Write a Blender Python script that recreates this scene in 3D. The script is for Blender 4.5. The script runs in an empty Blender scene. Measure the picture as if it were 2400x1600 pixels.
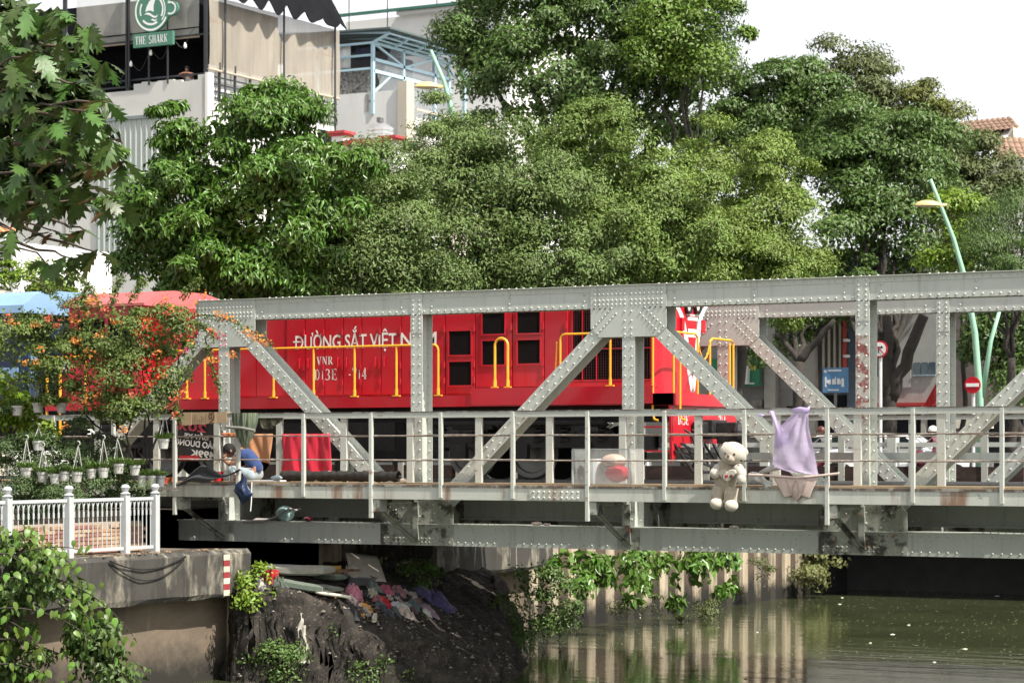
import bpy, bmesh, math, random
import numpy as np
from mathutils import Vector, Matrix
R_ = math.radians
random.seed(7)
RNG = np.random.default_rng(11)
SC = bpy.context.scene
COL = SC.collection

# ------------------------------------------------------------------ camera, sky, sun, exposure
YAW = R_(29.0)
CAM = Vector((25.287, -35.077, 0.5))
FPX, HOR = 5667.0, 1056.0            # focal length and horizon row of the 2400 x 1600 photograph
cd = bpy.data.cameras.new('camera'); cam = bpy.data.objects.new('camera', cd); COL.objects.link(cam)
cam.location = CAM; cam.rotation_euler = (R_(90), 0, YAW)
cd.sensor_width = 36.0; cd.lens = 85.0; cd.shift_y = (HOR - 800) / 2400.0
cd.clip_start = 0.5; cd.clip_end = 3000
cd.dof.use_dof = True; cd.dof.focus_distance = 41.0; cd.dof.aperture_fstop = 3.2
SC.camera = cam
TO_SUN = Vector((0.60, -0.13, 0.79)).normalized()
w = bpy.data.worlds.new('World'); SC.world = w; w.use_nodes = True
nt = w.node_tree; bg = nt.nodes['Background']
sky = nt.nodes.new('ShaderNodeTexSky'); sky.sky_type = 'NISHITA'; sky.sun_disc = False
sky.sun_elevation = math.asin(TO_SUN.z); sky.sun_rotation = math.atan2(TO_SUN.x, TO_SUN.y)
sky.air_density = 1.0; sky.dust_density = 1.6; sky.ozone_density = 1.0
hs = nt.nodes.new('ShaderNodeHueSaturation'); hs.inputs['Saturation'].default_value = 0.12
nt.links.new(sky.outputs[0], hs.inputs['Color']); nt.links.new(hs.outputs[0], bg.inputs[0])
bg.inputs[1].default_value = 0.14
sd = bpy.data.lights.new('sun', 'SUN'); sun = bpy.data.objects.new('sun', sd); COL.objects.link(sun)
sd.energy = 4.6; sd.angle = R_(0.6); sd.color = (1.0, 0.94, 0.84)
sun.rotation_euler = TO_SUN.to_track_quat('Z', 'Y').to_euler(); sun.location = (10, -10, 30)
vs = SC.view_settings; SC.display_settings.display_device = 'sRGB'
vs.view_transform = 'Standard'; vs.look = 'None'; vs.gamma = 1.0; vs.use_curve_mapping = False; vs.exposure = 0.8
SC.cycles.use_denoising = True
SC.cycles.max_bounces = 6; SC.cycles.transparent_max_bounces = 12; SC.cycles.sample_clamp_indirect = 6
try: SC.cycles.use_adaptive_sampling = True; SC.cycles.adaptive_threshold = 0.02
except Exception: pass

# ------------------------------------------------------------------ measuring helpers: where a point of the photograph lies on a known plane
RT = Vector((math.cos(YAW), math.sin(YAW), 0)); FW = Vector((-math.sin(YAW), math.cos(YAW), 0))
def ray(px, py): return FW + RT * ((px - 1200) / FPX) + Vector((0, 0, (HOR - py) / FPX))
def on_d(px, py, d): return CAM + ray(px, py) * (d + .5 if d < 47 else d)
def on_y(px, py, y): r = ray(px, py); return CAM + r * ((y - CAM.y) / r.y)
def on_x(px, py, x): r = ray(px, py); return CAM + r * ((x - CAM.x) / r.x)
def on_z(px, py, z): r = ray(px, py); return CAM + r * ((z - CAM.z) / r.z)

# ------------------------------------------------------------------ materials
MATS = {}
def lin(c): return tuple(((v / 12.92) if v <= .04045 else ((v + .055) / 1.055) ** 2.4) for v in c)
def mat(name, col, rough=.6, metal=0., var=.12, scale=2.5, layers=(), bump=0., bscale=30., spec=.4, coat=0., island=0., translucent=0., alpha=1., trans=0., sheen=0., hue=0., objrand=False):
    if name in MATS: return MATS[name]
    m = bpy.data.materials.new(name); m.use_nodes = True; MATS[name] = m
    n, l = m.node_tree.nodes, m.node_tree.links
    p = n['Principled BSDF']; out = n['Material Output']
    geo = n.new('ShaderNodeNewGeometry')
    pos = geo.outputs['Position']
    def noise(sc, detail=4, rough_=.6):
        mp = n.new('ShaderNodeMapping'); l.new(pos, mp.inputs[0])
        mp.inputs['Scale'].default_value = sc if isinstance(sc, tuple) else (sc,) * 3
        t = n.new('ShaderNodeTexNoise'); t.inputs['Scale'].default_value = 1; t.inputs['Detail'].default_value = detail; t.inputs['Roughness'].default_value = rough_
        l.new(mp.outputs[0], t.inputs['Vector']); return t.outputs['Fac']
    def mix(f, a, b, mode='MIX'):
        x = n.new('ShaderNodeMix'); x.data_type = 'RGBA'; x.blend_type = mode
        for s, v in ((0, f), (6, a), (7, b)):
            if hasattr(v, 'links') or isinstance(v, bpy.types.NodeSocket): l.new(v, x.inputs[s])
            else: x.inputs[s].default_value = v if s == 0 else (*v, 1)
        return x.outputs[2]
    def rng(f, lo, hi, a=0., b=1.):
        x = n.new('ShaderNodeMapRange'); x.clamp = True
        l.new(f, x.inputs[0]); x.inputs[1].default_value = lo; x.inputs[2].default_value = hi; x.inputs[3].default_value = a; x.inputs[4].default_value = b
        return x.outputs[0]
    c0 = tuple(v * (1 - var) for v in col); c1 = tuple(min(1, v * (1 + var)) for v in col)
    cs = mix(rng(noise(scale), .3, .7), c0, c1)
    for lc, lsc, lo, hi, st in layers:
        cs = mix(rng(noise(lsc, 6, .65), lo, hi, 0, st), cs, lc)
    if island:
        ri = geo.outputs['Random Per Island'] if not objrand else n.new('ShaderNodeObjectInfo').outputs['Random']
        h = n.new('ShaderNodeHueSaturation'); l.new(cs, h.inputs['Color'])
        l.new(rng(ri, 0, 1, 1 - island, 1 + island), h.inputs['Value'])
        if hue: l.new(rng(ri, 0, 1, .5 - hue, .5 + hue), h.inputs['Hue'])
        cs = h.outputs[0]
    l.new(cs, p.inputs['Base Color'])
    p.inputs['Roughness'].default_value = rough; p.inputs['Metallic'].default_value = metal
    p.inputs['Specular IOR Level'].default_value = spec
    if coat: p.inputs['Coat Weight'].default_value = coat; p.inputs['Coat Roughness'].default_value = .15
    if sheen: p.inputs['Sheen Weight'].default_value = sheen
    if trans: p.inputs['Transmission Weight'].default_value = trans; p.inputs['IOR'].default_value = 1.1
    if bump:
        b = n.new('ShaderNodeBump'); b.inputs['Strength'].default_value = bump; b.inputs['Distance'].default_value = .02
        l.new(noise(bscale, 5), b.inputs['Height']); l.new(b.outputs[0], p.inputs['Normal'])
    sh = p.outputs[0]
    if translucent:
        tr = n.new('ShaderNodeBsdfTranslucent'); l.new(cs, tr.inputs[0])
        ms = n.new('ShaderNodeMixShader'); ms.inputs[0].default_value = translucent
        l.new(sh, ms.inputs[1]); l.new(tr.outputs[0], ms.inputs[2]); sh = ms.outputs[0]
    if alpha < 1:
        tp = n.new('ShaderNodeBsdfTransparent'); ms = n.new('ShaderNodeMixShader'); ms.inputs[0].default_value = alpha
        l.new(tp.outputs[0], ms.inputs[1]); l.new(sh, ms.inputs[2]); sh = ms.outputs[0]
    l.new(sh, out.inputs[0])
    return m

GRIME = (.045, .04, .034); RUST = (.20, .085, .035)
PAINT = mat('bridge_paint', (.465, .49, .45), .5, var=.05, scale=1.2, bump=.05, bscale=18,
    layers=[((.27, .28, .25), (7, 7, .6), .54, .74, .6), ((.20, .19, .165), (16, 16, .9), .64, .76, .5), ((.30, .29, .24), 5, .62, .78, .5), ((.25, .20, .15), (9, 9, .45), .60, .72, .45), (RUST, 14, .68, .73, .8)])
PAINT2 = mat('bridge_paint_fascia', (.52, .53, .47), .55, var=.06, scale=1.5, bump=.06,
    layers=[((.30, .28, .22), (6, 6, .7), .5, .75, .7), (RUST, (2.6, 2.6, .3), .555, .66, .8), (GRIME, 8, .64, .74, .8)])
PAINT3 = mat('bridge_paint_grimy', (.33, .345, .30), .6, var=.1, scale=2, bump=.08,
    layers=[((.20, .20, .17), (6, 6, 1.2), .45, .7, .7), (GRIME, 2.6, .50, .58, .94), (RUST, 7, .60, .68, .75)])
PAINTR = mat('bridge_paint_railing', (.45, .465, .425), .5, var=.06, scale=3,
    layers=[(RUST, (1.6, 1.6, 6), .62, .7, .8), (GRIME, 14, .62, .7, .7)])
PAINTF = mat('flaking_primer_paint', (.42, .40, .36), .6, var=.08, layers=[((.22, .045, .04), 7, .48, .56, .9)], bump=.1, bscale=22)
RODM = mat('rusty_rod', (.24, .19, .16), .7, var=.2, scale=6, layers=[((.40, .40, .37), 8, .5, .6, .8)])
WOOD = mat('deck_timber', (.33, .245, .15), .8, var=.2, scale=(2, 12, 12), bump=.2, layers=[((.10, .075, .05), (1, 9, 9), .55, .75, .8)])
OLDWOOD = mat('old_dark_timber', (.075, .06, .05), .9, var=.3, scale=(2, 14, 14), bump=.3)
RED = mat('locomotive_red', (.47, .008, .020), .34, var=.06, scale=.8, coat=.25, bump=.02, bscale=4,
    layers=[((.36, .055, .06), (1.2, 1.2, .9), .45, .75, .45), ((.2, .02, .02), 9, .68, .78, .4)])
BLACK = mat('black_steel', (.018, .018, .019), .55, var=.3, layers=[((.06, .05, .045), 7, .55, .7, .6)])
MESHM = mat('black_filter', (.008, .007, .007), .85, var=.3, spec=.1)
YEL = mat('handrail_yellow', (.80, .40, .035), .4, var=.07, scale=8, layers=[((.4, .2, .05), 12, .66, .74, .6)])
WHT = mat('white_lettering', (.80, .80, .77), .5, var=.05)
STEEL = mat('steel', (.22, .22, .22), .45, .6, var=.2)

# ------------------------------------------------------------------ mesh building helpers
def wloc(o):
    v = Vector((0, 0, 0))
    while o is not None: v = v + o.location; o = o.parent
    return v
def props(o, label=None, cat=None, group=None, kind=None):
    if label: o['label'] = label
    if cat: o['category'] = cat
    if group: o['group'] = group
    if kind: o['kind'] = kind
    return o
def thing(name, label, cat, loc=(0, 0, 0), group=None, kind='thing'):
    o = bpy.data.objects.new(name, None); COL.objects.link(o); o.location = loc; o.empty_display_size = .2
    return props(o, label, cat, group, kind)
def link_mesh(name, me, parent=None, loc=(0, 0, 0)):
    o = bpy.data.objects.new(name, me); COL.objects.link(o); o.location = loc
    if parent is not None: o.parent = parent
    return o
def copy_tree(o, parent=None):
    c = o.copy(); COL.objects.link(c); c.parent = parent
    for ch in list(o.children): copy_tree(ch, c)
    return c

class MB:
    """collects faces in world coordinates; build() links them as one mesh object"""
    def __init__(s): s.v = []; s.f = []; s.m = []; s.mi = 0; s.sm = []; s.smooth = False
    def add(s, vs_, fs):
        b = len(s.v); s.v += [tuple(v) for v in vs_]
        for f in fs: s.f.append(tuple(i + b for i in f)); s.m.append(s.mi); s.sm.append(s.smooth)
        return s
    def hexa(s, c):
        return s.add(c, [(0, 3, 2, 1), (4, 5, 6, 7), (0, 1, 5, 4), (1, 2, 6, 5), (2, 3, 7, 6), (3, 0, 4, 7)])
    def box(s, x0, x1, y0, y1, z0, z1):
        return s.hexa([(x0, y0, z0), (x1, y0, z0), (x1, y1, z0), (x0, y1, z0), (x0, y0, z1), (x1, y0, z1), (x1, y1, z1), (x0, y1, z1)])
    def bar(s, p, q, w_, h, up=(0, 0, 1)):
        p, q = Vector(p), Vector(q); d = (q - p).normalized(); u = Vector(up)
        a = d.cross(u)
        if a.length < 1e-4: a = d.cross(Vector((0, 1, 0)))
        a.normalize(); b = a.cross(d).normalized(); a *= w_ / 2; b *= h / 2
        return s.hexa([p - a - b, p + a - b, p + a + b, p - a + b, q - a - b, q + a - b, q + a + b, q - a + b])
    def plate(s, p, q, wd, y0, y1):       # flat bar in a plane of constant Y, p and q are (x, z)
        p, q = Vector(p), Vector(q); d = (q - p).normalized(); n_ = Vector((-d.y, d.x)) * (wd / 2)
        c = [p - n_, q - n_, q + n_, p + n_]
        return s.hexa([(a.x, y0, a.y) for a in c] + [(a.x, y1, a.y) for a in c])
    def prism(s, poly, fr, depth):        # poly of (a, b) in frame fr = (origin, axis a, axis b, axis out)
        o, A, B, N = [Vector(t) for t in fr]; n_ = len(poly)
        lo = [o + A * a + B * b for a, b in poly]; hi = [v + N * depth for v in lo]
        fs = [tuple(range(n_ - 1, -1, -1)), tuple(range(n_, 2 * n_))] + [(i, (i + 1) % n_, n_ + (i + 1) % n_, n_ + i) for i in range(n_)]
        return s.add(lo + hi, fs)
    def tube(s, pts, r, n_=8, cap=True):
        pts = [Vector(p) for p in pts]; rs = r if isinstance(r, (list, tuple)) else [r] * len(pts)
        vs_, fs = [], []; prev = None
        for i, p in enumerate(pts):
            t = (pts[min(i + 1, len(pts) - 1)] - pts[max(i - 1, 0)]).normalized()
            a = (prev - t * prev.dot(t)) if prev is not None else t.orthogonal()
            if a.length < 1e-5: a = t.orthogonal()
            a.normalize(); prev = a; b = t.cross(a)
            vs_ += [p + (a * math.cos(6.28318 * k / n_) + b * math.sin(6.28318 * k / n_)) * rs[i] for k in range(n_)]
        for i in range(len(pts) - 1):
            for k in range(n_): fs.append((i * n_ + k, i * n_ + (k + 1) % n_, (i + 1) * n_ + (k + 1) % n_, (i + 1) * n_ + k))
        if cap: fs += [tuple(range(n_ - 1, -1, -1)), tuple(range((len(pts) - 1) * n_, len(pts) * n_))]
        return s.add(vs_, fs)
    def lathe(s, prof, org, n_=16, ax=(0, 0, 1)):
        ax = Vector(ax).normalized(); a = ax.orthogonal().normalized(); b = ax.cross(a); org = Vector(org)
        vs_, fs = [], []
        for r, h in prof: vs_ += [org + ax * h + (a * math.cos(6.28318 * k / n_) + b * math.sin(6.28318 * k / n_)) * r for k in range(n_)]
        for i in range(len(prof) - 1):
            for k in range(n_): fs.append((i * n_ + k, i * n_ + (k + 1) % n_, (i + 1) * n_ + (k + 1) % n_, (i + 1) * n_ + k))
        fs += [tuple(range(n_ - 1, -1, -1)), tuple(range((len(prof) - 1) * n_, len(prof) * n_))]
        return s.add(vs_, fs)
    def ball(s, c, r, n_=14, k=9, rot=None):
        c = Vector(c); r = r if isinstance(r, (tuple, list)) else (r,) * 3
        vs_ = []; fs = []
        for i in range(k + 1):
            th = math.pi * i / k
            for j in range(n_):
                ph = 6.28318 * j / n_
                v = Vector((r[0] * math.sin(th) * math.cos(ph), r[1] * math.sin(th) * math.sin(ph), r[2] * math.cos(th)))
                vs_.append(c + (rot @ v if rot is not None else v))
        for i in range(k):
            for j in range(n_): fs.append((i * n_ + j, (i + 1) * n_ + j, (i + 1) * n_ + (j + 1) % n_, i * n_ + (j + 1) % n_))
        return s.add(vs_, fs)
    def grid(s, fn, nu, nv):              # fn(u, v) -> point
        vs_ = [fn(i / nu, j / nv) for j in range(nv + 1) for i in range(nu + 1)]
        return s.add(vs_, [(j * (nu + 1) + i, j * (nu + 1) + i + 1, (j + 1) * (nu + 1) + i + 1, (j + 1) * (nu + 1) + i) for j in range(nv) for i in range(nu)])
    def text(s, body, o, A, B, h, bold=0., width=None, xs=1.):
        t = bpy.data.curves.new('t', 'FONT'); t.body = body; t.size = 1; t.offset = bold; t.resolution_u = 3
        ob = bpy.data.objects.new('t', t); COL.objects.link(ob); bpy.context.view_layer.update()
        me = bpy.data.meshes.new_from_object(ob.evaluated_get(bpy.context.evaluated_depsgraph_get()))
        vv = [v.co.copy() for v in me.vertices]; k = h / .729
        x0 = min(v.x for v in vv); wd = max(v.x for v in vv) - x0
        kx = (width / wd) if width else k * xs
        o, A, B = Vector(o), Vector(A), Vector(B)
        s.add([o + A * ((v.x - x0) * kx) + B * (v.y * k) for v in vv], [tuple(p.vertices) for p in me.polygons])
        bpy.data.objects.remove(ob); bpy.data.curves.remove(t); bpy.data.meshes.remove(me); return s
    def build(s, name, ma, parent=None, smooth=None, kind=None, label=None, cat=None, group=None, org=None, solid=0., sub=0, bevel=0.):
        if parent is not None: off = wloc(parent)
        elif org is not None: off = Vector(org)
        else:
            a = np.array(s.v); off = Vector((float((a[:, 0].min() + a[:, 0].max()) / 2), float((a[:, 1].min() + a[:, 1].max()) / 2), float(a[:, 2].min())))
        me = bpy.data.meshes.new(name); me.from_pydata([(v[0] - off.x, v[1] - off.y, v[2] - off.z) for v in s.v], [], s.f)
        for x in (ma if isinstance(ma, (list, tuple)) else [ma]): me.materials.append(x)
        if any(s.m): me.polygons.foreach_set('material_index', s.m)
        if smooth or any(s.sm): me.polygons.foreach_set('use_smooth', [True] * len(s.f) if smooth else s.sm)
        me.update()
        o = link_mesh(name, me, parent, (0, 0, 0) if parent is not None else off)
        if solid: md = o.modifiers.new('t', 'SOLIDIFY'); md.thickness = solid; md.offset = 0
        if bevel: md = o.modifiers.new('b', 'BEVEL'); md.width = bevel; md.segments = 2; md.limit_method = 'ANGLE'
        if sub: md = o.modifiers.new('s', 'SUBSURF'); md.levels = sub; md.render_levels = sub
        return props(o, label, cat, group, kind)

def np_mesh(name, V, F, ma, parent=None, smooth=False, kind=None):
    V = np.asarray(V, np.float64); F = np.asarray(F, np.int32)
    off = wloc(parent) if parent is not None else Vector((0, 0, 0))
    V = V - np.array([off.x, off.y, off.z]); k = F.shape[1]
    me = bpy.data.meshes.new(name); me.vertices.add(len(V)); me.vertices.foreach_set('co', V.astype(np.float32).ravel())
    me.loops.add(F.size); me.loops.foreach_set('vertex_index', F.ravel())
    me.polygons.add(len(F)); me.polygons.foreach_set('loop_start', np.arange(0, F.size, k, dtype=np.int32))
    if smooth: me.polygons.foreach_set('use_smooth', np.ones(len(F), bool))
    me.materials.append(ma); me.update(calc_edges=True)
    return props(link_mesh(name, me, parent), kind=kind)

_t = np.arange(6) * math.pi / 3
RIV_V = np.concatenate([np.stack([np.cos(_t), np.sin(_t), 0 * _t], 1), np.stack([.72 * np.cos(_t), .72 * np.sin(_t), 0 * _t + .55], 1), [[0, 0, .8]]])
RIV_F = np.array([(i, (i + 1) % 6, 6 + (i + 1) % 6) for i in range(6)] + [(i, 6 + (i + 1) % 6, 6 + i) for i in range(6)] + [(6 + i, 6 + (i + 1) % 6, 12) for i in range(6)])
def rivets(pts, nrm, ma, parent, r=.0195, name='rivets'):
    """a field of rivet heads standing on one member: too small to pick apart, joined into one sub-part"""
    if not len(pts): return
    P = np.array([tuple(p) for p in pts]); nrm = Vector(nrm).normalized(); a = nrm.orthogonal().normalized(); b = nrm.cross(a)
    fr = np.array([a, b, nrm]) * r
    V = (RIV_V @ fr)[None] + P[:, None, :]
    F = RIV_F[None] + (np.arange(len(P)) * 13)[:, None, None]
    return np_mesh(name, V.reshape(-1, 3), F.reshape(-1, 3), ma, parent, True, 'stuff')
# ------------------------------------------------------------------ setting: ground, water, quay
ZW, ZQ, ZS = -3.33, -1.15, -.45       # water, quay and street levels
GROUND = mat('bank_soil', (.13, .105, .08), .95, var=.3, scale=1.2, bump=.4, bscale=9)
ASPH = mat('asphalt', (.06, .06, .058), .9, var=.15, bump=.1)
CONC = mat('concrete', (.36, .34, .30), .85, var=.12, scale=1.5, bump=.1)
STAIN = mat('stained_coping', (.34, .31, .245), .9, var=.12, scale=2, bump=.25, bscale=10,
    layers=[((.15, .135, .105), (1.6, 1.6, .9), .40, .62, .9), ((.04, .038, .034), (1.3, 1.3, .7), .38, .50, .95), ((.035, .033, .03), (4.5, 4.5, .6), .50, .60, .85), ((.46, .42, .33), (6, 6, .5), .62, .70, .8)])
QWALL = mat('quay_render', (.165, .128, .092), .92, var=.12, scale=(1, 1, 3), bump=.25, bscale=12, layers=[((.12, .095, .07), (.9, .9, 2.5), .42, .62, .85), ((.05, .046, .04), (.7, .7, .5), .52, .68, .8), ((.28, .23, .17), (3, 3, .6), .62, .72, .5)])
PILE = mat('concrete_pile', (.40, .335, .24), .9, var=.15, scale=(3, 3, 1), bump=.25, bscale=14, layers=[((.17, .145, .11), (4, 4, .7), .45, .65, .8), ((.07, .06, .05), (2.5, 2.5, .5), .55, .68, .7)])
PILED = mat('pile_infill_shade', (.085, .06, .042), .95, var=.2, bump=.2, layers=[((.06, .05, .04), (2, 2, .8), .5, .65, .8)])
ALGAE = mat('wet_algae_band', (.035, .032, .022), .5, var=.4, scale=4, bump=.3)

def tide(m_, z0, z1, col):
    # dark tide mark: what the water level leaves on the masonry, with a ragged upper edge
    n, l = m_.node_tree.nodes, m_.node_tree.links; pb = n['Principled BSDF']; src = pb.inputs['Base Color'].links[0].from_socket
    ge = n.new('ShaderNodeNewGeometry'); sp_ = n.new('ShaderNodeSeparateXYZ'); l.new(ge.outputs['Position'], sp_.inputs[0])
    nn = n.new('ShaderNodeTexNoise'); nn.inputs['Scale'].default_value = 2.3; nn.inputs['Detail'].default_value = 8; nn.inputs['Roughness'].default_value = .7; l.new(ge.outputs['Position'], nn.inputs['Vector'])
    ad = n.new('ShaderNodeMath'); ad.operation = 'MULTIPLY_ADD'; l.new(nn.outputs['Fac'], ad.inputs[0]); ad.inputs[1].default_value = -1.1; l.new(sp_.outputs['Z'], ad.inputs[2])
    mr = n.new('ShaderNodeMapRange'); mr.clamp = True; l.new(ad.outputs[0], mr.inputs[0]); mr.inputs[1].default_value = z0 - .55; mr.inputs[2].default_value = z1 - .55; mr.inputs[3].default_value = 1; mr.inputs[4].default_value = 0
    mx = n.new('ShaderNodeMix'); mx.data_type = 'RGBA'; l.new(mr.outputs[0], mx.inputs[0]); l.new(src, mx.inputs[6]); mx.inputs[7].default_value = (*col, 1); l.new(mx.outputs[2], pb.inputs['Base Color'])
tide(QWALL, ZW + .15, ZW + .75, (.022, .02, .016)); tide(PILE, ZW + .2, ZW + .6, (.03, .027, .02)); tide(PILED, ZW + .3, ZW + .9, (.012, .011, .009))
wm = mat('canal_water', (.048, .057, .026), .06, var=.25, scale=.5, spec=.5)
n, l = wm.node_tree.nodes, wm.node_tree.links; p = n['Principled BSDF']; p.inputs['IOR'].default_value = 1.33
g_ = n.new('ShaderNodeNewGeometry')
def _wn(sc, det):
    mp = n.new('ShaderNodeMapping'); l.new(g_.outputs['Position'], mp.inputs[0]); mp.inputs['Scale'].default_value = sc; mp.inputs['Rotation'].default_value = (0, 0, -YAW)
    t = n.new('ShaderNodeTexNoise'); t.inputs['Scale'].default_value = 1; t.inputs['Detail'].default_value = det; l.new(mp.outputs[0], t.inputs[0]); return t.outputs[0]
b1 = n.new('ShaderNodeBump'); b1.inputs['Strength'].default_value = .16; b1.inputs['Distance'].default_value = .05
b2 = n.new('ShaderNodeBump'); b2.inputs['Strength'].default_value = .10; b2.inputs['Distance'].default_value = .012
l.new(_wn((.45, 1.5, 1), 3), b1.inputs['Height']); l.new(_wn((5, 14, 1), 2), b2.inputs['Height'])
l.new(b1.outputs[0], b2.inputs['Normal']); l.new(b2.outputs[0], p.inputs['Normal'])
# scum: fine pale specks drifting on the surface
vor = n.new('ShaderNodeTexVoronoi'); vor.inputs['Scale'].default_value = 3.2; l.new(g_.outputs['Position'], vor.inputs[0])

MB().grid(lambda u, v: (1.0 + u * 240, -70 + v * 101, ZW), 1, 1).build('water', wm, org=(0, 0, 0), kind='structure')
MB().box(-400, 500, -300, 900, -9, -6).build('ground', GROUND, org=(0, 0, 0), kind='structure')
g = MB(); g.box(-400, 1.15, -70, -1.6, -6, ZQ - .02); g.box(-400, 1.15, 5.6, 9.2, -6, ZS - .06); g.box(-400, .9, 9.2, 24.0, -6, ZS - .06); g.box(-400, -1.0, -1.6, 5.6, -6, -.55)
g.build('bank', GROUND, org=(0, 0, 0), kind='structure')
g = MB(); g.box(-400, 500, 28.0, 700, -6, ZS); g.build('street', ASPH, org=(0, 0, 0), kind='structure')
g = MB(); g.box(-400, 500, 41.0, 60, -5, ZS + .13); g.build('pavement', mat('paving', (.30, .28, .26), .85), org=(0, 0, 0), kind='structure')
g = MB(); g.box(-400, .9, 24.01, 27.99, -6, ZS - .01); g.build('pavement', CONC, org=(0, 0, 0), kind='structure')

# quay wall with stained coping beam, three runs; open under the railway
q = thing('quay_wall', 'stained concrete quay wall with heavy coping beam along the canal bank', 'quay wall', (1.2, 0, ZW))
MB().grid(lambda u, v: (1.25 + .02 * math.sin(v * 9), -70 + u * 78.8, ZW - 1 + v * (-1.6 - ZW + 1)), 40, 3).build('wall_face', QWALL, q)
for a, b in ((-70, -1.55), (4.6, 9.3)):
    m = MB(); N = max(4, int((b - a) / .35))
    prof = [(1.0, -1.9), (1.62, -1.93), (1.66, -1.86), (1.66, ZQ - .06), (1.60, ZQ), (.8, ZQ)]
    rows = [[(x + (random.uniform(-.015, .015) if x > 1.5 else 0), a + (b - a) * i / N, z + random.uniform(-.015, .015)) for x, z in prof] for i in range(N + 1)]
    vs_ = [v for r in rows for v in r]; k = len(prof)
    m.add(vs_, [(i * k + j, (i + 1) * k + j, (i + 1) * k + j + 1, i * k + j + 1) for i in range(N) for j in range(k - 1)] + [tuple(range(k)), tuple(range(N * k + k - 1, N * k - 1, -1))])
    m.build('coping', STAIN, q)
m = MB(); m.box(-1.05, -1.0, -1.6, 5.6, -3, -.56); m.box(-1.0, 1.2, -1.65, -1.6, -3, -1.2); m.box(-1.0, 1.2, 4.55, 4.6, -3, -1.2); m.build('recess_wall', STAIN, q)
m = MB(); m.box(.75, 1.05, 1.9, 2.2, -3, -.95); m.build('recess_pillar', PILE, q)
m = MB(); m.box(1.1, 1.3, -1.66, -1.50, -3.2, -1.2); m.build('corner_pillar', PILE, q)
# depth gauge painted in red and white blocks
m = MB(); zg = [-1.22 - .098 * i for i in range(9)]
for i in range(7):
    m.mi = i % 2
    m.box(1.662, 1.672, -2.33, -2.16, zg[i + 1] + .003, zg[i])
m.build('depth_gauge', [mat('gauge_white', (.50, .46, .38), .8, var=.2), mat('gauge_red', (.25, .03, .035), .8, var=.2)], label='red and white striped depth gauge hanging on the stained quay coping', cat='depth gauge')
m = MB()
m.tube([(1.69, -5.35 + 1.95 * t, ZQ - .05 - .55 * 4 * t * (1 - t) * .32) for t in [i / 16 for i in range(17)]], .012, 5)
m.tube([(1.69, -5.35 + 1.95 * t, ZQ - .06 - .55 * 4 * t * (1 - t) * .62) for t in [i / 16 for i in range(17)]], .010, 5)
m.build('slack_cable', BLACK, label='black cable sagging in loops over the quay coping', cat='cable')

# sheet piling beyond the bridge: a row of piles with infill darkened for the shade in the gaps, algae at the waterline
sp = thing('pile_wall', 'row of pale concrete piles with dark gaps standing in the canal', 'pile wall', (1, 16, ZW))
MB().grid(lambda u, v: (.95, 9.2 + u * 16, ZW - .8 + v * 3.2), 8, 3).build('infill', PILED, sp)
MB().box(.2, .95, 9.2, 25.2, ZS - .9, ZS - .05).build('cap_beam', STAIN, sp)
yy = 9.5; i = 0
while yy < 25:
    wd = random.uniform(.36, .42); m = MB(); dx = random.uniform(-.02, .03)
    m.prism([(0, 0), (wd, 0), (wd - .03, .05 + dx), (.03, .05 + dx)], ((.95, yy, ZW - .8), (0, 1, 0), (1, 0, 0), (0, 0, 1)), 2.9)
    m.build('pile', PILE, sp)
    yy += random.uniform(.86, .96)

# road bridge beyond, deep shade underneath
rb = thing('road_bridge', 'low concrete road bridge with white balustrade crossing the canal behind the railway', 'bridge', (10, 26, ZW))
MB().box(.9, 260, 25.2, 28.0, ZS - .32, ZS - .01).build('road_slab', ASPH, rb)
MB().box(.9, 260, 25.0, 25.2, -1.62, ZS + .1).build('fascia_beam', mat('fascia_concrete', (.45, .44, .40), .8, var=.12, layers=[((.2, .19, .17), (.8, .8, .3), .55, .7, .6)]), rb)
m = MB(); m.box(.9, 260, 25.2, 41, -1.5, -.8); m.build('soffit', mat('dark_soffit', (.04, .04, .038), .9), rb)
MB().box(.9, 260, 30.6, 31.0, -6, -1.0).build('abutment', mat('abutment_shade', (.02, .02, .02), .95), rb)
MB().box(.9, .94, 24.0, 31, -6, -.75).build('side_wall', mat('abutment_shade', (0, 0, 0)), rb)  # added plate, near black to stand in for shade below the road
MB().box(8.05, 9.6, 25.4, 30, -6, -1.5).build('pier', mat('pier_concrete', (.28, .25, .24), .9, var=.2), rb)
m = MB(); BALM = mat('balustrade_white', (.46, .47, .45), .6, var=.08)
m.box(-60, 120, 25.05, 25.23, .60, .72); m.build('handrail', BALM, rb)
m = MB(); m.box(-60, 120, 25.03, 25.25, ZS + .1, ZS + .3); m.build('plinth', BALM, rb)
bal = MB(); bal.lathe([(.05, 0), (.05, .06), (.035, .12), (.06, .4), (.035, .68), (.05, .76), (.05, .86)], (0, 0, 0), 6).build('baluster', BALM, rb)
bo = bal_o = rb.children[-1]; bme = bo.data
xs_ = np.arange(-5, 10.5, .24)
for i, x in enumerate(xs_):
    o = bo if i == 0 else link_mesh('baluster', bme, rb)
    o.location = Vector((x, 25.14, ZS + .28)) - wloc(rb)
    if i == 0:
        for v in bme.vertices: v.co += wloc(rb)
for x in np.arange(-58, 120, 3.6):
    MB().box(x, x + .24, 25.0, 25.28, ZS + .09, .86).build('newel_post', BALM, rb)
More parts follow.
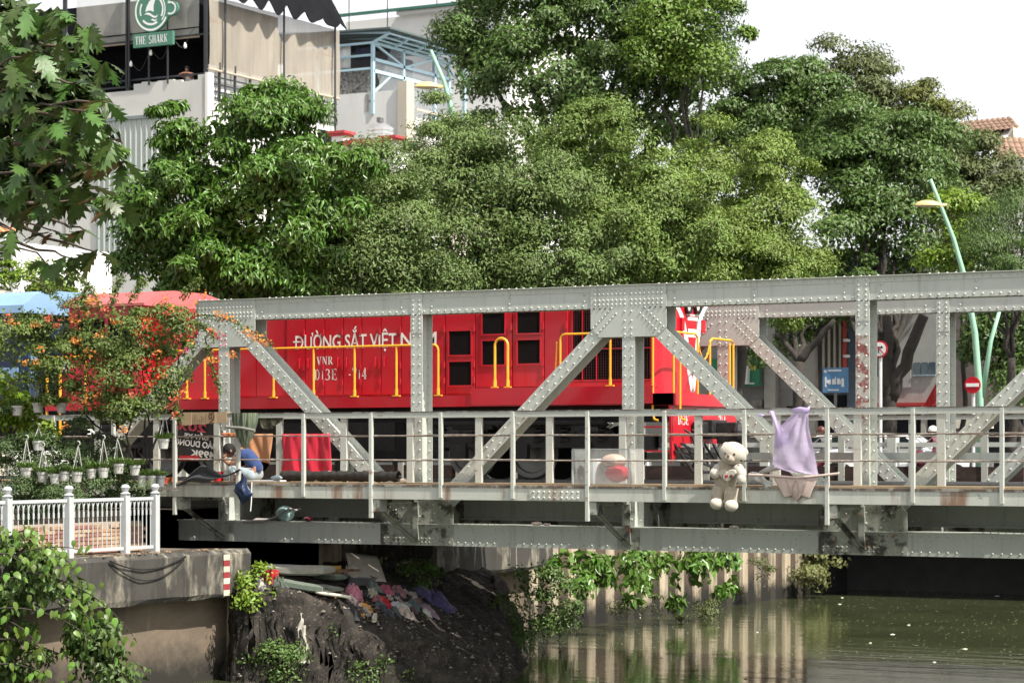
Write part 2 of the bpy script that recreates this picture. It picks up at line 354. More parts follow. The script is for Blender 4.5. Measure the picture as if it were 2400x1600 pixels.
# ------------------------------------------------------------------ the riveted truss bridge
BR = thing('truss_bridge', 'riveted grey steel railway truss bridge with side walkway over the canal', 'bridge', (0, 0, 0))
L, ZT, ZB = 4.0, 3.18, -1.10          # panel length, top of top chord, underside of bottom chord
CH = .37
def frange(a, b, st): k = max(1, int(round((b - a) / st))); return [a + (b - a) * i / k for i in range(k + 1)]
def truss(Y0, X1=20.0, paint=PAINT):
    Y1 = Y0 + .33; F = (0, -1, 0)
    xs = [0, 4, 8, 12, 16, 20]
    # top chord in lengths between the joint plates
    m = MB(); xa, xb = -.62, X1 + .6
    m.box(xa, xb, Y0, Y0 + .03, ZT - CH, ZT - .012); m.box(xa, xb, Y1 - .03, Y1, ZT - CH, ZT - .012); m.box(xa, xb, Y0 - .05, Y1 + .05, ZT - .012, ZT)
    for z in (ZT - CH, ZT - .10): m.box(xa, xb, Y0 - .009, Y0, z, z + .088)        # angle legs standing proud
    tc = m.build('top_chord', paint, BR)
    pts = []
    for z in (ZT - .055, ZT - CH + .045): pts += [(x, Y0 - .009, z) for x in frange(xa + .1, xb - .1, .137) if min(abs(x - s) for s in (0, 8, 16)) > .70 and min(abs(x - s) for s in (4, 12, 20)) > .13]
    for s in range(0, 20, 4):
        for k in ((.82, 2.2, 3.7) if s % 8 == 0 else (.3, 1.8, 3.2)): pts += [(s + k, Y0 - .009, ZT - .13), (s + k, Y0 - .009, ZT - CH + .12)]
    rivets(pts, F, paint, tc)
    top = []
    for i, x in enumerate(frange(xa + .1, xb - .1, .137)):
        if i % 11 < 6: top += [(x, Y0 - .02, ZT), (x, Y1 + .02, ZT)]
    rivets(top, (0, 0, 1), paint, tc)
    rivets([(x, Y0 - .022, ZT - CH) for i, x in enumerate(frange(xa + .5, xb - .1, .1)) if i % 12 < 7], (0, 0, -1), BLACK, tc)
    # bottom chord
    m = MB(); xa = -4.4
    m.box(xa, xb, Y0, Y0 + .03, ZB, ZB + CH - .012); m.box(xa, xb, Y1 - .03, Y1, ZB, ZB + CH - .012); m.box(xa, xb, Y0 - .05, Y1 + .05, ZB + CH - .012, ZB + CH)
    bc = m.build('bottom_chord', paint, BR)
    pts = []
    for z in (ZB + CH - .07, ZB + .06): pts += [(x, Y0, z) for x in frange(xa + .1, xb - .1, .14) if min(abs(x - s) for s in (-4, 4, 12, 20)) > .74]
    for s in (0, 8, 16): pts += [(s + k, Y0, ZB + h) for k in (-2.9, -1.3, 1.3, 2.9) for h in (.14, .23)]
    rivets(pts, F, paint, bc)
    rivets([(x, Y0 - .02, ZB + CH) for i, x in enumerate(frange(xa + .1, xb - .1, .12)) if i % 19 < 8], (0, 0, 1), paint, bc)
    # posts
    for x in xs:
        m = MB(); wd = .225
        zt = ZT - CH if x % 8 else ZT - .8
        m.box(x - wd / 2, x + wd / 2, Y0 - .012, Y0, ZB + CH + .002, zt); m.box(x - wd / 2, x + wd / 2, Y1 - .014, Y1, ZB + CH + .002, ZT - CH - .001); m.box(x - .008, x + .008, Y0, Y1 - .014, ZB + CH + .002, ZT - CH - .001)
        m.box(x + .008, x + .07, Y0 + .001, Y0 + .012, ZB + CH + .01, zt - .01)
        flake = (x == 12 and Y0 == 0)
        po = m.build('vertical_post', paint, BR, label='vertical post with flaking red primer' if flake else None)
        if flake: MB().box(x - wd / 2 + .002, x + wd / 2 - .002, Y0 - .0145, Y0 - .0125, .9, 2.27).build('flaked_patch', PAINTF, po)
        pts = [(x + dx, Y0 - (.0145 if flake else .012), z) for z in frange(ZB + CH + .12, zt - .05, .158) for dx in (-.062, .062)]
        pts += [(x + .062, Y1 - .014, z) for z in frange(ZB + CH + .1, ZT - CH - .06, .158)]
        rivets(pts, F, paint, po)
    # diagonals, I section: front flange, web, back flange
    ends = [(-4, 0)] + [(0, 4), (8, 4), (8, 12), (16, 12), (16, 20)]
    for a, b in ends:
        if a == -4: p, q_ = Vector((-4, ZB + .3)), Vector((0, ZT - .25))
        else: p, q_ = Vector((a, ZT - .25)), Vector((b, ZB + .3))
        d = (q_ - p).normalized(); p2 = p + d * .60; q2 = q_ - d * .42
        m = MB(); m.plate(p2, q2, .225, Y0 - .012, Y0); m.plate(p, q_, .225, Y1 - .014, Y1); m.plate(p, q_, .016, Y0, Y1 - .014)
        do = m.build('diagonal', paint, BR)
        nn = Vector((-d.y, d.x)); ln = (q2 - p2).length; pts = []
        for t in frange(.10, ln - .08, .158):
            for sgn in (-1, 1): c = p2 + d * (t + (.079 if sgn > 0 else 0)) + nn * (.062 * sgn); pts.append((c.x, Y0 - .012, c.y))
            c = p2 + d * t + nn * (.075 if nn.y > 0 else -.075); pts.append((c.x, Y1 - .014, c.y))
        rivets(pts, F, paint, do)
    # upper joint plates
    for x in (0, 8, 16):
        g_ = MB(); h = .68
        poly = [(-h, ZT - .016), (-h, ZT - .70), (-h + .17, ZT - .84), (h - .17, ZT - .84), (h, ZT - .70), (h, ZT - .016)]
        if x == 0: poly[0] = (-.55, ZT - .016); poly[1] = (-.55, ZT - .70)
        g_.prism(poly, ((x, Y0 - .0095, 0), (1, 0, 0), (0, 0, 1), (0, -1, 0)), .014)
        g_.prism(poly, ((x, Y1 + .014, 0), (1, 0, 0), (0, 0, 1), (0, -1, 0)), .0135)
        go = g_.build('joint_plate', paint, BR); yf = Y0 - .0235; pts = []
        for z in (ZT - .075, ZT - .145, ZT - .245, ZT - .315): pts += [(x + sg * (.06 + .077 * k), yf, z) for k in range(8) for sg in (-1, 1) if abs(.06 + .077 * k) < .62]
        for z in (ZT - .43, ZT - .58, ZT - .70, ZT - .80): pts += [(x - .06, yf, z), (x + .06, yf, z)]
        for sg in (-1, 1):
            for k in range(7):
                for o_ in (-.06, .06): pts.append((x + sg * (.20 + .052 * k * 1.05 - o_ * .7 + .06), yf, ZT - .40 - .052 * k - o_ * .75 - .02))
        rivets([p for p in pts if p[2] > ZT - .82], F, paint, go)
    for x in (4, 12, 20):
        m = MB(); m.box(x - .112, x + .112, Y0 - .0235, Y0 - .0095, ZT - .69, ZT - .016); so = m.build('splice_plate', paint, BR)
        rivets([(x + dx, Y0 - .0235, ZT - .06 - k * .079) for k in range(8) for dx in (-.062, .062)], F, paint, so)
    # lower joint plates, streaked and black with dirt
    for x in (-4, 4, 12, 20):
        g_ = MB(); h = .72
        poly = [(-h, ZB + .002), (h, ZB + .002), (h, ZB + .66), (h - .25, ZB + .9), (-h + .25, ZB + .9), (-h, ZB + .66)]
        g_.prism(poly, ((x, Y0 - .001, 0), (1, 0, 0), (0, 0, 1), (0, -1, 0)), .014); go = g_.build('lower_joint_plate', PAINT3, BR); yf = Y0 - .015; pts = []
        for z in (ZB + .05, ZB + .12, ZB + .22, ZB + .30): pts += [(x + sg * (.10 + .078 * k), yf, z) for k in range(8) for sg in (-1, 1)]
        for sg in (-1, 1): pts += [(x + sg * (.30 + .055 * k), yf, ZB + .42 + .055 * k) for k in range(6)]
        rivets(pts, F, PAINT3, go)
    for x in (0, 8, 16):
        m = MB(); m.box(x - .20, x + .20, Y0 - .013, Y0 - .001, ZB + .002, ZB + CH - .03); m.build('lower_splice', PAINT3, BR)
truss(0.0); truss(3.75)
# cross beams, stringers with rivet rows, lateral bracing
for x in range(-4, 21, 4):
    m = MB(); m.box(x - .02, x + .02, .34, 3.74, -.95, -.30); m.box(x - .13, x + .13, .34, 3.74, -.97, -.952); m.box(x - .13, x + .13, .34, 3.74, -.299, -.28)
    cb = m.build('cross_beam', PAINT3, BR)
for y in (1.55, 3.0):
    m = MB(); m.box(-4, 20, y, y + .02, -.68, -.262); m.box(-4, 20, y - .09, y + .11, -.70, -.681); m.box(-4, 20, y - .012, y - .001, -.66, -.57); m.box(-4, 20, y - .012, y - .001, -.36, -.27)
    st = m.build('stringer', PAINT, BR)
    rivets([(x, y - .012, z) for z in (-.615, -.315) for x in frange(-3.6, 15, .11)], (0, -1, 0), PAINT, st, .022)
for i in range(6):
    x = -4 + 4 * i
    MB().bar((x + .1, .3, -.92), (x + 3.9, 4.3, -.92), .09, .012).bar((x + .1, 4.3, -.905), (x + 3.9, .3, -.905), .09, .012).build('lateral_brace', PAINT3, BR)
# ---- walkway
YO, YI, PS = -1.41, -.24, 4 / 3.
for xa in range(-8, 20, 4):
    m = MB(); m.box(xa + .004, xa + 3.996, YO, YO + .012, -.29, -.09); m.box(xa + .004, xa + 3.996, YO + .012, YO + .07, -.29, -.28); m.box(xa + .004, xa + 3.996, YO + .012, YO + .07, -.10, -.09)
    fa = m.build('walkway_fascia', PAINT2, BR)
    if xa == 4:
        MB().box(6.95, 7.85, YO - .012, YO - .001, -.27, -.12).build('splice', PAINT2, fa)
        rivets([(7.02 + .095 * k + (.03 if k > 4 else 0), YO - .012, z) for k in range(9) for z in (-.15, -.24)], (0, -1, 0), PAINT2, fa, .02)
MB().box(-8, 20, -.30, -.18, -.27, -.09).build('walkway_beam', PAINT2, BR)
for i, y in enumerate(frange(YO + .01, -.20, .21)[:-1]):
    for xa in range(-8, 20, 4):
        o0 = random.uniform(-.01, .012); m = MB(); x0 = xa + (i % 2) * 1.9
        m.box(x0 + .006, x0 + 3.994, y + (.012 if i == 0 else 0), y + .195, -.088 + o0 * .5, -.03 + o0); m.build('plank', WOOD, BR)
for x in range(-4, 20, 4):
    m = MB(); m.bar((x, YO + .06, -.33), (x, -.02, -.33), .07, .07); m.bar((x, YO + .1, -.42), (x, -.03, -1.03), .08, .03, (1, 0, 0)); m.bar((x + .03, YO + .1, -.42), (x + .03, -.03, -1.03), .012, .08, (1, 0, 0))
    m.box(x - .05, x + .12, YO + .02, YO + .26, -.50, -.30); m.box(x - .05, x + .05, -.06, -.016, -1.05, -.34)
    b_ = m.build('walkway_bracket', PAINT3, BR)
RUSTED = mat('rusted_flange', (.11, .085, .07), .75, var=.3, scale=4, layers=[((.33, .33, .30), 6, .48, .58, .8)])
MB().box(-8, 20, YO - .012, YO + .02, -.0895, -.052).build('kerb_angle', RUSTED, BR)
MB().box(-4, 20, .36, 1.0, -.20, -.19).box(-4, 20, 1.02, 3.5, -.2615, -.2592).build('sun_block_plate', PAINT3, BR)  # plates added to stop sun slipping between truss and sleepers
def railing(y, zb, far=False, xa=-9.34, xb=18.6):
    m = MB(); s = -1 if not far else 1
    m.box(xa, xb, y - .004, y + .008, 1.055, 1.124); tr_ = m.build('top_rail', PAINTR, BR); MB().box(xa, xb, y - .012, y + .06, 1.1245, 1.14).build('top_flange', RUSTED, tr_)
    for z, r in ((.75, .012), (.35, .012)):
        pts = [(x, y + .03, z + random.uniform(-.007, .007)) for x in frange(xa, xb, .66)]
        MB().tube(pts, r, 6).build('rail_rod', RODM, BR)
    k = math.ceil(xa / PS); x = k * PS
    while x < xb:
        zz = zb if not (y == YO and k % 3 == 0) else -.60
        m = MB()
        if y == YO: m.box(x - .005, x + .005, y - .035, y + .03, zz, 1.124); m.box(x - .048, x - .0052, y - .036, y - .026, zz, 1.12)
        else: m.box(x - .062, x + .045, y + .009, y + .019, zb, 1.12); m.box(x + .0455, x + .055, y + .009, y + .07, zb, 1.12)
        m.build('railing_post', PAINTR, BR); k += 1; x = k * PS
railing(YO, -.26); railing(YI, -.03); railing(5.95, -.3, True)
MB().box(-4, 20, 4.45, 5.95, -.14, -.04).build('far_walkway', OLDWOOD, BR)
MB().box(-4, 20, 4.25, 4.31, .30, .47).build('guard_beam', PAINT, BR)
MB().box(-4, 20, 5.98, 6.02, -.6, .22).build('far_shade_plate', mat('shade_plate_brown', (.045, .03, .026), .9, var=.4, scale=(3, 3, 6), layers=[((.10, .06, .05), (2, 2, 7), .55, .62, .7)]), BR)  # added plate, its dark brown stands in for shade beyond the far walkway
# ---- track
TR = thing('railway_track', 'steel rails on dark timber sleepers running across the truss bridge', 'railway track', (0, 2.26, -.3))
for y in (1.76, 2.76):
    m = MB(); m.box(-60, 40, y - .06, y + .06, -.145, -.125); m.box(-60, 40, y - .012, y + .012, -.125, -.035); m.box(-60, 40, y - .034, y + .034, -.035, 0)
    m.build('rail', STEEL, TR)
sl = MB().box(-.11, .11, -1.25, 1.25, 0, .11).build('sleeper', OLDWOOD, TR); sl.location = (-5.9, 0, .042)
for v in sl.data.vertices: v.co += wloc(TR)
for i in range(1, 46):
    o = link_mesh('sleeper', sl.data, TR, (-5.9 + .56 * i + random.uniform(-.03, .03), 0, .042)); o.rotation_euler.z = random.uniform(-.02, .02)
MB().box(-60, -4.2, -.9, 5.6, -2, -.3).build('embankment', mat('ballast', (.14, .125, .11), .95, var=.4, scale=14, bump=.8, bscale=25), kind='structure')
# ------------------------------------------------------------------ the red locomotive
LO = thing('locomotive', 'bright red diesel locomotive with yellow handrails standing on the truss bridge', 'locomotive', (2, 2.26, 0))
YC = 2.26; YS, YH = .93, 1.30; YS2, YH2 = 2 * YC - YS, 2 * YC - YH
XL, XR, XH = -4.85, 8.35, 7.85
ZSILL = 1.45
def X(px, y): return on_y(px, HOR, y).x
def Z(px, py, y): return on_y(px, py, y).z
# underframe
m = MB(); m.box(XL, XR, YS, YS + .03, ZSILL - .19, ZSILL); m.box(XL, XR, YS2 - .03, YS2, ZSILL - .19, ZSILL); m.box(XL, XR, YS + .03, YS2 - .03, ZSILL - .02, ZSILL - .003); m.build('side_sill', RED, LO)
xs = X(1105, YS); m = MB(); m.box(xs, X(1530, YS), YS - .025, YS - .002, ZSILL - .17, ZSILL + .125); m.box(xs, X(1530, YS), YS - .002, YH - .03, ZSILL + .10, ZSILL + .124); m.build('raised_sill', RED, LO)
m = MB(); m.box(XL + .2, XR - .6, 1.5, 3.0, ZSILL - .45, ZSILL - .2); m.build('underframe', BLACK, LO)
# long hood with rounded end corners
XC = -2.60; m = MB(); r = .30; z0, z1 = ZSILL + .002, 3.14
pl = [(XC, YH + .03), (XH - r, YH + .03)] + [(XH - r + r * math.sin(a), YH + .03 + r - r * math.cos(a)) for a in [R_(k) for k in range(10, 91, 10)]]
pl += [(x, 2 * YC - y) for x, y in reversed(pl)]
m.smooth = False; m.prism(pl, ((0, 0, z0), (1, 0, 0), (0, 1, 0), (0, 0, 1)), z1 - z0 - .10)
pl2 = [(x - .06 if x > 5 else x, YC + (y - YC) * .93) for x, y in pl]
n_ = len(pl); b_ = len(m.v) - n_
m.add([(x, y, z1 - .10) for x, y in pl] + [(x, y, z1) for x, y in pl2], [(i, (i + 1) % n_, n_ + (i + 1) % n_, n_ + i) for i in range(n_)] + [tuple(range(n_, 2 * n_))])
hood = m.build('hood', RED, LO)
# hood doors: separate proud panels with seams between them
bounds = [555, 600, 672, 716, 762, 806, 849, 894, 942, 994, 1045, 1115, 1202, 1277, 1331]
for i, (a, b) in enumerate(zip(bounds[:-1], bounds[1:])):
    xa, xb = X(a, YH) + .008, X(b, YH) - .008
    zb = ZSILL + (.05 if a < 1105 else .15)
    d_ = MB().box(xa, xb, YH - (.012 if 672 <= a else -.004), YH + .028, zb, 2.98).build('door', RED, LO)
    if a >= 672:
        yf = YH - .013
        for zz in (zb + .22, 2.0, 2.62): MB().box(xb - .045, xb - .005, yf - .022, yf, zz - .06, zz + .06).tube([(xb - .004, yf - .012, zz - .05), (xb - .004, yf - .012, zz + .05)], .012, 6).build('hinge', RED, d_)
        hx = xa + .07 if i % 2 else xb - .10
        if 672 <= a < 1040: MB().tube([(hx, yf - .001, 2.16), (hx, yf - .03, 2.14), (hx, yf - .03, 2.0), (hx, yf - .001, 1.98)], .011, 6).build('handle', RED, d_)
def panel(name, x0, x1, y0, y1, ma, th=.02, base=None, fr=True):
    a = on_y(x0, y1, YH); b = on_y(x1, y0, YH); base = YH - .013 if base is None else base
    o = MB().box(a.x, b.x, base - .006, base - .001, a.z, b.z).build(name, ma, LO)
    if fr:
        m = MB(); t = .028
        m.box(a.x - t, b.x + t, base - th, base - .0005, b.z, b.z + t); m.box(a.x - t, b.x + t, base - th, base - .0005, a.z - t, a.z); m.box(a.x - t, a.x, base - th, base - .0005, a.z, b.z); m.box(b.x, b.x + t, base - th, base - .0005, a.z, b.z)
        m.build('frame', RED, o)
    return a, b, o
for q_ in ((1054, 1105, 775, 832), (1054, 1106, 847, 903), (1132, 1184, 732, 783), (1132, 1184, 798, 855), (1214, 1267, 730, 781), (1215, 1267, 796, 852)): panel('air_filter', *q_, MESHM)
panel('vent_opening', 627, 668, 735, 801, MESHM, base=YH + .03); panel('vent_opening', 627, 668, 810, 860, MESHM, base=YH + .03)
a, b, ra = panel('radiator', 1342, 1524, 720, 890, MESHM, base=YH + .03)
m = MB()
for x in frange(a.x + .03, b.x - .02, .045): m.box(x, x + .006, YH + .010, YH + .016, a.z, b.z)
for z in frange(a.z + .03, b.z - .02, .045): m.box(a.x, b.x, YH + .016, YH + .022, z, z + .006)
m.build('grille', mat('grille_dark', (.05, .02, .022), .5), ra, kind='stuff')
m = MB()
for px in (1364, 1397, 1431, 1465, 1498): x = X(px, YH); m.box(x, x + .016, YH - .006, YH + .010, a.z, b.z)
m.box(a.x, b.x, YH - .007, YH + .009, 2.21, 2.225); m.build('radiator_bar', RED, ra)
MB().box(X(1325, YH), X(1535, YH), YH - .03, YH + .02, ZSILL + .13, ZSILL + .20).build('ledge', RED, LO)
# lettering along the hood
fy = YH - .016
def put(body, px, py, h, width_px=None, bold=.018, xs=1., serif=False):
    o = on_y(px, py, fy); wd = (on_y(px + width_px, py, fy).x - o.x) if width_px else None
    return MB().text(body, o, (1, 0, 0), (0, 0, 1), h, bold, wd, xs).build('lettering', WHT, LO)
put('DƯỜNG SẮT VIỆT', 692, 818, .25, 237, .016); put('NAM', 939, 811, .25, 84, .016)
a = on_y(687, 803, fy); b = on_y(705, 799, fy); MB().box(a.x, b.x, fy - .002, fy - .0005, a.z - .0, b.z).build('lettering', WHT, LO)
# serif numerals: thick stems, thin hairlines and slab feet drawn as outlines
def serif(mb, ch, o, A, B, h, w_):
    t, s_, f = .23, .07, .34                       # stem, hairline, foot (in units of width)
    def P(pts): mb.add([o + A * (a * w_) + B * (b * h) for a, b in pts], [tuple(range(len(pts)))])
    def stem(x, y0=0, y1=1, feet=(1, 1)):
        P([(x - t / 2, y0), (x + t / 2, y0), (x + t / 2, y1), (x - t / 2, y1)])
        if feet[0]: P([(x - f / 1.6, y0), (x + f / 1.6, y0), (x + f / 1.6, y0 + .05), (x - f / 1.6, y0 + .05)])
        if feet[1]: P([(x - f / 1.6, y1 - .05), (x + f / 1.6, y1 - .05), (x + f / 1.6, y1), (x - f / 1.6, y1)])
    def bowl(cx, cy, rx, ry, a0, a1, tk=.22, th=.06, n_=14):
        out, inn = [], []
        for i in range(n_ + 1):
            a = R_(a0 + (a1 - a0) * i / n_); k = abs(math.cos(a)); tx = th + (tk - th) * k
            out.append((cx + rx * math.cos(a), cy + ry * math.sin(a))); inn.append((cx + (rx - tx) * math.cos(a), cy + (ry - .06 - .03 * k) * math.sin(a)))
        for i in range(n_): P([out[i], out[i + 1], inn[i + 1], inn[i]])
    def line(a, b, k): P([(a[0] - k / 2, a[1]), (a[0] + k / 2, a[1]), (b[0] + k / 2, b[1]), (b[0] - k / 2, b[1])])
    def hbar(x0, x1, y, k=.06): P([(x0, y - k / 2), (x1, y - k / 2), (x1, y + k / 2), (x0, y + k / 2)])
    if ch == 'V': line((.16, 1), (.52, 0), .24); line((.84, 1), (.52, 0), .09); hbar(-.04, .40, .975, .05); hbar(.66, 1.02, .975, .05)
    elif ch == 'N': line((.16, 0), (.16, 1), .08); line((.18, 1), (.84, 0), .24); line((.84, 0), (.84, 1), .08); hbar(-.02, .34, .025, .05); hbar(-.06, .3, .975, .05); hbar(.66, 1.02, .975, .05)
    elif ch == 'R': stem(.22); bowl(.45, .74, .38, .26, -90, 90); line((.48, .5), (.88, 0), .24); hbar(.22, .46, .97); hbar(.22, .48, .51); hbar(.74, 1.02, .025, .05)
    elif ch == 'D': stem(.22); bowl(.36, .5, .60, .5, -90, 90); hbar(.22, .40, .97); hbar(.22, .40, .03)
    elif ch == '1': stem(.5, feet=(1, 0)); line((.22, .82), (.44, .98), .09)
    elif ch == '3': bowl(.42, .75, .42, .25, -80, 150); bowl(.40, .26, .48, .27, -150, 85)
    elif ch == 'E': stem(.22); hbar(.22, .86, .97); hbar(.22, .70, .51); hbar(.22, .9, .03); line((.86, .78), (.86, 1), .07); line((.9, 0), (.9, .24), .07); line((.68, .40), (.68, .62), .07)
    elif ch == '-': hbar(.2, .8, .42, .10)
    elif ch == '7': hbar(.08, .92, .94, .13); line((.84, .94), (.42, 0), .24); line((.1, .76), (.1, .98), .07)
    elif ch == '4': line((.66, 0), (.66, 1), .23); hbar(.04, .96, .30, .09); line((.10, .30), (.62, .98), .08); hbar(.42, .9, .025, .05)
    elif ch == 'T': stem(.5, feet=(1, 0)); hbar(.02, .98, .96, .08); line((.05, .72), (.05, .97), .07); line((.95, .72), (.95, .97), .07)
    elif ch == 'H': stem(.2); stem(.8); hbar(.2, .8, .51)
    elif ch == 'S': bowl(.5, .74, .40, .26, 20, 265); bowl(.5, .27, .42, .27, -160, 88)
    elif ch == 'A': line((.50, 1), (.10, 0), .09); line((.52, 1), (.86, 0), .26); hbar(.2, .74, .30); hbar(-.06, .26, .025, .05); hbar(.62, 1.04, .025, .05)
    elif ch == 'K': stem(.22); line((.88, 1), (.36, .45), .09); line((.46, .58), (.88, 0), .25); hbar(.70, 1.02, .975, .05); hbar(.68, 1.04, .025, .05)
def serif_text(mb, s, o, A, B, h, w_, gap=.16):
    o, A, B = Vector(o), Vector(A), Vector(B); x = 0.
    for ch in s:
        if ch != ' ': serif(mb, ch, o + A * x, A, B, h, w_ * (.62 if ch in '1-' else 1))
        x += w_ * ((.62 if ch in '1-' else 1) + gap) if ch != ' ' else w_ * .55
    return x
for s_, px, py, h, wd in (('VNR', 742, 855, .15, .105), ('D13E', 737, 891, .20, .118), ('-714', 816, 889, .20, .105)):
    m = MB(); serif_text(m, s_, on_y(px, py, fy), (1, 0, 0), (0, 0, 1), h, wd); m.build('lettering', WHT, LO)
# cab and short hood at the rear
XA = -4.30; m = MB(); m.box(XA, XC, YS + .04, YS2 - .04, ZSILL + .002, 3.20)
for x in (): pass
cab = m.build('cab', RED, LO)
m = MB(); pr = [(-1.38, 3.201), (-1.38, 3.25), (-1.02, 3.43), (-.5, 3.52), (.5, 3.52), (1.02, 3.43), (1.38, 3.25), (1.38, 3.201)]
m.prism(pr, ((XA - .1, YC, 0), (0, 1, 0), (0, 0, 1), (1, 0, 0)), XC - XA + .25); m.build('roof', mat('faded_red_roof', (.52, .13, .13), .5, var=.1), cab)
for xa in (XA + .22, XA + .95): MB().box(xa, xa + .62, YS + .025, YS + .041, 2.35, 2.98).build('window', MESHM, cab)
m = MB(); m.box(XL + .02, XA, YH + .1, YH2 - .1, ZSILL + .002, 2.75); nose = m.build('short_hood', RED, LO)
MB().box(XL + .022, XA - .02, YH + .095, YH + .099, 2.02, 2.22).build('stripe', WHT, nose)
# end face of the hood: pale V marking, bars, lamps
fx_ = XH + .003
m = MB()
def q3(pts): m.add([tuple(on_x(a, b, fx_)) for a, b in pts], [tuple(range(len(pts)))])
def band(ps, hw):
    for (a, b), (c, d) in zip(ps[:-1], ps[1:]): q3([(a - hw, b), (a + hw, b), (c + hw, d), (c - hw, d)])
band([(1588, 719), (1592, 726), (1597, 738), (1601, 752), (1605, 772), (1609, 795), (1612, 830), (1616, 875), (1624, 918)], 4.2)
band([(1655, 719), (1649, 728), (1644, 740), (1640, 756), (1637, 780), (1634, 810), (1631, 850), (1628, 885), (1624, 918)], 4.2)
q3([(1609, 735), (1638, 739), (1638, 742), (1609, 738)]); q3([(1612, 742), (1635, 744), (1635, 752), (1612, 750)]); q3([(1613, 770), (1634, 772), (1634, 791), (1613, 789)])
m.build('end_marking', WHT, LO)
for px in (1611, 1632):
    c = on_x(px, 718, XH); h_ = MB().lathe([(.13, 0), (.135, .05), (.11, .06), (.105, .02)], c, 16, (1, 0, 0)).build('headlight', BLACK, LO)
    MB().lathe([(.1, .005), (.08, .03), (.0, .035)], c, 14, (1, 0, 0)).build('lens', mat('lamp_glass', (.5, .5, .48), .1), h_)
for px, py in ((1596, 758), (1645, 764)): c = on_x(px, py, XH); MB().box(c.x, c.x + .05, c.y - .05, c.y + .05, c.z - .12, c.z + .1).build('marker_lamp', RED, LO)
# platform end, pilot plate with number, steps
m = MB(); m.box(XH - .3, XR, YS, YS2, ZSILL - .19, ZSILL - .004); m.box(XR, XR + .03, YS + .02, YS2 - .02, ZSILL - .20, ZSILL); m.build('end_platform', RED, LO)
m = MB(); xp = XR - .08; m.prism([(YS + .0, 1.25), (YS2, 1.25), (YS2, .35), (YS2 - .45, .62), (YS + .5, .62), (YS + .05, .30)], ((xp, 0, 0), (0, 1, 0), (0, 0, 1), (1, 0, 0)), .04)
pp = m.build('pilot_plate', RED, LO)
for s_, y in (('D13E', YS + .28), ('714', YS2 - .75)):
    m = MB(); serif_text(m, s_, (xp + .043, y, .93), (0, 1, 0), (0, 0, 1), .17, .10); m.build('lettering', WHT, pp)
m = MB(); m.box(XH - .42, XH - .36, YS + .02, YS + .08, .25, ZSILL - .2); m.box(XH - .42, XR - .09, YS + .03, YS + .35, .48, .51); m.box(XH - .42, XR - .09, YS + .03, YS + .35, .88, .91); m.build('step', RED, LO)
# coupler, hoses, cowcatcher bars
m = MB(); m.box(XR, XR + .25, YC - .3, YC + .3, .70, 1.02); m.box(XR + .25, XR + .62, YC - .16, YC + .16, .62, .98); m.ball((XR + .62, YC, .80), (.16, .20, .19)); m.box(XR - .02, XR + .18, YC - .55, YC - .3, .78, .98)
m.build('coupler', BLACK, LO, bevel=.02)
for y in (YS + .45, YS + .75, YC + .55, YC + .85):
    m = MB(); m.tube([(XR + .0, y, .85), (XR + .12, y + .01, .78), (XR + .2, y + .03, .55), (XR + .18, y + .08, .35), (XR + .1, y + .1, .25)], .022, 6); m.build('air_hose', BLACK, LO)
for k in range(7):
    y = YS + .15 + k * (YS2 - YS - .3) / 6; MB().bar((XR - .05, y, .62), (XR + .32 - .05 * abs(k - 3), YC + (y - YC) * .75, .14), .05, .03).build('cowcatcher_bar', BLACK, LO)
MB().bar((XR + .22, YS + .4, .14), (XR + .22, YS2 - .4, .14), .06, .05).build('cowcatcher_beam', BLACK, LO)
MB().bar((XR - .02, YS + .1, .5), (XR + .25, YC - .2, .2), .03, .03).bar((XR, YS + .3, .62), (XR + .3, YC, .25), .03, .03).build('cowcatcher_stay', BLACK, LO)
# bogies
def bogie(xc):
    b_ = MB(); b_.box(xc - 1.75, xc + 1.75, 1.28, 1.40, .55, .80); b_.box(xc - 1.75, xc + 1.75, 3.12, 3.24, .55, .80); b_.box(xc - 1.7, xc - 1.55, 1.3, 3.2, .5, .75); b_.box(xc + 1.55, xc + 1.7, 1.3, 3.2, .5, .75)
    b_.box(xc - .3, xc + .3, 1.3, 3.2, .6, 1.0); bo = b_.build('bogie', BLACK, LO)
    for dx in (-1.22, 0, 1.22):
        for y, s in ((1.70, 1), (2.82, -1)):
            MB().lathe([(.30, 0), (.46, .0), (.48, .03), (.46, .05), (.44, .13), (.36, .13), (.34, .09), (.15, .08), (.12, .13), (.05, .14)], (xc + dx, y + .1 * s, .47), 28, (0, -s, 0)).build('wheel', STEEL if s > 0 else BLACK, bo, smooth=False)
        MB().box(xc + dx - .16, xc + dx + .16, 1.22, 1.34, .36, .62).build('axle_box', BLACK, bo)
        for k in (-.36, .36):
            pts = [(xc + dx + k + .085 * math.cos(t), 1.3 + .085 * math.sin(t), .62 + t * .0125) for t in np.arange(0, 6.28 * 4.5, .5)]
            MB().tube(pts, .022, 5).build('spring', BLACK, bo)
    MB().tube([(xc - 1.3, 1.24, .95), (xc - .5, 1.24, .95)], .09, 10).build('brake_cylinder', BLACK, bo)
bogie(-2.6); bogie(5.3)
m = MB(); pr = [(-1.1, .30), (-1.2, .5), (-1.2, 1.0), (1.2, 1.0), (1.2, .5), (1.1, .30)]
m.prism(pr, ((-.2, YC, 0), (0, 1, 0), (0, 0, 1), (1, 0, 0)), 3.1); m.build('fuel_tank', BLACK, LO)
MB().tube([(3.3, 1.16, .98), (7.0, 1.16, .98)], .05, 8).build('pipe', BLACK, LO)
MB().lathe([(.25, 0), (.25, .15), (.2, .22)], (4.5, 2.3, 3.13), 14).build('exhaust_stack', mat('rust_brown', (.10, .05, .035), .8), LO)
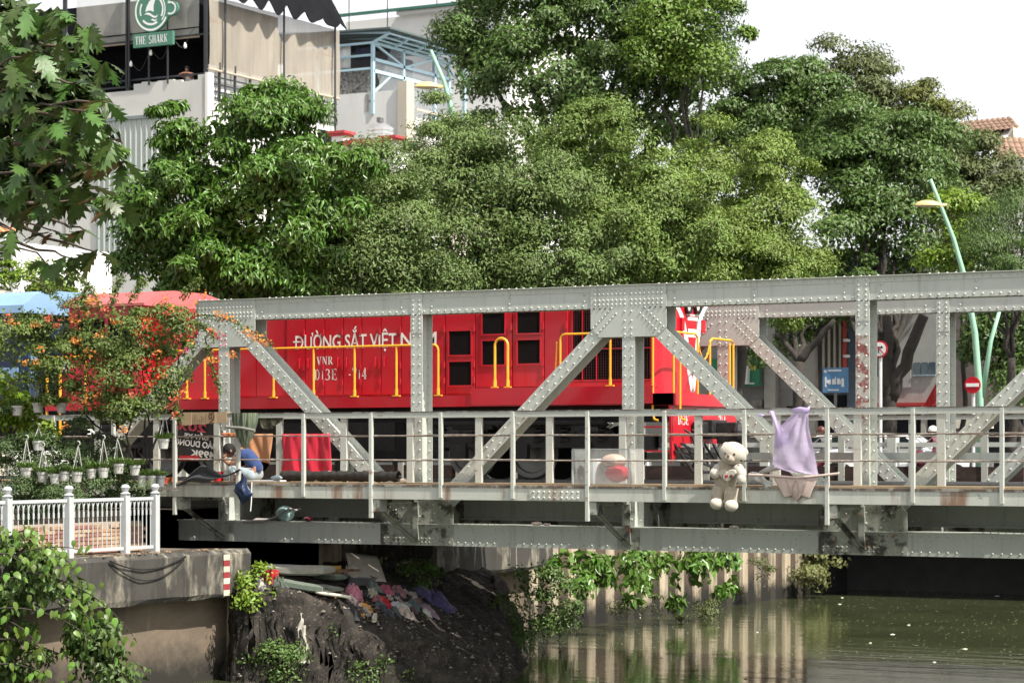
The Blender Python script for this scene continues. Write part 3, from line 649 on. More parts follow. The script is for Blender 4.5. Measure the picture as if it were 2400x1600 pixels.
# yellow handrails
YR = YS + .03
def arc(pts, r=.02, name='handrail'): MB().tube(pts, r, 8).build(name, YEL, LO)
zr = 2.34
def corner(x, s, z, n_=5, rr=.1): return [(x + s * (rr - rr * math.sin(t)), YR, z - rr + rr * math.cos(t)) for t in [R_(90 - 90 * i / n_) for i in range(n_ + 1)]]
def stanchion(x, zb, zt):
    MB().tube([(x, YR, zb), (x, YR, zt)], .021, 8).tube([(x, YR, zb), (x, YR, zb + .13)], .029, 8).box(x - .07, x + .07, YR - .035, YR + .035, zb - .001, zb + .02).build('stanchion', YEL, LO)
x1 = X(1027, YR); x0 = X(390, YR)
arc([(x0, YR, zr)] + [(x, YR, zr) for x in frange(x0 + .3, x1 - .11, .5)] + corner(x1, -1, zr)[::-1] + [(x1, YR, ZSILL)])
for px in (438, 480, 641, 735, 831, 929, 1027): stanchion(X(px, YR), ZSILL + .002, zr - (.02 if px != 1027 else .15))
xa, xb = X(1160, YR), X(1190, YR); zt = 2.42; zb = ZSILL + .126; r = (xb - xa) / 2
arc([(xa, YR, zb)] + [((xa + xb) / 2 - r * math.cos(t), YR, zt - r + r * math.sin(t)) for t in [R_(18 * i) for i in range(11)]] + [(xb, YR, zb)], .024)
for x in (xa, xb): MB().tube([(x, YR, zb), (x, YR, zb + .13)], .033, 8).box(x - .06, x + .06, YR - .035, YR + .035, zb, zb + .02).build('stanchion_foot', YEL, LO)
xa, xb = X(1313, YR), X(1530, YR); zr2 = 2.46
arc([(xa, YR, zb)] + corner(xa, 1, zr2) + [(xb - .1, YR, zr2)] + corner(xb, -1, zr2)[::-1] + [(xb, YR, 1.1), (xb + .03, YR, 1.02), (xb + .1, YR, 1.0)])
stanchion(X(1430, YR), zb, zr2 - .02)
xg = X(1594, YR); arc([(xg, YR, 2.0), (xg, YR, 1.1), (xg + .03, YR, 1.02), (xg + .1, YR, 1.0)], .02); arc([(xg, YR, 1.9)] + corner(xg, -1, zr2)[::-1][-3:] + [(xb + .15, YR, zr2)], .02)
xe = XR - .05
arc([(xe, YR + .1, ZSILL), (xe, YR + .1, zr2 - .05), (xe, YR + .2, zr2), (xe, YC - .35, zr2), (xe, YC - .25, zr2 - .06), (xe, YC - .25, ZSILL)])
arc([(xe, YC + .25, ZSILL), (xe, YC + .25, zr2 - .1), (xe, YC + .35, zr2 - .05), (xe, YS2 - .2, zr2 - .05), (xe, YS2 - .1, zr2 - .1), (xe, YS2 - .1, ZSILL)]); arc([(xe, YS2 - .25, ZSILL), (xe, YS2 - .25, zr2 - .1)])
def chain(p, q_, sag, n_=14, r=.014):
    p, q_ = Vector(p), Vector(q_); pts = [p.lerp(q_, i / n_) - Vector((0, 0, sag * 4 * (i / n_) * (1 - i / n_))) for i in range(n_ + 1)]
    m = MB()
    for i in range(n_): m.bar(pts[i], pts[i].lerp(pts[i + 1], .85), r * (2.2 if i % 2 else 1), r * (1 if i % 2 else 2.2))
    m.build('chain', YEL, LO, kind='stuff')
chain((xe, YC - .25, zr2 - .12), (xe, YC + .25, zr2 - .15), .28)
chain((xa - .06, YR, zr2 - .12), (xa - .10, YR, zb + .02), 0, 18)
# rear rails
for x in (XL + .02, XL + .34): arc([(x, YR, .75), (x, YR, 2.2), (x + .12, YR, 2.26), (x + .3, YR, 2.26)], .028)
arc([(XL + .95, YR, 1.4), (XL + .95, YR, 2.26), (XA + .1, YR, 2.26)], .022); arc([(XL + .02, YR, 2.28), (XL + 1.3, YR, 2.28)], .02)

# blue carriage coupled behind
CA = thing('railway_carriage', 'blue railway carriage with pale roof coupled behind the red locomotive', 'railway carriage', (-12, YC, 0))
BLUE = mat('carriage_navy', (.012, .022, .06), .4, var=.1); LBL = mat('carriage_pale_blue', (.22, .36, .55), .45, var=.08)
MB().box(-24, -5.55, YS + .05, YS2 - .05, .95, 3.15).build('body', BLUE, CA)
pr = [(-1.32, 3.151), (-1.3, 3.3), (-.95, 3.52), (-.4, 3.62), (.4, 3.62), (.95, 3.52), (1.3, 3.3), (1.32, 3.151)]
MB().prism(pr, ((-24.1, YC, 0), (0, 1, 0), (0, 0, 1), (1, 0, 0)), 18.7).build('roof', LBL, CA)
MB().box(-5.549, -5.50, YS + .35, YS + .6, .95, 2.5).build('end_post', LBL, CA); MB().box(-24, -5.55, YS + .03, YS + .049, 1.9, 2.1).build('stripe', LBL, CA)
MB().box(-24, -5.6, 1.4, 3.1, .5, .949).build('underframe', BLACK, CA)
for x in (-8, -10.2):
    for y in (1.70, 2.82): MB().lathe([(.3, 0), (.46, 0), (.44, .13), (.1, .13)], (x, y, .46), 20, (0, -1, 0)).build('wheel', BLACK, CA)
# ------------------------------------------------------------------ buildings behind
PLAST = mat('pale_plaster', (.56, .56, .53), .85, var=.05, scale=.3, bump=.06, bscale=5, layers=[((.40, .36, .29), (.9, .9, .12), .60, .75, .55), ((.42, .42, .40), .35, .5, .7, .35)])
WHTP = mat('white_plaster', (.72, .72, .70), .8, var=.05, scale=.4, layers=[((.5, .48, .44), (1, 1, .15), .6, .75, .4)])
BEIGE = mat('beige_plaster', (.50, .45, .37), .85, var=.06, scale=.5, layers=[((.36, .32, .26), (1, 1, .2), .55, .75, .5)])
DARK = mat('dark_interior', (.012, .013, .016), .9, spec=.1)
DKST = mat('dark_frame', (.035, .038, .042), .5)
CLOTHD = mat('black_awning', (.012, .012, .014), .95, var=.2, scale=1, spec=.05)
NET = mat('shade_net', (.40, .36, .30), .9, var=.1, scale=(.8, .8, .25), alpha=.72, layers=[((.36, .21, .13), (.05, .05, .9), .53, .60, .75), ((.30, .27, .23), (4, 4, .25), .45, .6, .5)])
FILM = mat('clear_blind', (.55, .55, .50), .5, var=.06, alpha=.5, layers=[((.30, .30, .27), (.6, .6, .5), .5, .65, .5)])
GREENS = mat('sign_green', (.075, .21, .145), .5, var=.05); SIGNW = mat('sign_white', (.80, .83, .80), .5, var=.02)
SKYB = mat('pale_blue_steel', (.42, .60, .68), .45, var=.06)
GLASS = mat('window_glass', (.06, .09, .11), .08, spec=.6)
def P(v, i): return tuple(v)[i]
XF = -31.6
c0 = on_x(483, 175, XF); YF = c0.y; YE = on_x(787, 200, XF).y
def zx(px, py, x=XF): return on_x(px, py, x).z
def zy(px, py, y=YF): return on_y(px, py, y).z
def xy(px, y=YF): return on_y(px, 500, y).x
zb = zx(483, 176); zt = zx(483, -60)
CF = thing('cafe_building', 'pale plastered corner building with open rooftop cafe behind brown shade netting', 'building', (XF - 8, YF + 4, ZS))
xw = xy(-60)
m = MB(); m.box(xw, XF, YF, YE, ZS, zb - .9); m.build('wall', PLAST, CF)
# parapet of the front side with ragged top, side opening with rails and plank walls
m = MB(); N = 30
for i in range(N):
    a = xw + (XF - xw) * i / N; b_ = xw + (XF - xw) * (i + 1) / N; m.box(a, b_, YF, YF + .15, zb - .899, zb - .35 + (.42 if xy(300) < a else 0) * random.uniform(.35, 1.))
m.build('parapet', PLAST, CF)
MB().box(xy(390, YF) - .12, xy(390, YF), YF - .02, YF - .005, 0, zb - 4).build('downpipe', PLAST, CF)
MB().box(xy(152), xy(155), YF - .03, YF - .004, ZS, zb - 3).build('wall_joint', mat('joint_dark', (.25, .24, .22), .8), CF)
MB().box(XF - .02, XF + .12, YF - .04, YF + .35, ZS, zb + .1).build('corner_pier', WHTP, CF)
# roller shutter window
a, b_ = xy(228), xy(372); za, zbb = zy(300, 365), zy(300, 282)
sh_ = MB().box(a, b_, YF - .06, YF - .01, za - 4, zbb).build('shutter', mat('shutter_grey_green', (.42, .46, .43), .6, var=.05), CF)
m = MB()
for x in frange(a + .1, b_ - .05, .28): m.box(x, x + .05, YF - .10, YF - .061, za - 4, zbb - .02)
m.build('rib', mat('shutter_grey_green', (.4, .4, .4)), sh_, kind='stuff')
MB().box(a - .1, b_ + .12, YF - .14, YF - .002, zbb, zbb + .14).build('shutter_hood', mat('hood_grey', (.20, .23, .23), .6), CF)
MB().box(xy(405), xy(450), YF - .05, YF - .003, zy(400, 300), zy(400, 287)).build('vent_slot', DARK, CF)
# cafe terrace: dark interior, posts, beams, roof
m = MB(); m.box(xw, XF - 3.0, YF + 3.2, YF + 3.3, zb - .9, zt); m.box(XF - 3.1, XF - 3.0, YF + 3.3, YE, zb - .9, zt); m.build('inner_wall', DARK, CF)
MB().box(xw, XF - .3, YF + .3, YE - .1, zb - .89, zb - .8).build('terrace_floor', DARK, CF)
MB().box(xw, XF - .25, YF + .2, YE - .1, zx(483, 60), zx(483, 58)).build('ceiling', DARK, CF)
for px in (150, 297, 480): x = xy(px); MB().box(x - .07, x + .07, YF + .02, YF + .14, zb - .3, zt).build('post', DKST, CF)
for px in (150, 297, 303, 350, 394): x = xy(px); MB().box(x - .03, x + .03, YF - .05, YF - .005, zb - .2, zt if px > 296 else zt).build('sign_post' if px > 310 else 'post', DKST, CF)
for py in (zy(400, 88), zy(400, 195), zy(400, 180)): MB().box(xw, XF, YF + .15, YF + .20, py, py + .07).build('rail', DKST, CF)
# clear roll-down blind on the front and brown shade netting on the side
za, zc = zy(300, 98), zt
def folds(u, v, k, a_): return a_ * (math.sin(u * k + 2 * math.sin(v * 3 + u * 5)) + .5 * math.sin(u * k * 2.7 + v * 4))
x1_, x2_ = xy(170), xy(458)
MB().grid(lambda u, v: (x1_ + (x2_ - x1_) * u, YF + .24 + folds(u, v, 20, .015), za + .22 * (1 - u) * 0 + v * (zc - za)), 40, 6).build('clear_blind', FILM, CF, smooth=True)
MB().tube([(x1_, YF + .24, za - .02), (x2_, YF + .24, za - .02)], .05, 8).build('blind_roller', mat('roller_tan', (.45, .38, .30), .7), CF)
zn0, zn1 = zx(483, 160), zx(483, -12)
def net(u, v):
    y = YF + .05 + (YE + .1 - YF) * u
    top = zn1 if u < .02 else zn1 - .0 * u
    return (XF + .10 + folds(u, v, 46, .035) * (1 - .3 * v), y, zn0 + v * (zn1 - zn0) * (1 if u > -1 else 1))
MB().grid(net, 110, 10).build('shade_netting', NET, CF, smooth=True)
MB().tube([(XF + .12, YF, zn0 - .03), (XF + .12, YE + .1, zn0 - .03)], .05, 8).build('netting_pole', mat('roller_tan', (.5, .5, .5)), CF)
for px in (516, 654, 774):
    y = on_x(px, 100, XF).y; MB().tube([(XF + .25, y, zn0 - 2.0), (XF + .25, y, zt)], .045, 6).build('outer_post', DKST, CF)
# side rails below the netting
for py in (178, 195, 212, 228): z = zx(483, py); MB().box(XF + .02, XF + .06, YF + .3, YE, z, z + .06).build('side_rail', DKST, CF)
for k in range(9): y = YF + .8 + k * 1.05; MB().box(XF + .0, XF + .08, y, y + .08, zb - .95, zb + .6).build('side_post', DKST, CF)
MB().box(XF - .3, XF - .2, YF + .3, YE, zb - .9, zb + .5).build('side_parapet', WHTP, CF)
ys_ = on_x(745, 250, XF).y; MB().box(XF - .5, XF + .01, ys_, YE - .1, zb - 4.2, zb - 1.2).build('dark_opening', DARK, CF)
for k in range(6): MB().box(XF + .02, XF + .05, ys_ + k * .45, ys_ + k * .45 + .06, zb - 4.2, zb - 1.2).build('window_bar', DKST, CF)
MB().box(XF + .01, XF + .25, YE - .2, YE + .1, ZS, zb - 1.4).build('end_pier', WHTP, CF)
# black scalloped awning above the netting
def awn(u, v):
    y = YF + .6 + u * (YE - YF - .9); z = zn1 - .1
    return (XF - 1.0 + v * 1.75, y, z + 3.2 - v * 2.9 - .38 * abs(math.sin(u * 20)) * v + .08 * math.sin(u * 47 + v * 5))
MB().grid(awn, 88, 6).build('awning', CLOTHD, CF, solid=.04)
# string of bulbs
m = MB(); pts = []
for i in range(31): t = i / 30; pts.append((xy(255) + (xy(455) - xy(255)) * t, YF - .02, zy(300, 172) + 1.5 * t - .5 * math.sin(t * math.pi * 4) ** 2))
MB().tube(pts, .012, 4).build('light_string', DKST, CF)
BULB = mat('bulb_glass', (.85, .85, .80), .2)
for i in (2, 8, 15, 22, 27): MB().lathe([(.02, .1), (.05, .04), (.07, -.06), (.04, -.13)], pts[i], 8).build('bulb', BULB, CF)
# sign: round cup logo above a name board, both flat against the front
SG = thing('cafe_sign', 'green cup-shaped sign with shark fin above a green board reading THE SHARK', 'sign', (xy(372), YF - .3, zy(372, 105)))
ys = YF - .30; cx, cz = xy(366), zy(366, 27); RR = (xy(408) - xy(326)) / 2
m = MB(); pl = [(RR * math.cos(t), 1.0 * RR * math.sin(t)) for t in [R_(k * 8) for k in range(45)]]
m.prism(pl, ((cx, ys + .12, cz), (1, 0, 0), (0, 0, 1), (0, -1, 0)), .12)
hp = [(RR * .8, -.42 * RR), (RR * 1.15, -.34 * RR)] + [(RR * 1.18 + .30 * RR * math.sin(t), -.02 * RR - .32 * RR * math.cos(t)) for t in [R_(k * 15) for k in range(13)]] + [(RR * .8, .30 * RR)]
m.prism(hp, ((cx, ys + .118, cz), (1, 0, 0), (0, 0, 1), (0, -1, 0)), .114); lg = m.build('logo_disc', GREENS, SG)
m = MB(); yl = ys - .006
def ring(r0, r1, a0, a1, n_=30):
    for i in range(n_):
        t0, t1 = R_(a0 + (a1 - a0) * i / n_), R_(a0 + (a1 - a0) * (i + 1) / n_)
        m.add([(cx + r * math.cos(t), yl, cz + r * math.sin(t)) for r, t in ((r0, t0), (r1, t0), (r1, t1), (r0, t1))], [(0, 1, 2, 3)])
def poly(pts): m.add([(cx + a * RR, yl, cz + b * RR) for a, b in pts], [tuple(range(len(pts)))])
ring(RR * .86, RR * .95, 100, 335); ring(RR * .60, RR * .69, -30, 75); ring(RR * .60, RR * .68, 150, 200); ring(RR * .60, RR * .70, 222, 300); ring(RR * .74, RR * .80, -40, 60)
poly([(-.36, -.06), (-.28, .18), (-.12, .42), (.06, .52), (.30, .54), (.20, .42), (.12, .2), (.12, -.10), (-.05, -.02), (-.2, -.02)])
poly([(-.42, -.18), (-.28, -.10), (-.1, -.12), (.1, -.26), (.25, -.30), (.40, -.22), (.26, -.38), (.1, -.36), (-.1, -.24), (-.28, -.18)])
poly([(-.05, -.44), (.06, -.40), (.2, -.46), (.34, -.42), (.2, -.55), (.08, -.50)])
for (a, b), (c, d) in zip([(.93, .26), (1.15, .26), (1.32, .14), (1.36, -.02), (1.3, -.18), (1.15, -.26)], [(1.15, .26), (1.32, .14), (1.36, -.02), (1.3, -.18), (1.15, -.26), (.93, -.24)]):
    m.bar((cx + a * RR, yl, cz + b * RR), (cx + c * RR, yl, cz + d * RR), .004, .08 * RR, (0, 0, 1) if abs(c - a) > abs(d - b) else (1, 0, 0))
m.build('logo_marking', SIGNW, lg)
xa, xb = xy(323), xy(415); za, zc = zy(370, 111), zy(370, 79); bd = MB().box(xa, xb, ys, ys + .14, za, zc).build('name_board', GREENS, SG)
m = MB(); hh = (zc - za) * .62; w1 = (xb - xa) * .086
wd = serif_text(m, 'THE SHARK', (xa + .10, yl, za + (zc - za) * .19), (1, 0, 0), (0, 0, 1), hh, w1, .14); m.build('lettering', SIGNW, bd)
# ------------------------------------------------------------------ cage building: pale blue steel roof terrace on a beige house
XG = -33.0; cg = on_x(874, 60, XG); YG = cg.y
CB = thing('terrace_house', 'beige house with pale blue steel mesh cage on its roof terrace', 'building', (XG - 3, YG + 4, ZS))
xl, xr = on_y(760, 200, YG).x, on_y(936, 200, YG).x; xr2 = on_y(957, 200, YG).x
def zg(px, py): return on_y(px, py, YG).z
zw = zg(800, 222); ztop = zg(874, 75)
YG2 = on_x(1085, 200, xr2).y
MB().box(xl - 6, xr, YG, YG2, ZS, zw - 1.2).build('wall', WHTP, CB)
MB().box(xl - 6, xr, YG, YG + .2, zw - 1.199, zw).build('parapet', WHTP, CB)
MB().box(xr, xr2, YG - .15, YG + .5, ZS, zw + .35).build('corner_pier', BEIGE, CB)
MB().box(xr - .6, xr2 - .05, YG + .5, YG2 + 6, ZS, zw - 3.3).build('street_front', BEIGE, CB)
MB().box(xr - .6, xr2 + .3, YG + .5, YG2 + 6, zw - 3.0, zw - 2.55).build('balcony_slab', BEIGE, CB)
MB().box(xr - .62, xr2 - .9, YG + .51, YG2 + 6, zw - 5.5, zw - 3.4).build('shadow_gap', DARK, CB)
m = MB()
MB().box(xr2 + .05, xr2 + .13, YG + .5, YG2 + 6, zw - .9, zw - .8).build('balcony_rail', BEIGE, CB)
MB().box(xr2 + .06, xr2 + .12, YG + .5, YG2 + 6, zw - 2.5, zw - 2.42).build('balcony_rail', BEIGE, CB)
y = YG + .6; PK = mat('railing_white', (.62, .60, .56), .6)
while y < YG2 + 6: MB().box(xr2 + .07, xr2 + .11, y, y + .07, zw - 2.42, zw - 1.3).build('picket', PK, CB); y += .33
MB().box(xr2 + .06, xr2 + .12, YG + .5, YG2 + 6, zw - 1.3, zw - 1.22).build('balcony_rail', PK, CB)
m = MB(); m.box(on_y(857, 200, YG).x, on_y(864, 200, YG).x, YG - .02, YG - .004, zg(860, 262), zg(860, 222)); m.box(on_y(864, 200, YG).x, on_y(878, 200, YG).x, YG - .02, YG - .004, zg(860, 241), zg(860, 235)); m.build('cement_patch', mat('cement_grey', (.34, .33, .31), .9), CB)
# cage frame
def cbar(a, b, t=.14): MB().bar(a, b, t, t).build('cage_bar', SKYB, CB)
YK = on_x(1052, 100, XG).y; zc_, ze = zg(874, 100), zg(874, 72)
for y in (YG, YG + 2.6, YG + 5.4, YG + 8.2, YK): cbar((XG, y, zw - 1), (XG, y, zc_))
for z in (zc_, zc_ - .75, zg(874, 166)): cbar((XG, YG, z), (XG, YK, z))
for k in range(4): cbar((XG, YG + 2.7 * k, zc_ - (.75 if k % 2 else 0)), (XG, YG + 2.7 * (k + 1), zc_ - (0 if k % 2 else .75)), .09)
for k in range(5): y = YG + (YK - YG) * k / 4; cbar((XG, y, zc_), (XG + .9, y, ztop - .12), .1); cbar((XG - 6, y, zc_ + .9), (XG + .9, y, ztop - .12), .08)
for k in (.3, .6, .95): cbar((XG + .9 * k, YG, zc_ + (ztop - .12 - zc_) * k), (XG + .9 * k, YK, zc_ + (ztop - .12 - zc_) * k), .07)
for x in (XG - 3, XG - 6): cbar((x, YG, zw), (x, YG, zc_), .1)
for z in (zc_, zg(874, 160), zc_ - .55): cbar((XG - 6.5, YG, z), (XG, YG, z), .1)
cbar((XG, YG, zg(874, 219)), (XG, YG + 1.5, zg(874, 168)), .09)
MB().add([(XG - 7, YG - .3, ztop + .25), (XG + 1.1, YG - .3, ztop + .05), (XG + 1.1, YK + .3, ztop + .05), (XG - 7, YK + .3, ztop + .25)], [(0, 1, 2, 3)]).build('roof_sheet', mat('tin_roof', (.10, .13, .13), .6), CB, solid=.08)
m = MB()
for k in range(64): y = YG + (YK - YG) * k / 64; m.bar((XG + .02, y, zw - .5), (XG + .02, min(y + 1.55, YK), zw - .5 + (min(y + 1.55, YK) - y) * 1.7), .018, .018).bar((XG + .03, y, zc_ - .8), (XG + .03, min(y + 1.3, YK), zc_ - .8 - (min(y + 1.3, YK) - y) * 1.7), .018, .018)
m.build('wire_mesh', mat('mesh_grey', (.35, .38, .40), .5), CB, kind='stuff')
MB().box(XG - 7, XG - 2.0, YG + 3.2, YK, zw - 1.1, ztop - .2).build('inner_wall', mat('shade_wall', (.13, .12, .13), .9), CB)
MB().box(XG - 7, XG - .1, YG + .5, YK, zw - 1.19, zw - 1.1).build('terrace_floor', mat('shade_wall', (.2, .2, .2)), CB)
m = MB(); m.box(XG - 6, XG - .25, YG + .25, YG + .3, zw + .02, zg(830, 165)); m.build('stacked_sacks', mat('sack_pattern', (.30, .29, .27), .9, var=.5, scale=9, bump=.6, layers=[((.05, .05, .06), 7, .5, .6, .8)]), label='heap of patterned grey sacks behind the blue cage mesh', cat='sacks')
def cloth(name, label, fn, nu, nv, ma, cat='cloth', th=.008, group=None): return MB().grid(fn, nu, nv).build(name, ma, smooth=True, solid=th, label=label, cat=cat, group=group)
x1c, x2c = on_y(786, 100, YG).x, on_y(816, 100, YG).x
cloth('hanging_sheet', 'white sheet drying behind the blue cage mesh', lambda u, v: (x1c + (x2c - x1c) * u, YG + .18 + .05 * math.sin(u * 9), zg(800, 160) + v * (zg(800, 108) - zg(800, 160))), 12, 4, WHTP)
x1d, x2d = on_y(828, 100, YG).x, on_y(866, 100, YG).x
cloth('hanging_sheet', 'dark cloth with pale border drying behind the blue cage mesh', lambda u, v: (x1d + (x2d - x1d) * u, YG + .18 + .05 * math.sin(u * 8), zg(840, 140) + v * (zg(840, 106) - zg(840, 140)) - .12 * math.sin(u * 3.1) * v), 12, 4, mat('dark_navy_cloth', (.03, .035, .06), .9))
# ------------------------------------------------------------------ white house with red trim, its water tank
YW = YG - 9; WH = thing('white_house', 'small white house with red moulded trim in front of the beige house', 'building', (on_y(860, 300, YW).x, YW + 2, ZS))
def wx(px): return on_y(px, 300, YW).x
def wz(py, px=860): return on_y(px, py, YW).z
m = MB(); pts = [(wx(760), wz(345)), (wx(830), wz(338)), (wx(870), wz(340)), (wx(912), wz(352))]
pl = [(pts[0][0], ZS)] + [(pts[-1][0], ZS)] + pts[::-1]; m.prism(pl, ((0, YW + 4, 0), (1, 0, 0), (0, 0, 1), (0, -1, 0)), 4); m.build('wall', WHTP, WH)
REDT = mat('red_trim', (.42, .05, .06), .6, var=.1)
m = MB()
for a, b in zip(pts[:-1], pts[1:]): m.bar((a[0], YW - .05, a[1] + .1), (b[0], YW - .05, b[1] + .1), .3, .22)
m.build('trim', REDT, WH)
for px, py in ((916, 328), (797, 308)):
    x = wx(px); MB().box(x - .28, x + .28, YW - .2, YW + .35, ZS, wz(py + 8)).build('pillar', WHTP, WH); m = MB(); m.box(x - .36, x + .36, YW - .28, YW + .43, wz(py + 8), wz(py + 2)); m.box(x - .44, x + .44, YW - .36, YW + .51, wz(py + 2), wz(py - 4)); m.build('pillar_cap', REDT, WH)
WT = thing('water_tank', 'ribbed steel water tank standing on the red trimmed white house', 'water tank', (wx(830), YW + 2, wz(335)))
prof = [(.05, -.35)]
for k in range(7): prof += [(.52, -.3 + .16 * k), (.56, -.26 + .16 * k), (.56, -.2 + .16 * k), (.52, -.16 + .16 * k)]
prof += [(.3, .95), (.05, 1.0)]
MB().lathe(prof, (wx(830), YW + 2, wz(330)), 20).build('tank', mat('tank_steel', (.6, .6, .6), .3, .8), WT, smooth=False); MB().box(wx(826), wx(834), YW + 1.85, YW + 2.15, wz(326) + .95, wz(326) + 1.15).build('hatch', STEEL, WT)
# pale building far behind, top only
FB = thing('far_white_building', 'plain white building rising behind the blue cage roof', 'building', (-50, 95, ZS))
a = on_d(810, 50, 150); b_ = on_d(960, 45, 150)
MB().box(a.x, b_.x + 8, a.y, a.y + 12, ZS, on_d(950, 52, 150).z).build('wall', WHTP, FB)
MB().box(a.x + 4, b_.x + 8, a.y - .5, a.y - .01, on_d(950, 52, 150).z, on_d(950, 38, 150).z).build('roof_parapet', WHTP, FB)
MB().box(b_.x - 4, b_.x + 8, a.y - .8, a.y - .51, on_d(950, 44, 150).z, on_d(950, 38, 150).z).build('green_ridge', mat('green_edge', (.05, .16, .12), .6), FB)
p_ = on_d(1015, 70, 149); MB().box(p_.x, p_.x + 4, p_.y, p_.y + .3, p_.z - 1.2, p_.z + .6).build('window', mat('green_glass', (.05, .2, .18), .2), FB)
for px in (818, 908, 1024): p_ = on_d(px, 60, 148); MB().tube([(p_.x, p_.y, p_.z - 2), (p_.x, p_.y, p_.z + 1.6)], .035, 5).build('antenna_pole', DKST, FB)
# ------------------------------------------------------------------ tile roofed houses at either side
TILE = mat('roof_tile', (.27, .175, .125), .85, var=.15, scale=3, layers=[((.20, .12, .09), (2, 2, 2), .5, .7, .6)])
def tile_slope(parent, o, A, B, N_, nu, nv, ma, su, sv):
    """courses of barrel tiles: each tile is an object"""
    o, A, B, N_ = [Vector(t) for t in (o, A, B, N_)]
    me = None
    for j in range(nv):
        for i in range(nu):
            pos = o + A * (su * i) + B * (sv * j) + N_ * .02
            if me is None:
                m = MB(); pr = [(-.5 * su, 0), (-.3 * su, .05), (0, .08), (.3 * su, .05), (.5 * su, 0)]
                m.add([A * a + N_ * (b + .03) for a, b in pr] + [A * a + N_ * b + B * sv * 1.1 for a, b in pr], [(k, k + 1, k + 6, k + 5) for k in range(4)])
                ob = m.build('roof_tile', ma, parent); me = ob.data
                for v in me.vertices: v.co += wloc(parent)
            else: ob = link_mesh('roof_tile', me, parent)
            ob.location = pos - wloc(parent)
d_ = 118; H1 = thing('tile_roof_house', 'pale grey house with brown tiled gable roof rising beyond the trees', 'building', on_d(2350, 1050, d_))
def hp_(px, py, dd=0): return on_d(px, py, d_ + dd)
r0, r1 = hp_(2282, 286), hp_(2380, 276); e0, e1 = hp_(2250, 318, -2), hp_(2352, 330, -2)
A_ = (r1 - r0).normalized(); B_ = (r0 - e0); B_ = (B_ - A_ * B_.dot(A_)); nrm = A_.cross(B_).normalized(); nrm = nrm if nrm.z > 0 else -nrm
tile_slope(H1, e0 + B_ * 0, A_, B_.normalized(), nrm, 12, 4, TILE, .26, B_.length / 4)
MB().add([r0, r1, e1, e0], [(0, 1, 2, 3)]).build('roof_slope', TILE, H1, solid=.08)
gx = [hp_(2380, 277), hp_(2352, 330, -2), hp_(2440, 345, -1)]; MB().add(gx, [(0, 1, 2)]).build('gable', BEIGE, H1, solid=.1)
MB().bar(gx[0] + Vector((0, -.1, 0)), gx[1] + Vector((0, -.1, 0)), .3, .2).build('barge_board', WHTP, H1)
l0, l1 = hp_(2352, 325, -3), hp_(2470, 330, -3); k0, k1 = hp_(2340, 372, -5), hp_(2470, 380, -5)
A2 = (l1 - l0).normalized(); B2 = l0 - k0; B2 = B2 - A2 * B2.dot(A2); n2 = A2.cross(B2).normalized(); n2 = n2 if n2.z > 0 else -n2
MB().add([l0, l1, k1, k0], [(0, 1, 2, 3)]).build('porch_roof', TILE, H1, solid=.08); tile_slope(H1, k0, A2, B2.normalized(), n2, 9, 4, TILE, .28, B2.length / 4)
a, b_ = hp_(2315, 375, -2), hp_(2480, 375, -2)
m = MB(); m.box(a.x, b_.x, a.y, a.y + 6, ZS, a.z); m.build('wall', mat('warm_grey_plaster', (.50, .47, .43), .85, var=.06), H1)
for px in (2318, 2395): p_ = hp_(px, 400, -5); MB().box(p_.x - .15, p_.x + .15, p_.y, p_.y + .3, ZS, k0.z).build('column', WHTP, H1)
MB().box(hp_(2310, 380, -5).x, hp_(2480, 380, -5).x, hp_(2310, 380, -5).y, hp_(2310, 380, -5).y + .4, hp_(2310, 392, -5).z, hp_(2310, 378, -5).z).build('porch_beam', WHTP, H1)
for px, py in ((2345, 455), (2375, 420)): p_ = hp_(px, py, -2.1); MB().box(p_.x, p_.x + .7, p_.y - .06, p_.y, p_.z - 1, p_.z).build('window', GLASS, H1)
d2 = 62; H2 = thing('tile_roof_house', 'white house with orange clay tile eaves beside the pale corner building', 'building', on_d(0, 1050, d2))
def h2(px, py, dd=0): return on_d(px, py, d2 + dd)
a = h2(32, 575); MB().box(a.x - 8, a.x, a.y, a.y + 4, ZS, a.z + .1).build('wall', WHTP, H2)
MB().box(a.x - 8, a.x - .02, a.y - .02, a.y - .001, h2(30, 640).z, h2(30, 585).z).build('vent_blocks', mat('vent_block', (.5, .5, .46), .8), H2)
m = MB()
for j in range(4):
    for i in range(4): x = a.x - .18 - i * .24; z = h2(30, 592 + 15 * j).z; m.box(x - .08, x + .08, a.y - .03, a.y - .021, z - .03, z + .02)
m.build('vent_slot', DARK, H2, kind='stuff')
e0_, r0_ = h2(34, 550), h2(36, 528, 1.5)
tile_slope(H2, Vector((e0_.x - 3.0, e0_.y, e0_.z)), (1, 0, 0), (r0_ - e0_ + Vector((0, 0, .0))).normalized() * 1 - Vector(((r0_ - e0_).normalized().x, 0, 0)), (0, -.4, .9), 15, 4, mat('orange_tile', (.50, .23, .11), .8, var=.15, scale=4), .2, .22)
MB().box(a.x - 8, a.x + .02, a.y - .35, a.y + .02, h2(34, 575).z, h2(34, 553).z).build('eave_band', WHTP, H2)
MB().box(h2(-20, 640).x, h2(62, 640).x, a.y - 1.2, a.y - .5, h2(0, 678).z, h2(0, 660).z).build('porch_canopy', WHTP, H2)
MB().box(h2(-20, 640).x, h2(56, 640).x, a.y - .9, a.y - .6, ZS, h2(0, 678).z).build('porch_wall', BEIGE, H2)
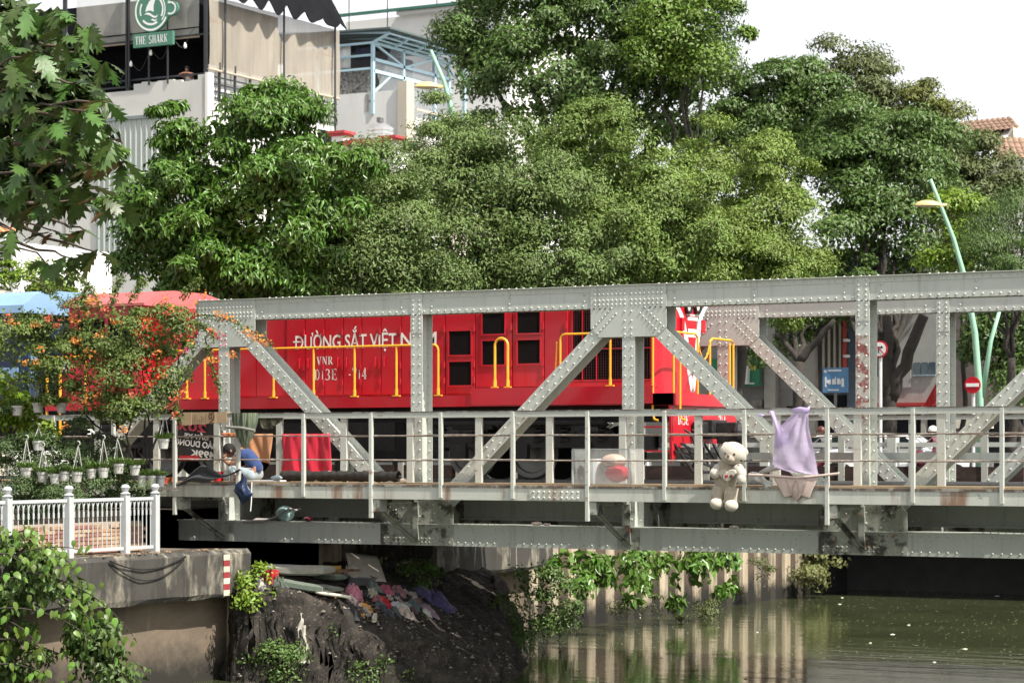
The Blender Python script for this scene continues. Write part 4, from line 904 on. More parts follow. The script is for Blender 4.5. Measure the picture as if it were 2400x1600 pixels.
# ------------------------------------------------------------------ street fronts seen through the bridge
YB = 46.0
def sx(px): return on_y(px, 900, YB).x
def sz(py, px=2000): return on_y(px, py, YB).z
def shop(label, px0, px1, zt_, ma): 
    t = thing('street_building', label, 'building', ((sx(px0) + sx(px1)) / 2, YB + 4, ZS)); MB().box(sx(px0), sx(px1), YB, YB + 9, ZS + .1, zt_).build('wall', ma, t); return t
GREYP = mat('grey_peeling_plaster', (.22, .215, .20), .9, var=.1, layers=[((.34, .33, .31), 1.2, .52, .6, .6), ((.14, .13, .12), (1.5, 1.5, .5), .6, .7, .7)])
S1 = shop('grey peeling shop house behind the green shop sign', 1560, 1915, 7, GREYP)
for px in (1800, 1892): MB().box(sx(px), sx(px + 26), YB - .35, YB - .002, ZS + .1, 6.9).build('pilaster', mat('pilaster_cream', (.33, .32, .285), .85), S1)
MB().box(sx(1700), sx(1795), YB - .4, YB - .003, ZS + .1, sz(935)).build('shopfront', mat('shop_clutter', (.16, .15, .14), .9, var=.6, scale=3), S1)
for px in (1845, 1700): MB().box(sx(px), sx(px + 40), YB - .05, YB - .003, ZS + .1, sz(950)).build('doorway', DARK, S1)
MB().box(sx(1760), sx(1775), YB - .9, YB - .5, 2.9, 4.4).build('lamp_cabinet', mat('cabinet_pale', (.6, .62, .62), .6), S1)
S2 = shop('tall shop house with vertical grey fins and a red edge strip', 1916, 2012, 7.6, mat('dark_grey_wall', (.10, .10, .10), .8))
for px in (1930, 1943, 1956, 1969): MB().box(sx(px), sx(px + 5), YB - .12, YB - .002, sz(868), 7.5).build('fin', mat('fin_cream', (.42, .39, .33), .8), S2)
MB().box(sx(1980), sx(1988), YB - .2, YB - .002, sz(862), 7.5).build('red_strip', mat('strip_red', (.45, .06, .05), .6), S2)
MB().box(sx(1989), sx(2012), YB - .15, YB - .002, ZS + .1, 7.5).build('blue_tiles', mat('tile_navy', (.06, .09, .12), .4), S2)
for py in (795, 832): MB().box(sx(1988), sx(1996), YB - .5, YB - .151, sz(py + 6), sz(py)).build('bracket', WHTP, S2)
MB().box(sx(1920), sx(2010), YB - .06, YB - .0025, ZS + .1, sz(925)).build('doorway', DARK, S2)
S3 = shop('white painted shop house with blue windows above a red fascia', 2013, 2230, 6.8, mat('cool_white_plaster', (.33, .34, .32), .85, var=.08, layers=[((.20, .19, .18), (1, 1, .3), .5, .65, .6)]))
for k in range(3): f_ = MB().box(sx(2142 + k * 18), sx(2157 + k * 18), YB - .04, YB - .002, sz(881), sz(852)).build('window', GLASS, S3); MB().box(sx(2141 + k * 18), sx(2158 + k * 18), YB - .10, YB - .041, sz(883), sz(881)).build('sill', mat('frame_pale_blue', (.3, .42, .5), .5), f_)
MB().box(sx(2075), sx(2136), YB - .06, YB - .002, sz(910), sz(858)).build('window', mat('louvre_grey', (.3, .3, .29), .6), S3)
MB().box(sx(2035), sx(2225), YB - .4, YB - .003, sz(953), sz(945)).build('red_fascia', mat('fascia_red', (.35, .03, .03), .6), S3)
MB().box(sx(2040), sx(2220), YB - .05, YB - .0028, ZS + .1, sz(953)).build('shop_opening', DARK, S3)
for px in (2060, 2165): MB().box(sx(px), sx(px + 10), YB - .3, YB - .06, ZS + .1, sz(953)).build('shop_post', mat('pilaster_cream', (1, 1, 1)), S3)
S4 = shop('dim timber shop house behind the green street lamp', 2231, 2480, 6.5, mat('dim_brown_wall', (.13, .11, .10), .9, var=.3, scale=1))
MB().box(sx(2260), sx(2420), YB - .05, YB - .003, ZS + .1, sz(975)).build('shop_opening', DARK, S4)
MB().box(sx(2255), sx(2330), YB - .9, YB - .01, sz(1005), sz(985)).build('awning', mat('awning_cream', (.6, .56, .48), .8), S4)
S5 = shop('long grey house front behind the middle trees', 700, 1558, 7.5, GREYP)
for k in range(6):
    f_ = MB().box(sx(760 + 130 * k), sx(810 + 130 * k), YB - .04, YB - .002, 3.6, 5.2).build('window', GLASS, S5)
# signs on the street
def board(name, label, px0, px1, py0, py1, y, ma):
    a, b = on_y(px0, py1, y), on_y(px1, py0, y); t = thing(name, label, 'sign', (a.x, y, a.z)); MB().box(a.x, b.x, y, y + .15, a.z, b.z).build('panel', ma, t); return t, a, b
t, a, b_ = board('shop_sign', 'green shop sign with yellow lettering fixed to grey peeling shop house', 1668, 1780, 838, 906, YB - .7, mat('shop_green', (.02, .15, .07), .5))
m = MB()
for s_, p0_, p1_ in (('CHI', 1688, 1712), ('ÔN', 1752, 1770)): m.text(s_, (on_y(p0_, 866, YB - .705).x, YB - .705, a.z + (b_.z - a.z) * .56), (1, 0, 0), (0, 0, 1), (b_.z - a.z) * .24, .02, on_y(p1_, 866, YB).x - on_y(p0_, 866, YB).x)
m.build('lettering', mat('sign_yellow', (.75, .55, .05), .5), t)
m = MB(); m.box(a.x + .5, a.x + 1.4, YB - .704, YB - .701, a.z + .42, a.z + .52); m.box(a.x + .2, b_.x - .2, YB - .704, YB - .701, a.z + .08, a.z + .12); m.build('small_print', WHT, t)
t, a, b_ = board('street_notice', 'blue and white notice board on a post before the finned shop house', 1928, 1985, 861, 920, YB - 2.6, mat('notice_blue', (.10, .24, .42), .5))
m = MB(); h = b_.z - a.z; m.box(a.x + .05, a.x + .15, YB - 2.607, YB - 2.601, b_.z - .17, b_.z - .07); m.box(a.x + .2, b_.x - .2, YB - 2.607, YB - 2.601, b_.z - .12, b_.z - .07); 
for k_, (u0, u1, hh_) in enumerate(((.10, .16, .30), (.18, .27, .18), (.28, .34, .20), (.40, .50, .22), (.51, .55, .30), (.60, .70, .24), (.71, .75, .18), (.78, .88, .24), (.14, .24, .05))): m.box(a.x + (b_.x - a.x) * u0, a.x + (b_.x - a.x) * u1, YB - 2.607, YB - 2.601, a.z + h * (.33 - (.1 if k_ in (0, 7) else 0)), a.z + h * (.33 + hh_))
m.box(a.x + .2, b_.x - .3, YB - 2.607, YB - 2.601, a.z + .07, a.z + .11); m.build('lettering', WHT, t)
MB().box((a.x + b_.x) / 2 - .04, (a.x + b_.x) / 2 + .04, YB - 2.56, YB - 2.48, ZS + .13, a.z).build('post', STEEL, t)
# ------------------------------------------------------------------ trees and plants
BARK = mat('bark', (.040, .034, .029), .95, var=.3, scale=6, bump=.6, bscale=18)
def leafm(name, col, rough=.45, tl=.22, island=.28, hue=.015, spec=.4): return mat(name, col, rough, var=.22, scale=1.1, island=island, hue=hue, translucent=tl, spec=spec)
LEAF_GLOSSY = leafm('leaf_glossy', (.085, .168, .024), .33)
LEAF_FINE = leafm('leaf_fine', (.125, .185, .050), .55)
LEAF_DARK = leafm('leaf_dark', (.088, .150, .034), .42)
LEAF_YG = leafm('leaf_bright', (.17, .26, .025), .45)
LEAF_OLIVE = leafm('leaf_olive', (.115, .140, .048), .55)
AX = np.array([tuple(RT), tuple(FW), (0, 0, 1)])
def leaves(C, D, Nn, ln, wd, fold=.18, curl=.15, rng=RNG):
    """two-triangle folded leaves at C pointing along D with blade normal near Nn"""
    n_ = len(C); D = D / np.linalg.norm(D, axis=1, keepdims=True)
    S = np.cross(D, Nn); S /= np.linalg.norm(S, axis=1, keepdims=True) + 1e-9; U = np.cross(S, D)
    ls = (ln * rng.uniform(.65, 1.25, n_))[:, None]; ws = (wd * rng.uniform(.7, 1.2, n_))[:, None]
    tip = C + D * ls - U * ls * curl; mid = C + D * ls * .42
    V = np.stack([C, mid + S * ws / 2 + U * ws * fold, tip, mid - S * ws / 2 + U * ws * fold], 1)
    F = np.array([(0, 1, 2), (0, 2, 3)])[None] + (np.arange(n_) * 4)[:, None, None]
    return V.reshape(-1, 3), F.reshape(-1, 3)
def crown_cloud(lobes, n_clump, per, ln, wd, clump_r, droop=.35, shell=(.55, 1.0), rng=RNG, gap=.0, up=.6, fill=.13, bough=.045):
    """boughs set on lobes (centre, radii along view right, depth, height); every bough is a dome of leaves, so its top catches light and its underside stays open"""
    Cs, Rs = np.array([tuple(l[0]) for l in lobes]), np.array([l[1] for l in lobes])
    wgt = Rs[:, 0] * Rs[:, 2] + Rs[:, 0] * Rs[:, 1]
    def shellpts(n_, lo, hi):
        idx = rng.choice(len(lobes), n_, p=wgt / wgt.sum()); d = rng.normal(size=(n_, 3)); d /= np.linalg.norm(d, axis=1, keepdims=True)
        d[:, 1] = np.where(rng.random(n_) < .6, -np.abs(d[:, 1]), d[:, 1])         # the sides that can be seen get more boughs
        r = lo + (hi - lo) * rng.random(n_) ** .6
        cc = Cs[idx] + ((d * Rs[idx]) * r[:, None]) @ AX
        od = (d / Rs[idx]) @ AX; return cc, od / np.linalg.norm(od, axis=1, keepdims=True)
    nb = max(6, int(n_clump * bough)); pb = int(per * n_clump * (1 - fill) / nb)
    cc, od = shellpts(nb, max(shell[0], .74), shell[1] * 1.05)
    R = clump_r * rng.uniform(1.6, 4.4, nb)
    far = rng.random(nb) < .16; cc = cc + od * (far * R * 1.1)[:, None]; R = np.where(far, R * .5, R)      # sprigs that stand out of the outline
    cc = np.repeat(cc, pb, 0); od = np.repeat(od, pb, 0); R = np.repeat(R, pb)[:, None]; n_ = len(cc)
    q = rng.normal(size=(n_, 3)); q /= np.linalg.norm(q, axis=1, keepdims=True); q = q + od * .55 + np.array([0, 0, .6]); q /= np.linalg.norm(q, axis=1, keepdims=True)
    C1 = cc + q * R * (rng.random((n_, 1)) ** .45) * np.array([1.1, 1.1, .72]) * rng.uniform(.8, 1.15, (n_, 1))
    tg = np.cross(q, rng.normal(size=(n_, 3))); tg /= np.linalg.norm(tg, axis=1, keepdims=True) + 1e-9
    D1 = tg * .8 + q * .35 + np.array([0, 0, -droop]) + rng.normal(size=(n_, 3)) * .2; N1 = q * .7 + od * .25 + np.array([0, 0, up]) + rng.normal(size=(n_, 3)) * .28
    nf = int(n_clump * per * fill); C2, o2 = shellpts(nf, shell[0] * .7, shell[1] * .9)
    D2 = rng.normal(size=(nf, 3)) + np.array([0, 0, -droop]); N2 = rng.normal(size=(nf, 3)) + o2
    V1, F1 = leaves(C1, D1, N1, ln, wd, rng=rng); V2, F2 = leaves(C2, D2, N2, ln * 1.25, wd * 1.4, rng=rng)
    return np.concatenate([V1, V2]), np.concatenate([F1, F2 + len(V1)])
def lob(px, py, d, rpx, rpz=None, rd=None):
    k = d / FPX; return (on_d(px, py, d), (rpx * k, (rd if rd else rpx * k * .8), (rpz or rpx) * k))
def limb(p, q, r0, r1, wob=.12, n_=7, seed=0):
    p, q = Vector(p), Vector(q); rr = random.Random(seed); ln = (q - p).length
    pts = [p.lerp(q, i / n_) + Vector((rr.uniform(-1, 1), rr.uniform(-1, 1), rr.uniform(-.5, .5))) * wob * ln * .12 * math.sin(math.pi * i / n_) for i in range(n_ + 1)]
    return pts, [r0 + (r1 - r0) * i / n_ for i in range(n_ + 1)]
def tree(name, label, base, lobes, n_clump, per, ln, wd, clump_r, ma, trunk_r=.18, droop=.35, group=None, fork=None, cat='tree', shell=(.55, 1.), gap=0., limbs=True):
    t = thing(name, label, cat, base, group); base = Vector(base)
    cen = sum((l[0] for l in lobes), Vector()) / len(lobes); fk = Vector(fork) if fork else base.lerp(Vector((cen.x, cen.y, base.z + (cen.z - base.z))), .55)
    pts, rs = limb(base - Vector((0, 0, .3)), fk, trunk_r, trunk_r * .75, .3, 8, len(label)); tk = MB().tube(pts, rs, 10).build('trunk', BARK, t, smooth=True)
    if limbs:
        for i, l in enumerate(lobes):
            pts, rs = limb(fk, l[0], trunk_r * .5, trunk_r * .12, .5, 7, i); MB().tube(pts, rs, 6).build('limb', BARK, tk, smooth=True)
    V, F = crown_cloud(lobes, n_clump, per, ln, wd, clump_r, droop, shell, gap=gap)
    np_mesh('crown', V, F, ma, t, kind='stuff'); return t
# glossy-leaved tree behind the locomotive cab
tree('glossy_tree', 'dense round tree with glossy drooping leaves before the pale corner building', on_z(590, 1110, ZS).lerp(on_d(590, 1110, 51), 1) * 1 if False else Vector((*on_d(590, 1050, 51).xy, ZS)),
    [lob(600, 330, 51, 150, 110), lob(430, 450, 50.5, 125, 130), lob(600, 480, 50, 160, 140), lob(740, 420, 51, 120, 130), lob(380, 560, 50.5, 95, 105), lob(520, 590, 50, 130, 95), lob(660, 610, 50.5, 120, 80), lob(800, 470, 52, 75, 90), lob(690, 270, 51.5, 70, 50), lob(330, 520, 50.5, 55, 60), lob(340, 600, 50.3, 60, 70), lob(450, 640, 50, 80, 55), lob(420, 380, 51, 70, 70), lob(560, 660, 50, 90, 40)],
    2500, 26, .165, .062, .17, LEAF_GLOSSY, .2, droop=.75, shell=(.5, 1.))
# fine-leaved trees in the middle, standing one beside the other
fine = dict(ln=.105, wd=.044, clump_r=.20, droop=.3)
tree('fine_leaf_tree', 'grey green small-leaved tree standing beside the glossy dense tree', Vector((*on_d(830, 1050, 53).xy, ZS)),
    [lob(800, 480, 53, 110, 110), lob(740, 600, 52.5, 110, 100), lob(880, 560, 52, 130, 130), lob(850, 420, 53.5, 80, 65), lob(960, 640, 52, 100, 70), lob(700, 660, 52.5, 70, 50)], 1900, 30, ma=LEAF_FINE, trunk_r=.15, **fine)
tree('fine_leaf_tree', 'small-leaved tree whose crown touches the green street lamp pole', Vector((*on_d(1140, 1050, 55).xy, ZS)),
    [lob(1090, 400, 55.5, 110, 95), lob(1000, 450, 55, 90, 90), lob(1190, 430, 55, 130, 110), lob(1120, 540, 54, 160, 130), lob(1290, 520, 54.5, 120, 130), lob(1240, 640, 54, 150, 70), lob(1050, 620, 54, 110, 80), lob(1060, 340, 56, 50, 45), lob(1390, 600, 54.5, 80, 80)], 2600, 30, ma=LEAF_FINE, trunk_r=.16, **fine)
tree('fine_leaf_tree', 'tall small-leaved tree with a pointed top below the big dark tree', Vector((*on_d(1480, 1050, 56).xy, ZS)),
    [lob(1400, 330, 57, 75, 75), lob(1380, 430, 56.5, 100, 95), lob(1500, 440, 56, 95, 100), lob(1450, 560, 55.5, 130, 110), lob(1560, 580, 55.5, 110, 90), lob(1340, 370, 57, 55, 50)], 1800, 30, ma=leafm('leaf_fine_light', (.145, .215, .045), .55), trunk_r=.15, **fine)
tree('fine_leaf_tree', 'yellow green small-leaved tree beside the taller dark street trees', Vector((*on_d(1730, 1050, 57).xy, ZS)),
    [lob(1640, 400, 58, 100, 95), lob(1740, 400, 58.5, 85, 75), lob(1640, 540, 57, 130, 130), lob(1790, 520, 57, 110, 130), lob(1700, 650, 56.5, 160, 70), lob(1850, 600, 57, 70, 90), lob(1830, 380, 59, 60, 55)], 2400, 30, ma=leafm('leaf_fine_yellow', (.158, .228, .042), .55), trunk_r=.16, **fine)
# big dark tree behind and the street trees to its side
tree('dark_tree', 'huge dark spreading tree rising behind the small-leaved trees', Vector((*on_d(1400, 1050, 88).xy, ZS)),
    [lob(1200, 60, 88, 150, 95), lob(1380, 40, 88, 160, 110), lob(1560, 80, 87, 140, 110), lob(1130, 160, 87, 95, 80), lob(1280, 190, 86, 150, 110), lob(1450, 200, 86, 150, 110), lob(1600, 180, 87, 115, 90), lob(1240, 290, 86, 110, 60), lob(1400, 310, 86, 120, 60), lob(1540, 300, 86, 110, 55), lob(1090, 90, 88, 50, 50), lob(1660, 170, 88, 60, 55), lob(1480, -20, 88, 200, 80), lob(1200, 0, 88, 140, 50)],
    2900, 26, .20, .09, .30, LEAF_DARK, .45, droop=.45, shell=(.6, 1.))
tree('dark_tree', 'bright green side limb tree at the edge of the huge dark tree', Vector((*on_d(1610, 1050, 84).xy, ZS)), [lob(1620, 60, 84, 80, 70), lob(1650, 150, 84, 70, 75), lob(1600, 0, 84, 70, 60), lob(1540, 130, 84, 60, 55)], 420, 26, .18, .08, .26, leafm('leaf_mid_green', (.125, .205, .028), .45), .2, droop=.4)
tree('street_tree', 'dark rounded street tree overlapping the big dark tree', Vector((*on_d(1800, 1050, 92).xy, ZS)), [lob(1760, 200, 92, 60, 45), lob(1715, 270, 92, 60, 55), lob(1700, 330, 91, 70, 60), lob(1840, 240, 91, 100, 75), lob(1880, 200, 92, 70, 45), lob(1800, 340, 91, 90, 50), lob(1920, 250, 91, 90, 70), lob(1780, 280, 91, 70, 60), lob(1900, 310, 90, 80, 50)], 1250, 26, .19, .09, .28, LEAF_DARK, .2, group=None)
tree('street_tree', 'tall thin-topped olive tree standing above all the other street trees', Vector((*on_d(2010, 1050, 96).xy, ZS)), [lob(1985, 150, 96, 60, 55), lob(2030, 210, 96, 55, 55), lob(1970, 210, 96, 55, 45), lob(2050, 270, 95, 60, 50), lob(2130, 230, 97, 45, 45), lob(2000, 270, 96, 80, 60), lob(2100, 280, 96, 70, 55), lob(2150, 300, 96, 60, 50)], 760, 22, .19, .085, .30, LEAF_OLIVE, .2, shell=(.3, 1.))
tree('street_tree', 'olive street tree with two dark forked trunks before the white shop house', Vector((*on_y(2090, 960, 42.5).xy, ZS + .1)), [lob(2000, 350, 86, 90, 80), lob(2060, 430, 85, 110, 90), lob(1980, 450, 85, 80, 90), lob(2140, 330, 87, 75, 75), lob(1990, 560, 84, 80, 70), lob(2100, 560, 84, 75, 70), lob(2180, 420, 86, 75, 90), lob(1930, 620, 84, 70, 50), lob(2120, 640, 84, 60, 40), lob(2040, 300, 87, 80, 60), lob(1960, 380, 86, 70, 70)], 1900, 26, .185, .085, .27, LEAF_DARK, .30, fork=on_y(2082, 900, 42.5))
tree('street_tree', 'yellow tinged street tree beyond the forked dark trunks', Vector((*on_d(2190, 1050, 94).xy, ZS)), [lob(2190, 320, 94, 60, 70), lob(2150, 280, 95, 60, 50), lob(2230, 380, 94, 60, 60)], 330, 26, .19, .085, .28, leafm('leaf_yellow_olive', (.135, .155, .03), .5), .18)
tree('street_tree', 'thin grey olive tree standing before the brown tile roof house', Vector((*on_d(2300, 1050, 90).xy, ZS)), [lob(2290, 380, 90, 75, 70), lob(2330, 460, 89, 70, 70), lob(2250, 470, 89, 60, 80), lob(2260, 560, 88, 60, 60), lob(2310, 330, 90, 40, 30), lob(2240, 400, 90, 60, 60), lob(2210, 340, 90, 50, 45)], 620, 24, .19, .08, .30, LEAF_OLIVE, .18, shell=(.25, 1.))
tree('street_tree', 'young bright green tree beside the curved green lamp post', Vector((*on_d(2260, 1050, 80).xy, ZS)), [lob(2245, 520, 80, 45, 55), lob(2280, 580, 80, 40, 45), lob(2240, 620, 80, 45, 40)], 220, 24, .17, .08, .25, LEAF_YG, .1)
tree('feather_tree', 'feathery drooping tree beside the curved green lamp post and pale house', Vector((*on_d(2385, 1050, 70).xy, ZS)), [lob(2360, 560, 70, 70, 50), lob(2400, 500, 70, 60, 60), lob(2330, 610, 69, 60, 45), lob(2400, 640, 69, 80, 60), lob(2300, 660, 69, 40, 40)], 700, 24, .13, .03, .25, LEAF_DARK, .16, droop=.9)
tree('street_tree', 'dark leafy tree filling the gap behind the no-entry sign', Vector((*on_d(2400, 1050, 78).xy, ZS)), [lob(2360, 800, 78, 70, 90), lob(2420, 760, 78, 80, 100), lob(2390, 900, 77, 70, 60), lob(2300, 740, 78, 60, 60), lob(2340, 700, 78, 80, 50)], 620, 24, .17, .08, .27, LEAF_DARK, .2)
# street tree with forked low limbs seen through the truss
tt = tree('street_tree', 'low forked street tree before the grey peeling shop house', Vector((*on_y(1862, 980, 42.0).xy, ZS + .1)), [lob(1840, 720, 84, 70, 50), lob(1900, 700, 84, 70, 45), lob(1850, 790, 84, 45, 55), lob(1790, 700, 84, 60, 45), lob(1960, 720, 85, 40, 35)], 420, 24, .17, .08, .25, LEAF_DARK, .26, fork=on_y(1872, 848, 42.0))
pts, rs = limb(on_y(1872, 848, 42), on_y(1955, 750, 42), .15, .08, .3, 7, 3); MB().tube(pts, rs, 8).build('limb', BARK, tt.children[0], smooth=True)
pts, rs = limb(on_y(2082, 930, 42.5), on_y(2078, 740, 42.5), .22, .15, .3, 7, 4); pts2, rs2 = limb(on_y(2085, 940, 42.5), on_y(2165, 740, 42.5), .24, .18, .3, 7, 5)
ft = [o for o in COL.objects if o.get('label', '').startswith('olive street tree with two')][0]
MB().tube(pts, rs, 10).build('limb', BARK, ft.children[0], smooth=True); MB().tube(pts2, rs2, 10).build('limb', BARK, ft.children[0], smooth=True)
# dark hedge mass behind the locomotive under the crowns
hv = MB()
tree('hedge_shrub', 'dark shrub filling the shade under the small-leaved trees', Vector((*on_d(900, 1050, 60).xy, ZS)), [lob(500, 640, 56, 60, 80), lob(620, 680, 57, 90, 70), lob(760, 690, 58, 100, 60), lob(930, 690, 58, 110, 55), lob(1100, 690, 59, 110, 55), lob(1300, 690, 60, 120, 55), lob(1500, 680, 61, 120, 60), lob(1680, 700, 62, 100, 50)], 1500, 20, .15, .075, .25, LEAF_DARK, .1, limbs=False, cat='shrub', shell=(.2, 1.))

# ---- breadfruit tree: every large lobed leaf is an object
BFL = mat('breadfruit_leaf', (.066, .122, .028), .38, var=.25, scale=5, island=.45, hue=.02, translucent=.28, objrand=True, bump=.3, bscale=12)
def lobed_leaf():
    m = MB(); L_ = 1.0; prof = [(.0, .02), (.10, .15), (.17, .10), (.28, .30), (.36, .13), (.48, .38), (.56, .14), (.68, .31), (.75, .11), (.85, .18), (.90, .06), (1.0, 0)]
    def pt(t, x): return (x, t, -.22 * t * t + .18 * abs(x) - .30 * abs(x) * t)
    rib = [pt(t, 0) for t, _ in prof]; rt = [pt(t + .12 if 0 < i < 11 and i % 2 else t, x) for i, (t, x) in enumerate(prof)]; lf = [(-x, y, z) for x, y, z in rt]
    n_ = len(prof); m.add(rib + rt + lf, [(i, n_ + i, n_ + i + 1, i + 1) for i in range(n_ - 1)] + [(i, i + 1, 2 * n_ + i + 1, 2 * n_ + i) for i in range(n_ - 1)])
    return m
BF = thing('breadfruit_tree', 'breadfruit tree with big deeply lobed leaves hanging over the bank', 'tree', Vector((*on_d(-60, 1050, 42).xy, ZQ)))
pts, rs = limb(Vector((*on_d(-90, 1050, 42).xy, ZQ - .2)), on_d(-70, 420, 42), .16, .12, .3, 8, 2); bt = MB().tube(pts, rs, 10).build('trunk', BARK, BF, smooth=True)
lm = lobed_leaf(); lo_ = lm.build('leaf', BFL, org=(0, 0, 0), smooth=True); lme = lo_.data; bpy.data.objects.remove(lo_)
rr = random.Random(5)
tips = []
cand = [(60, 60), (150, 90), (30, 150), (110, 170), (200, 130), (215, 60), (60, 240), (150, 250), (225, 200), (250, 150), (20, 320), (100, 330), (180, 320), (235, 290), (60, 400), (140, 410), (215, 390), (262, 330), (20, 470), (95, 480), (170, 470), (240, 460), (290, 380), (60, 20), (0, 90), (0, 230), (0, 400), (120, 540), (200, 540), (165, 605), (110, 620), (225, 590), (30, 540), (280, 470), (85, 120), (175, 190), (40, 200), (120, 290), (200, 260), (80, 300), (150, 360), (50, 350), (110, 440), (190, 430), (10, 30), (130, 20), (250, 240), (70, 440), (30, 100), (180, 60)]
for i, (px, py) in enumerate(cand):
    d = 40.5 + rr.uniform(-1.6, 1.6); c = on_d(px, py, d); tips.append(c)
    src = on_d(-70, min(py + 60, 480), 42) if px < 150 else on_d(rr.uniform(20, 110), py + rr.uniform(-60, 30), 41.3)
    if i % 2 == 0 or py > 500:
        pts, rs = limb(src, c, .035, .014, .7, 6, i); MB().tube(pts, rs, 6).build('branch', mat('branch_brown', (.10, .075, .06), .9), bt, smooth=True)
    for k in range(5 if py < 500 else 4):
        o = link_mesh('leaf', lme, BF)
        az = k * 1.05 + rr.uniform(-.5, .5); tilt = rr.uniform(-.9, .35)
        o.location = c - wloc(BF) + Vector((rr.uniform(-.06, .06), rr.uniform(-.06, .06), rr.uniform(-.05, .05)))
        o.rotation_euler = (tilt - .25, rr.uniform(-.6, .6), az); s = rr.uniform(.42, .66); o.scale = (s * rr.uniform(.85, 1.1), s, s)
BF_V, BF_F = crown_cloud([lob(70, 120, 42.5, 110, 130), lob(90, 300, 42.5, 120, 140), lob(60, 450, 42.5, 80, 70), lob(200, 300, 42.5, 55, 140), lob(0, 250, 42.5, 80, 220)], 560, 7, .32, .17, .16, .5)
np_mesh('inner_leaves', BF_V, BF_F, leafm('breadfruit_inner_shade', (.045, .075, .02), .4, .25), BF, kind='stuff')  # inner leaves coloured darker to stand in for shade within the crown

# ---- flowering creeper over the walkway end, leaves and blossom clusters
LEAF_CR = leafm('leaf_creeper', (.115, .165, .035), .5)
def plant(name, label, base, parts, cat='shrub', group=None):
    t = thing(name, label, cat, base, group)
    for nm, (V, F), ma in parts: np_mesh(nm, V, F, ma, t, kind='stuff')
    return t
crl = [lob(60, 830, 39.6, 75, 60, .5), lob(150, 790, 39.6, 100, 75, .55), lob(260, 770, 39.5, 110, 75, .55), lob(360, 790, 39.4, 90, 75, .5), lob(230, 870, 39.4, 110, 75, .5), lob(330, 890, 39.4, 75, 70, .45), lob(120, 890, 39.6, 55, 45, .4), lob(420, 760, 39.3, 50, 55, .35), lob(300, 950, 39.3, 55, 45, .3), lob(70, 760, 39.8, 60, 45, .4), lob(20, 780, 39.7, 60, 60, .4), lob(440, 850, 39.2, 28, 60, .2)]
CR = plant('bougainvillea', 'sprawling creeper with orange and coral blossoms covering the end of the walkway', on_d(300, 1120, 39.5), [('foliage', crown_cloud(crl, 1450, 18, .065, .034, .085, .3, shell=(.35, 1.05)), LEAF_CR)])
sprays = [((410, 740), (530, 720), (640, 810)), ((150, 640), (210, 650), (235, 720)), ((260, 720), (270, 670), (285, 650)), ((300, 710), (330, 670), (340, 655)), ((480, 790), (500, 860), (515, 920)), ((395, 900), (415, 960), (420, 985)), ((210, 660), (190, 690), (200, 730)), ((60, 655), (110, 660), (150, 720)), ((420, 700), (450, 670), (470, 655)), ((330, 950), (300, 1000), (290, 960)), ((250, 950), (240, 1000), (225, 960)), ((440, 760), (480, 750), (500, 790))]
Cl, Dl = [], []
for i, sp_ in enumerate(sprays):
    a, b, c = [on_d(x, y, 39.2) for x, y in sp_]; cur = []
    for k in range(25): t = k / 24; cur.append((1 - t) ** 2 * a + 2 * t * (1 - t) * b + t * t * c)
    MB().tube(cur, [.012 - .008 * k / 24 for k in range(25)], 5).build('stem', BARK, CR, smooth=True)
    for p_ in cur[3:]:
        for _ in range(12): Cl.append(tuple(p_ + Vector((random.gauss(0, .035), random.gauss(0, .03), random.gauss(0, .04))))); Dl.append((random.gauss(0, .6), random.gauss(0, .6), random.gauss(-.3, .5)))
np_mesh('spray_leaves', *leaves(np.array(Cl), np.array(Dl), RNG.normal(size=(len(Cl), 3)) + [0, 0, .6], .055, .03), LEAF_CR, CR, kind='stuff')
for i in range(7): pts, rs = limb(on_d(300 + 8 * i, 1110, 39.5), on_d(150 + 45 * i, 830, 39.5), .02, .01, 1.2, 9, i + 20); MB().tube(pts, rs, 6).build('stem', BARK, CR, smooth=True)
FLO = [leafm('blossom_orange', (.72, .27, .07), .6, .4, .25), leafm('blossom_coral', (.66, .15, .09), .6, .4, .25), leafm('blossom_pink', (.55, .07, .16), .6, .4, .2)]
spots = [(78, 760, 0), (20, 740, 1), (115, 742, 1), (165, 745, 0), (200, 735, 0), (210, 700, 0), (225, 705, 0), (180, 755, 0), (245, 725, 1), (130, 760, 1), (85, 848, 0), (110, 748, 1), (230, 785, 0), (175, 795, 0), (180, 800, 0), (268, 755, 0), (280, 755, 0), (330, 745, 0), (340, 755, 0), (350, 770, 0), (390, 735, 1), (405, 745, 1), (420, 735, 1), (430, 755, 1), (440, 765, 1), (435, 745, 1), (400, 725, 0), (455, 738, 1), (415, 785, 1), (445, 795, 0), (510, 735, 0), (525, 742, 0), (540, 745, 0), (575, 775, 0), (585, 782, 0), (600, 790, 0), (612, 797, 0), (620, 800, 0), (495, 775, 1), (520, 795, 2), (510, 785, 1), (290, 825, 1), (325, 838, 0), (370, 825, 0), (285, 915, 1), (310, 925, 1), (225, 925, 0), (200, 938, 0), (290, 935, 0), (265, 915, 1), (290, 1005, 0), (150, 1000, 0), (440, 820, 2), (430, 920, 0), (408, 935, 1), (490, 840, 0), (500, 845, 0), (410, 970, 1), (60, 850, 0), (30, 755, 0), (380, 880, 0), (350, 900, 1), (315, 780, 0), (460, 710, 0), (475, 690, 0), (390, 700, 0), (240, 690, 0), (545, 830, 0), (95, 815, 0), (210, 820, 0)]
for i, (px, py, c) in enumerate(spots):
    n_ = 15; cen = np.array(tuple(on_d(px, py, 38.85 + random.uniform(-.15, .2)))); of = RNG.normal(size=(n_, 3)) * np.array([.045, .035, .03])
    np_mesh('blossom', *leaves(cen + of, RNG.normal(size=(n_, 3)), RNG.normal(size=(n_, 3)), .05, .045), FLO[c], CR)
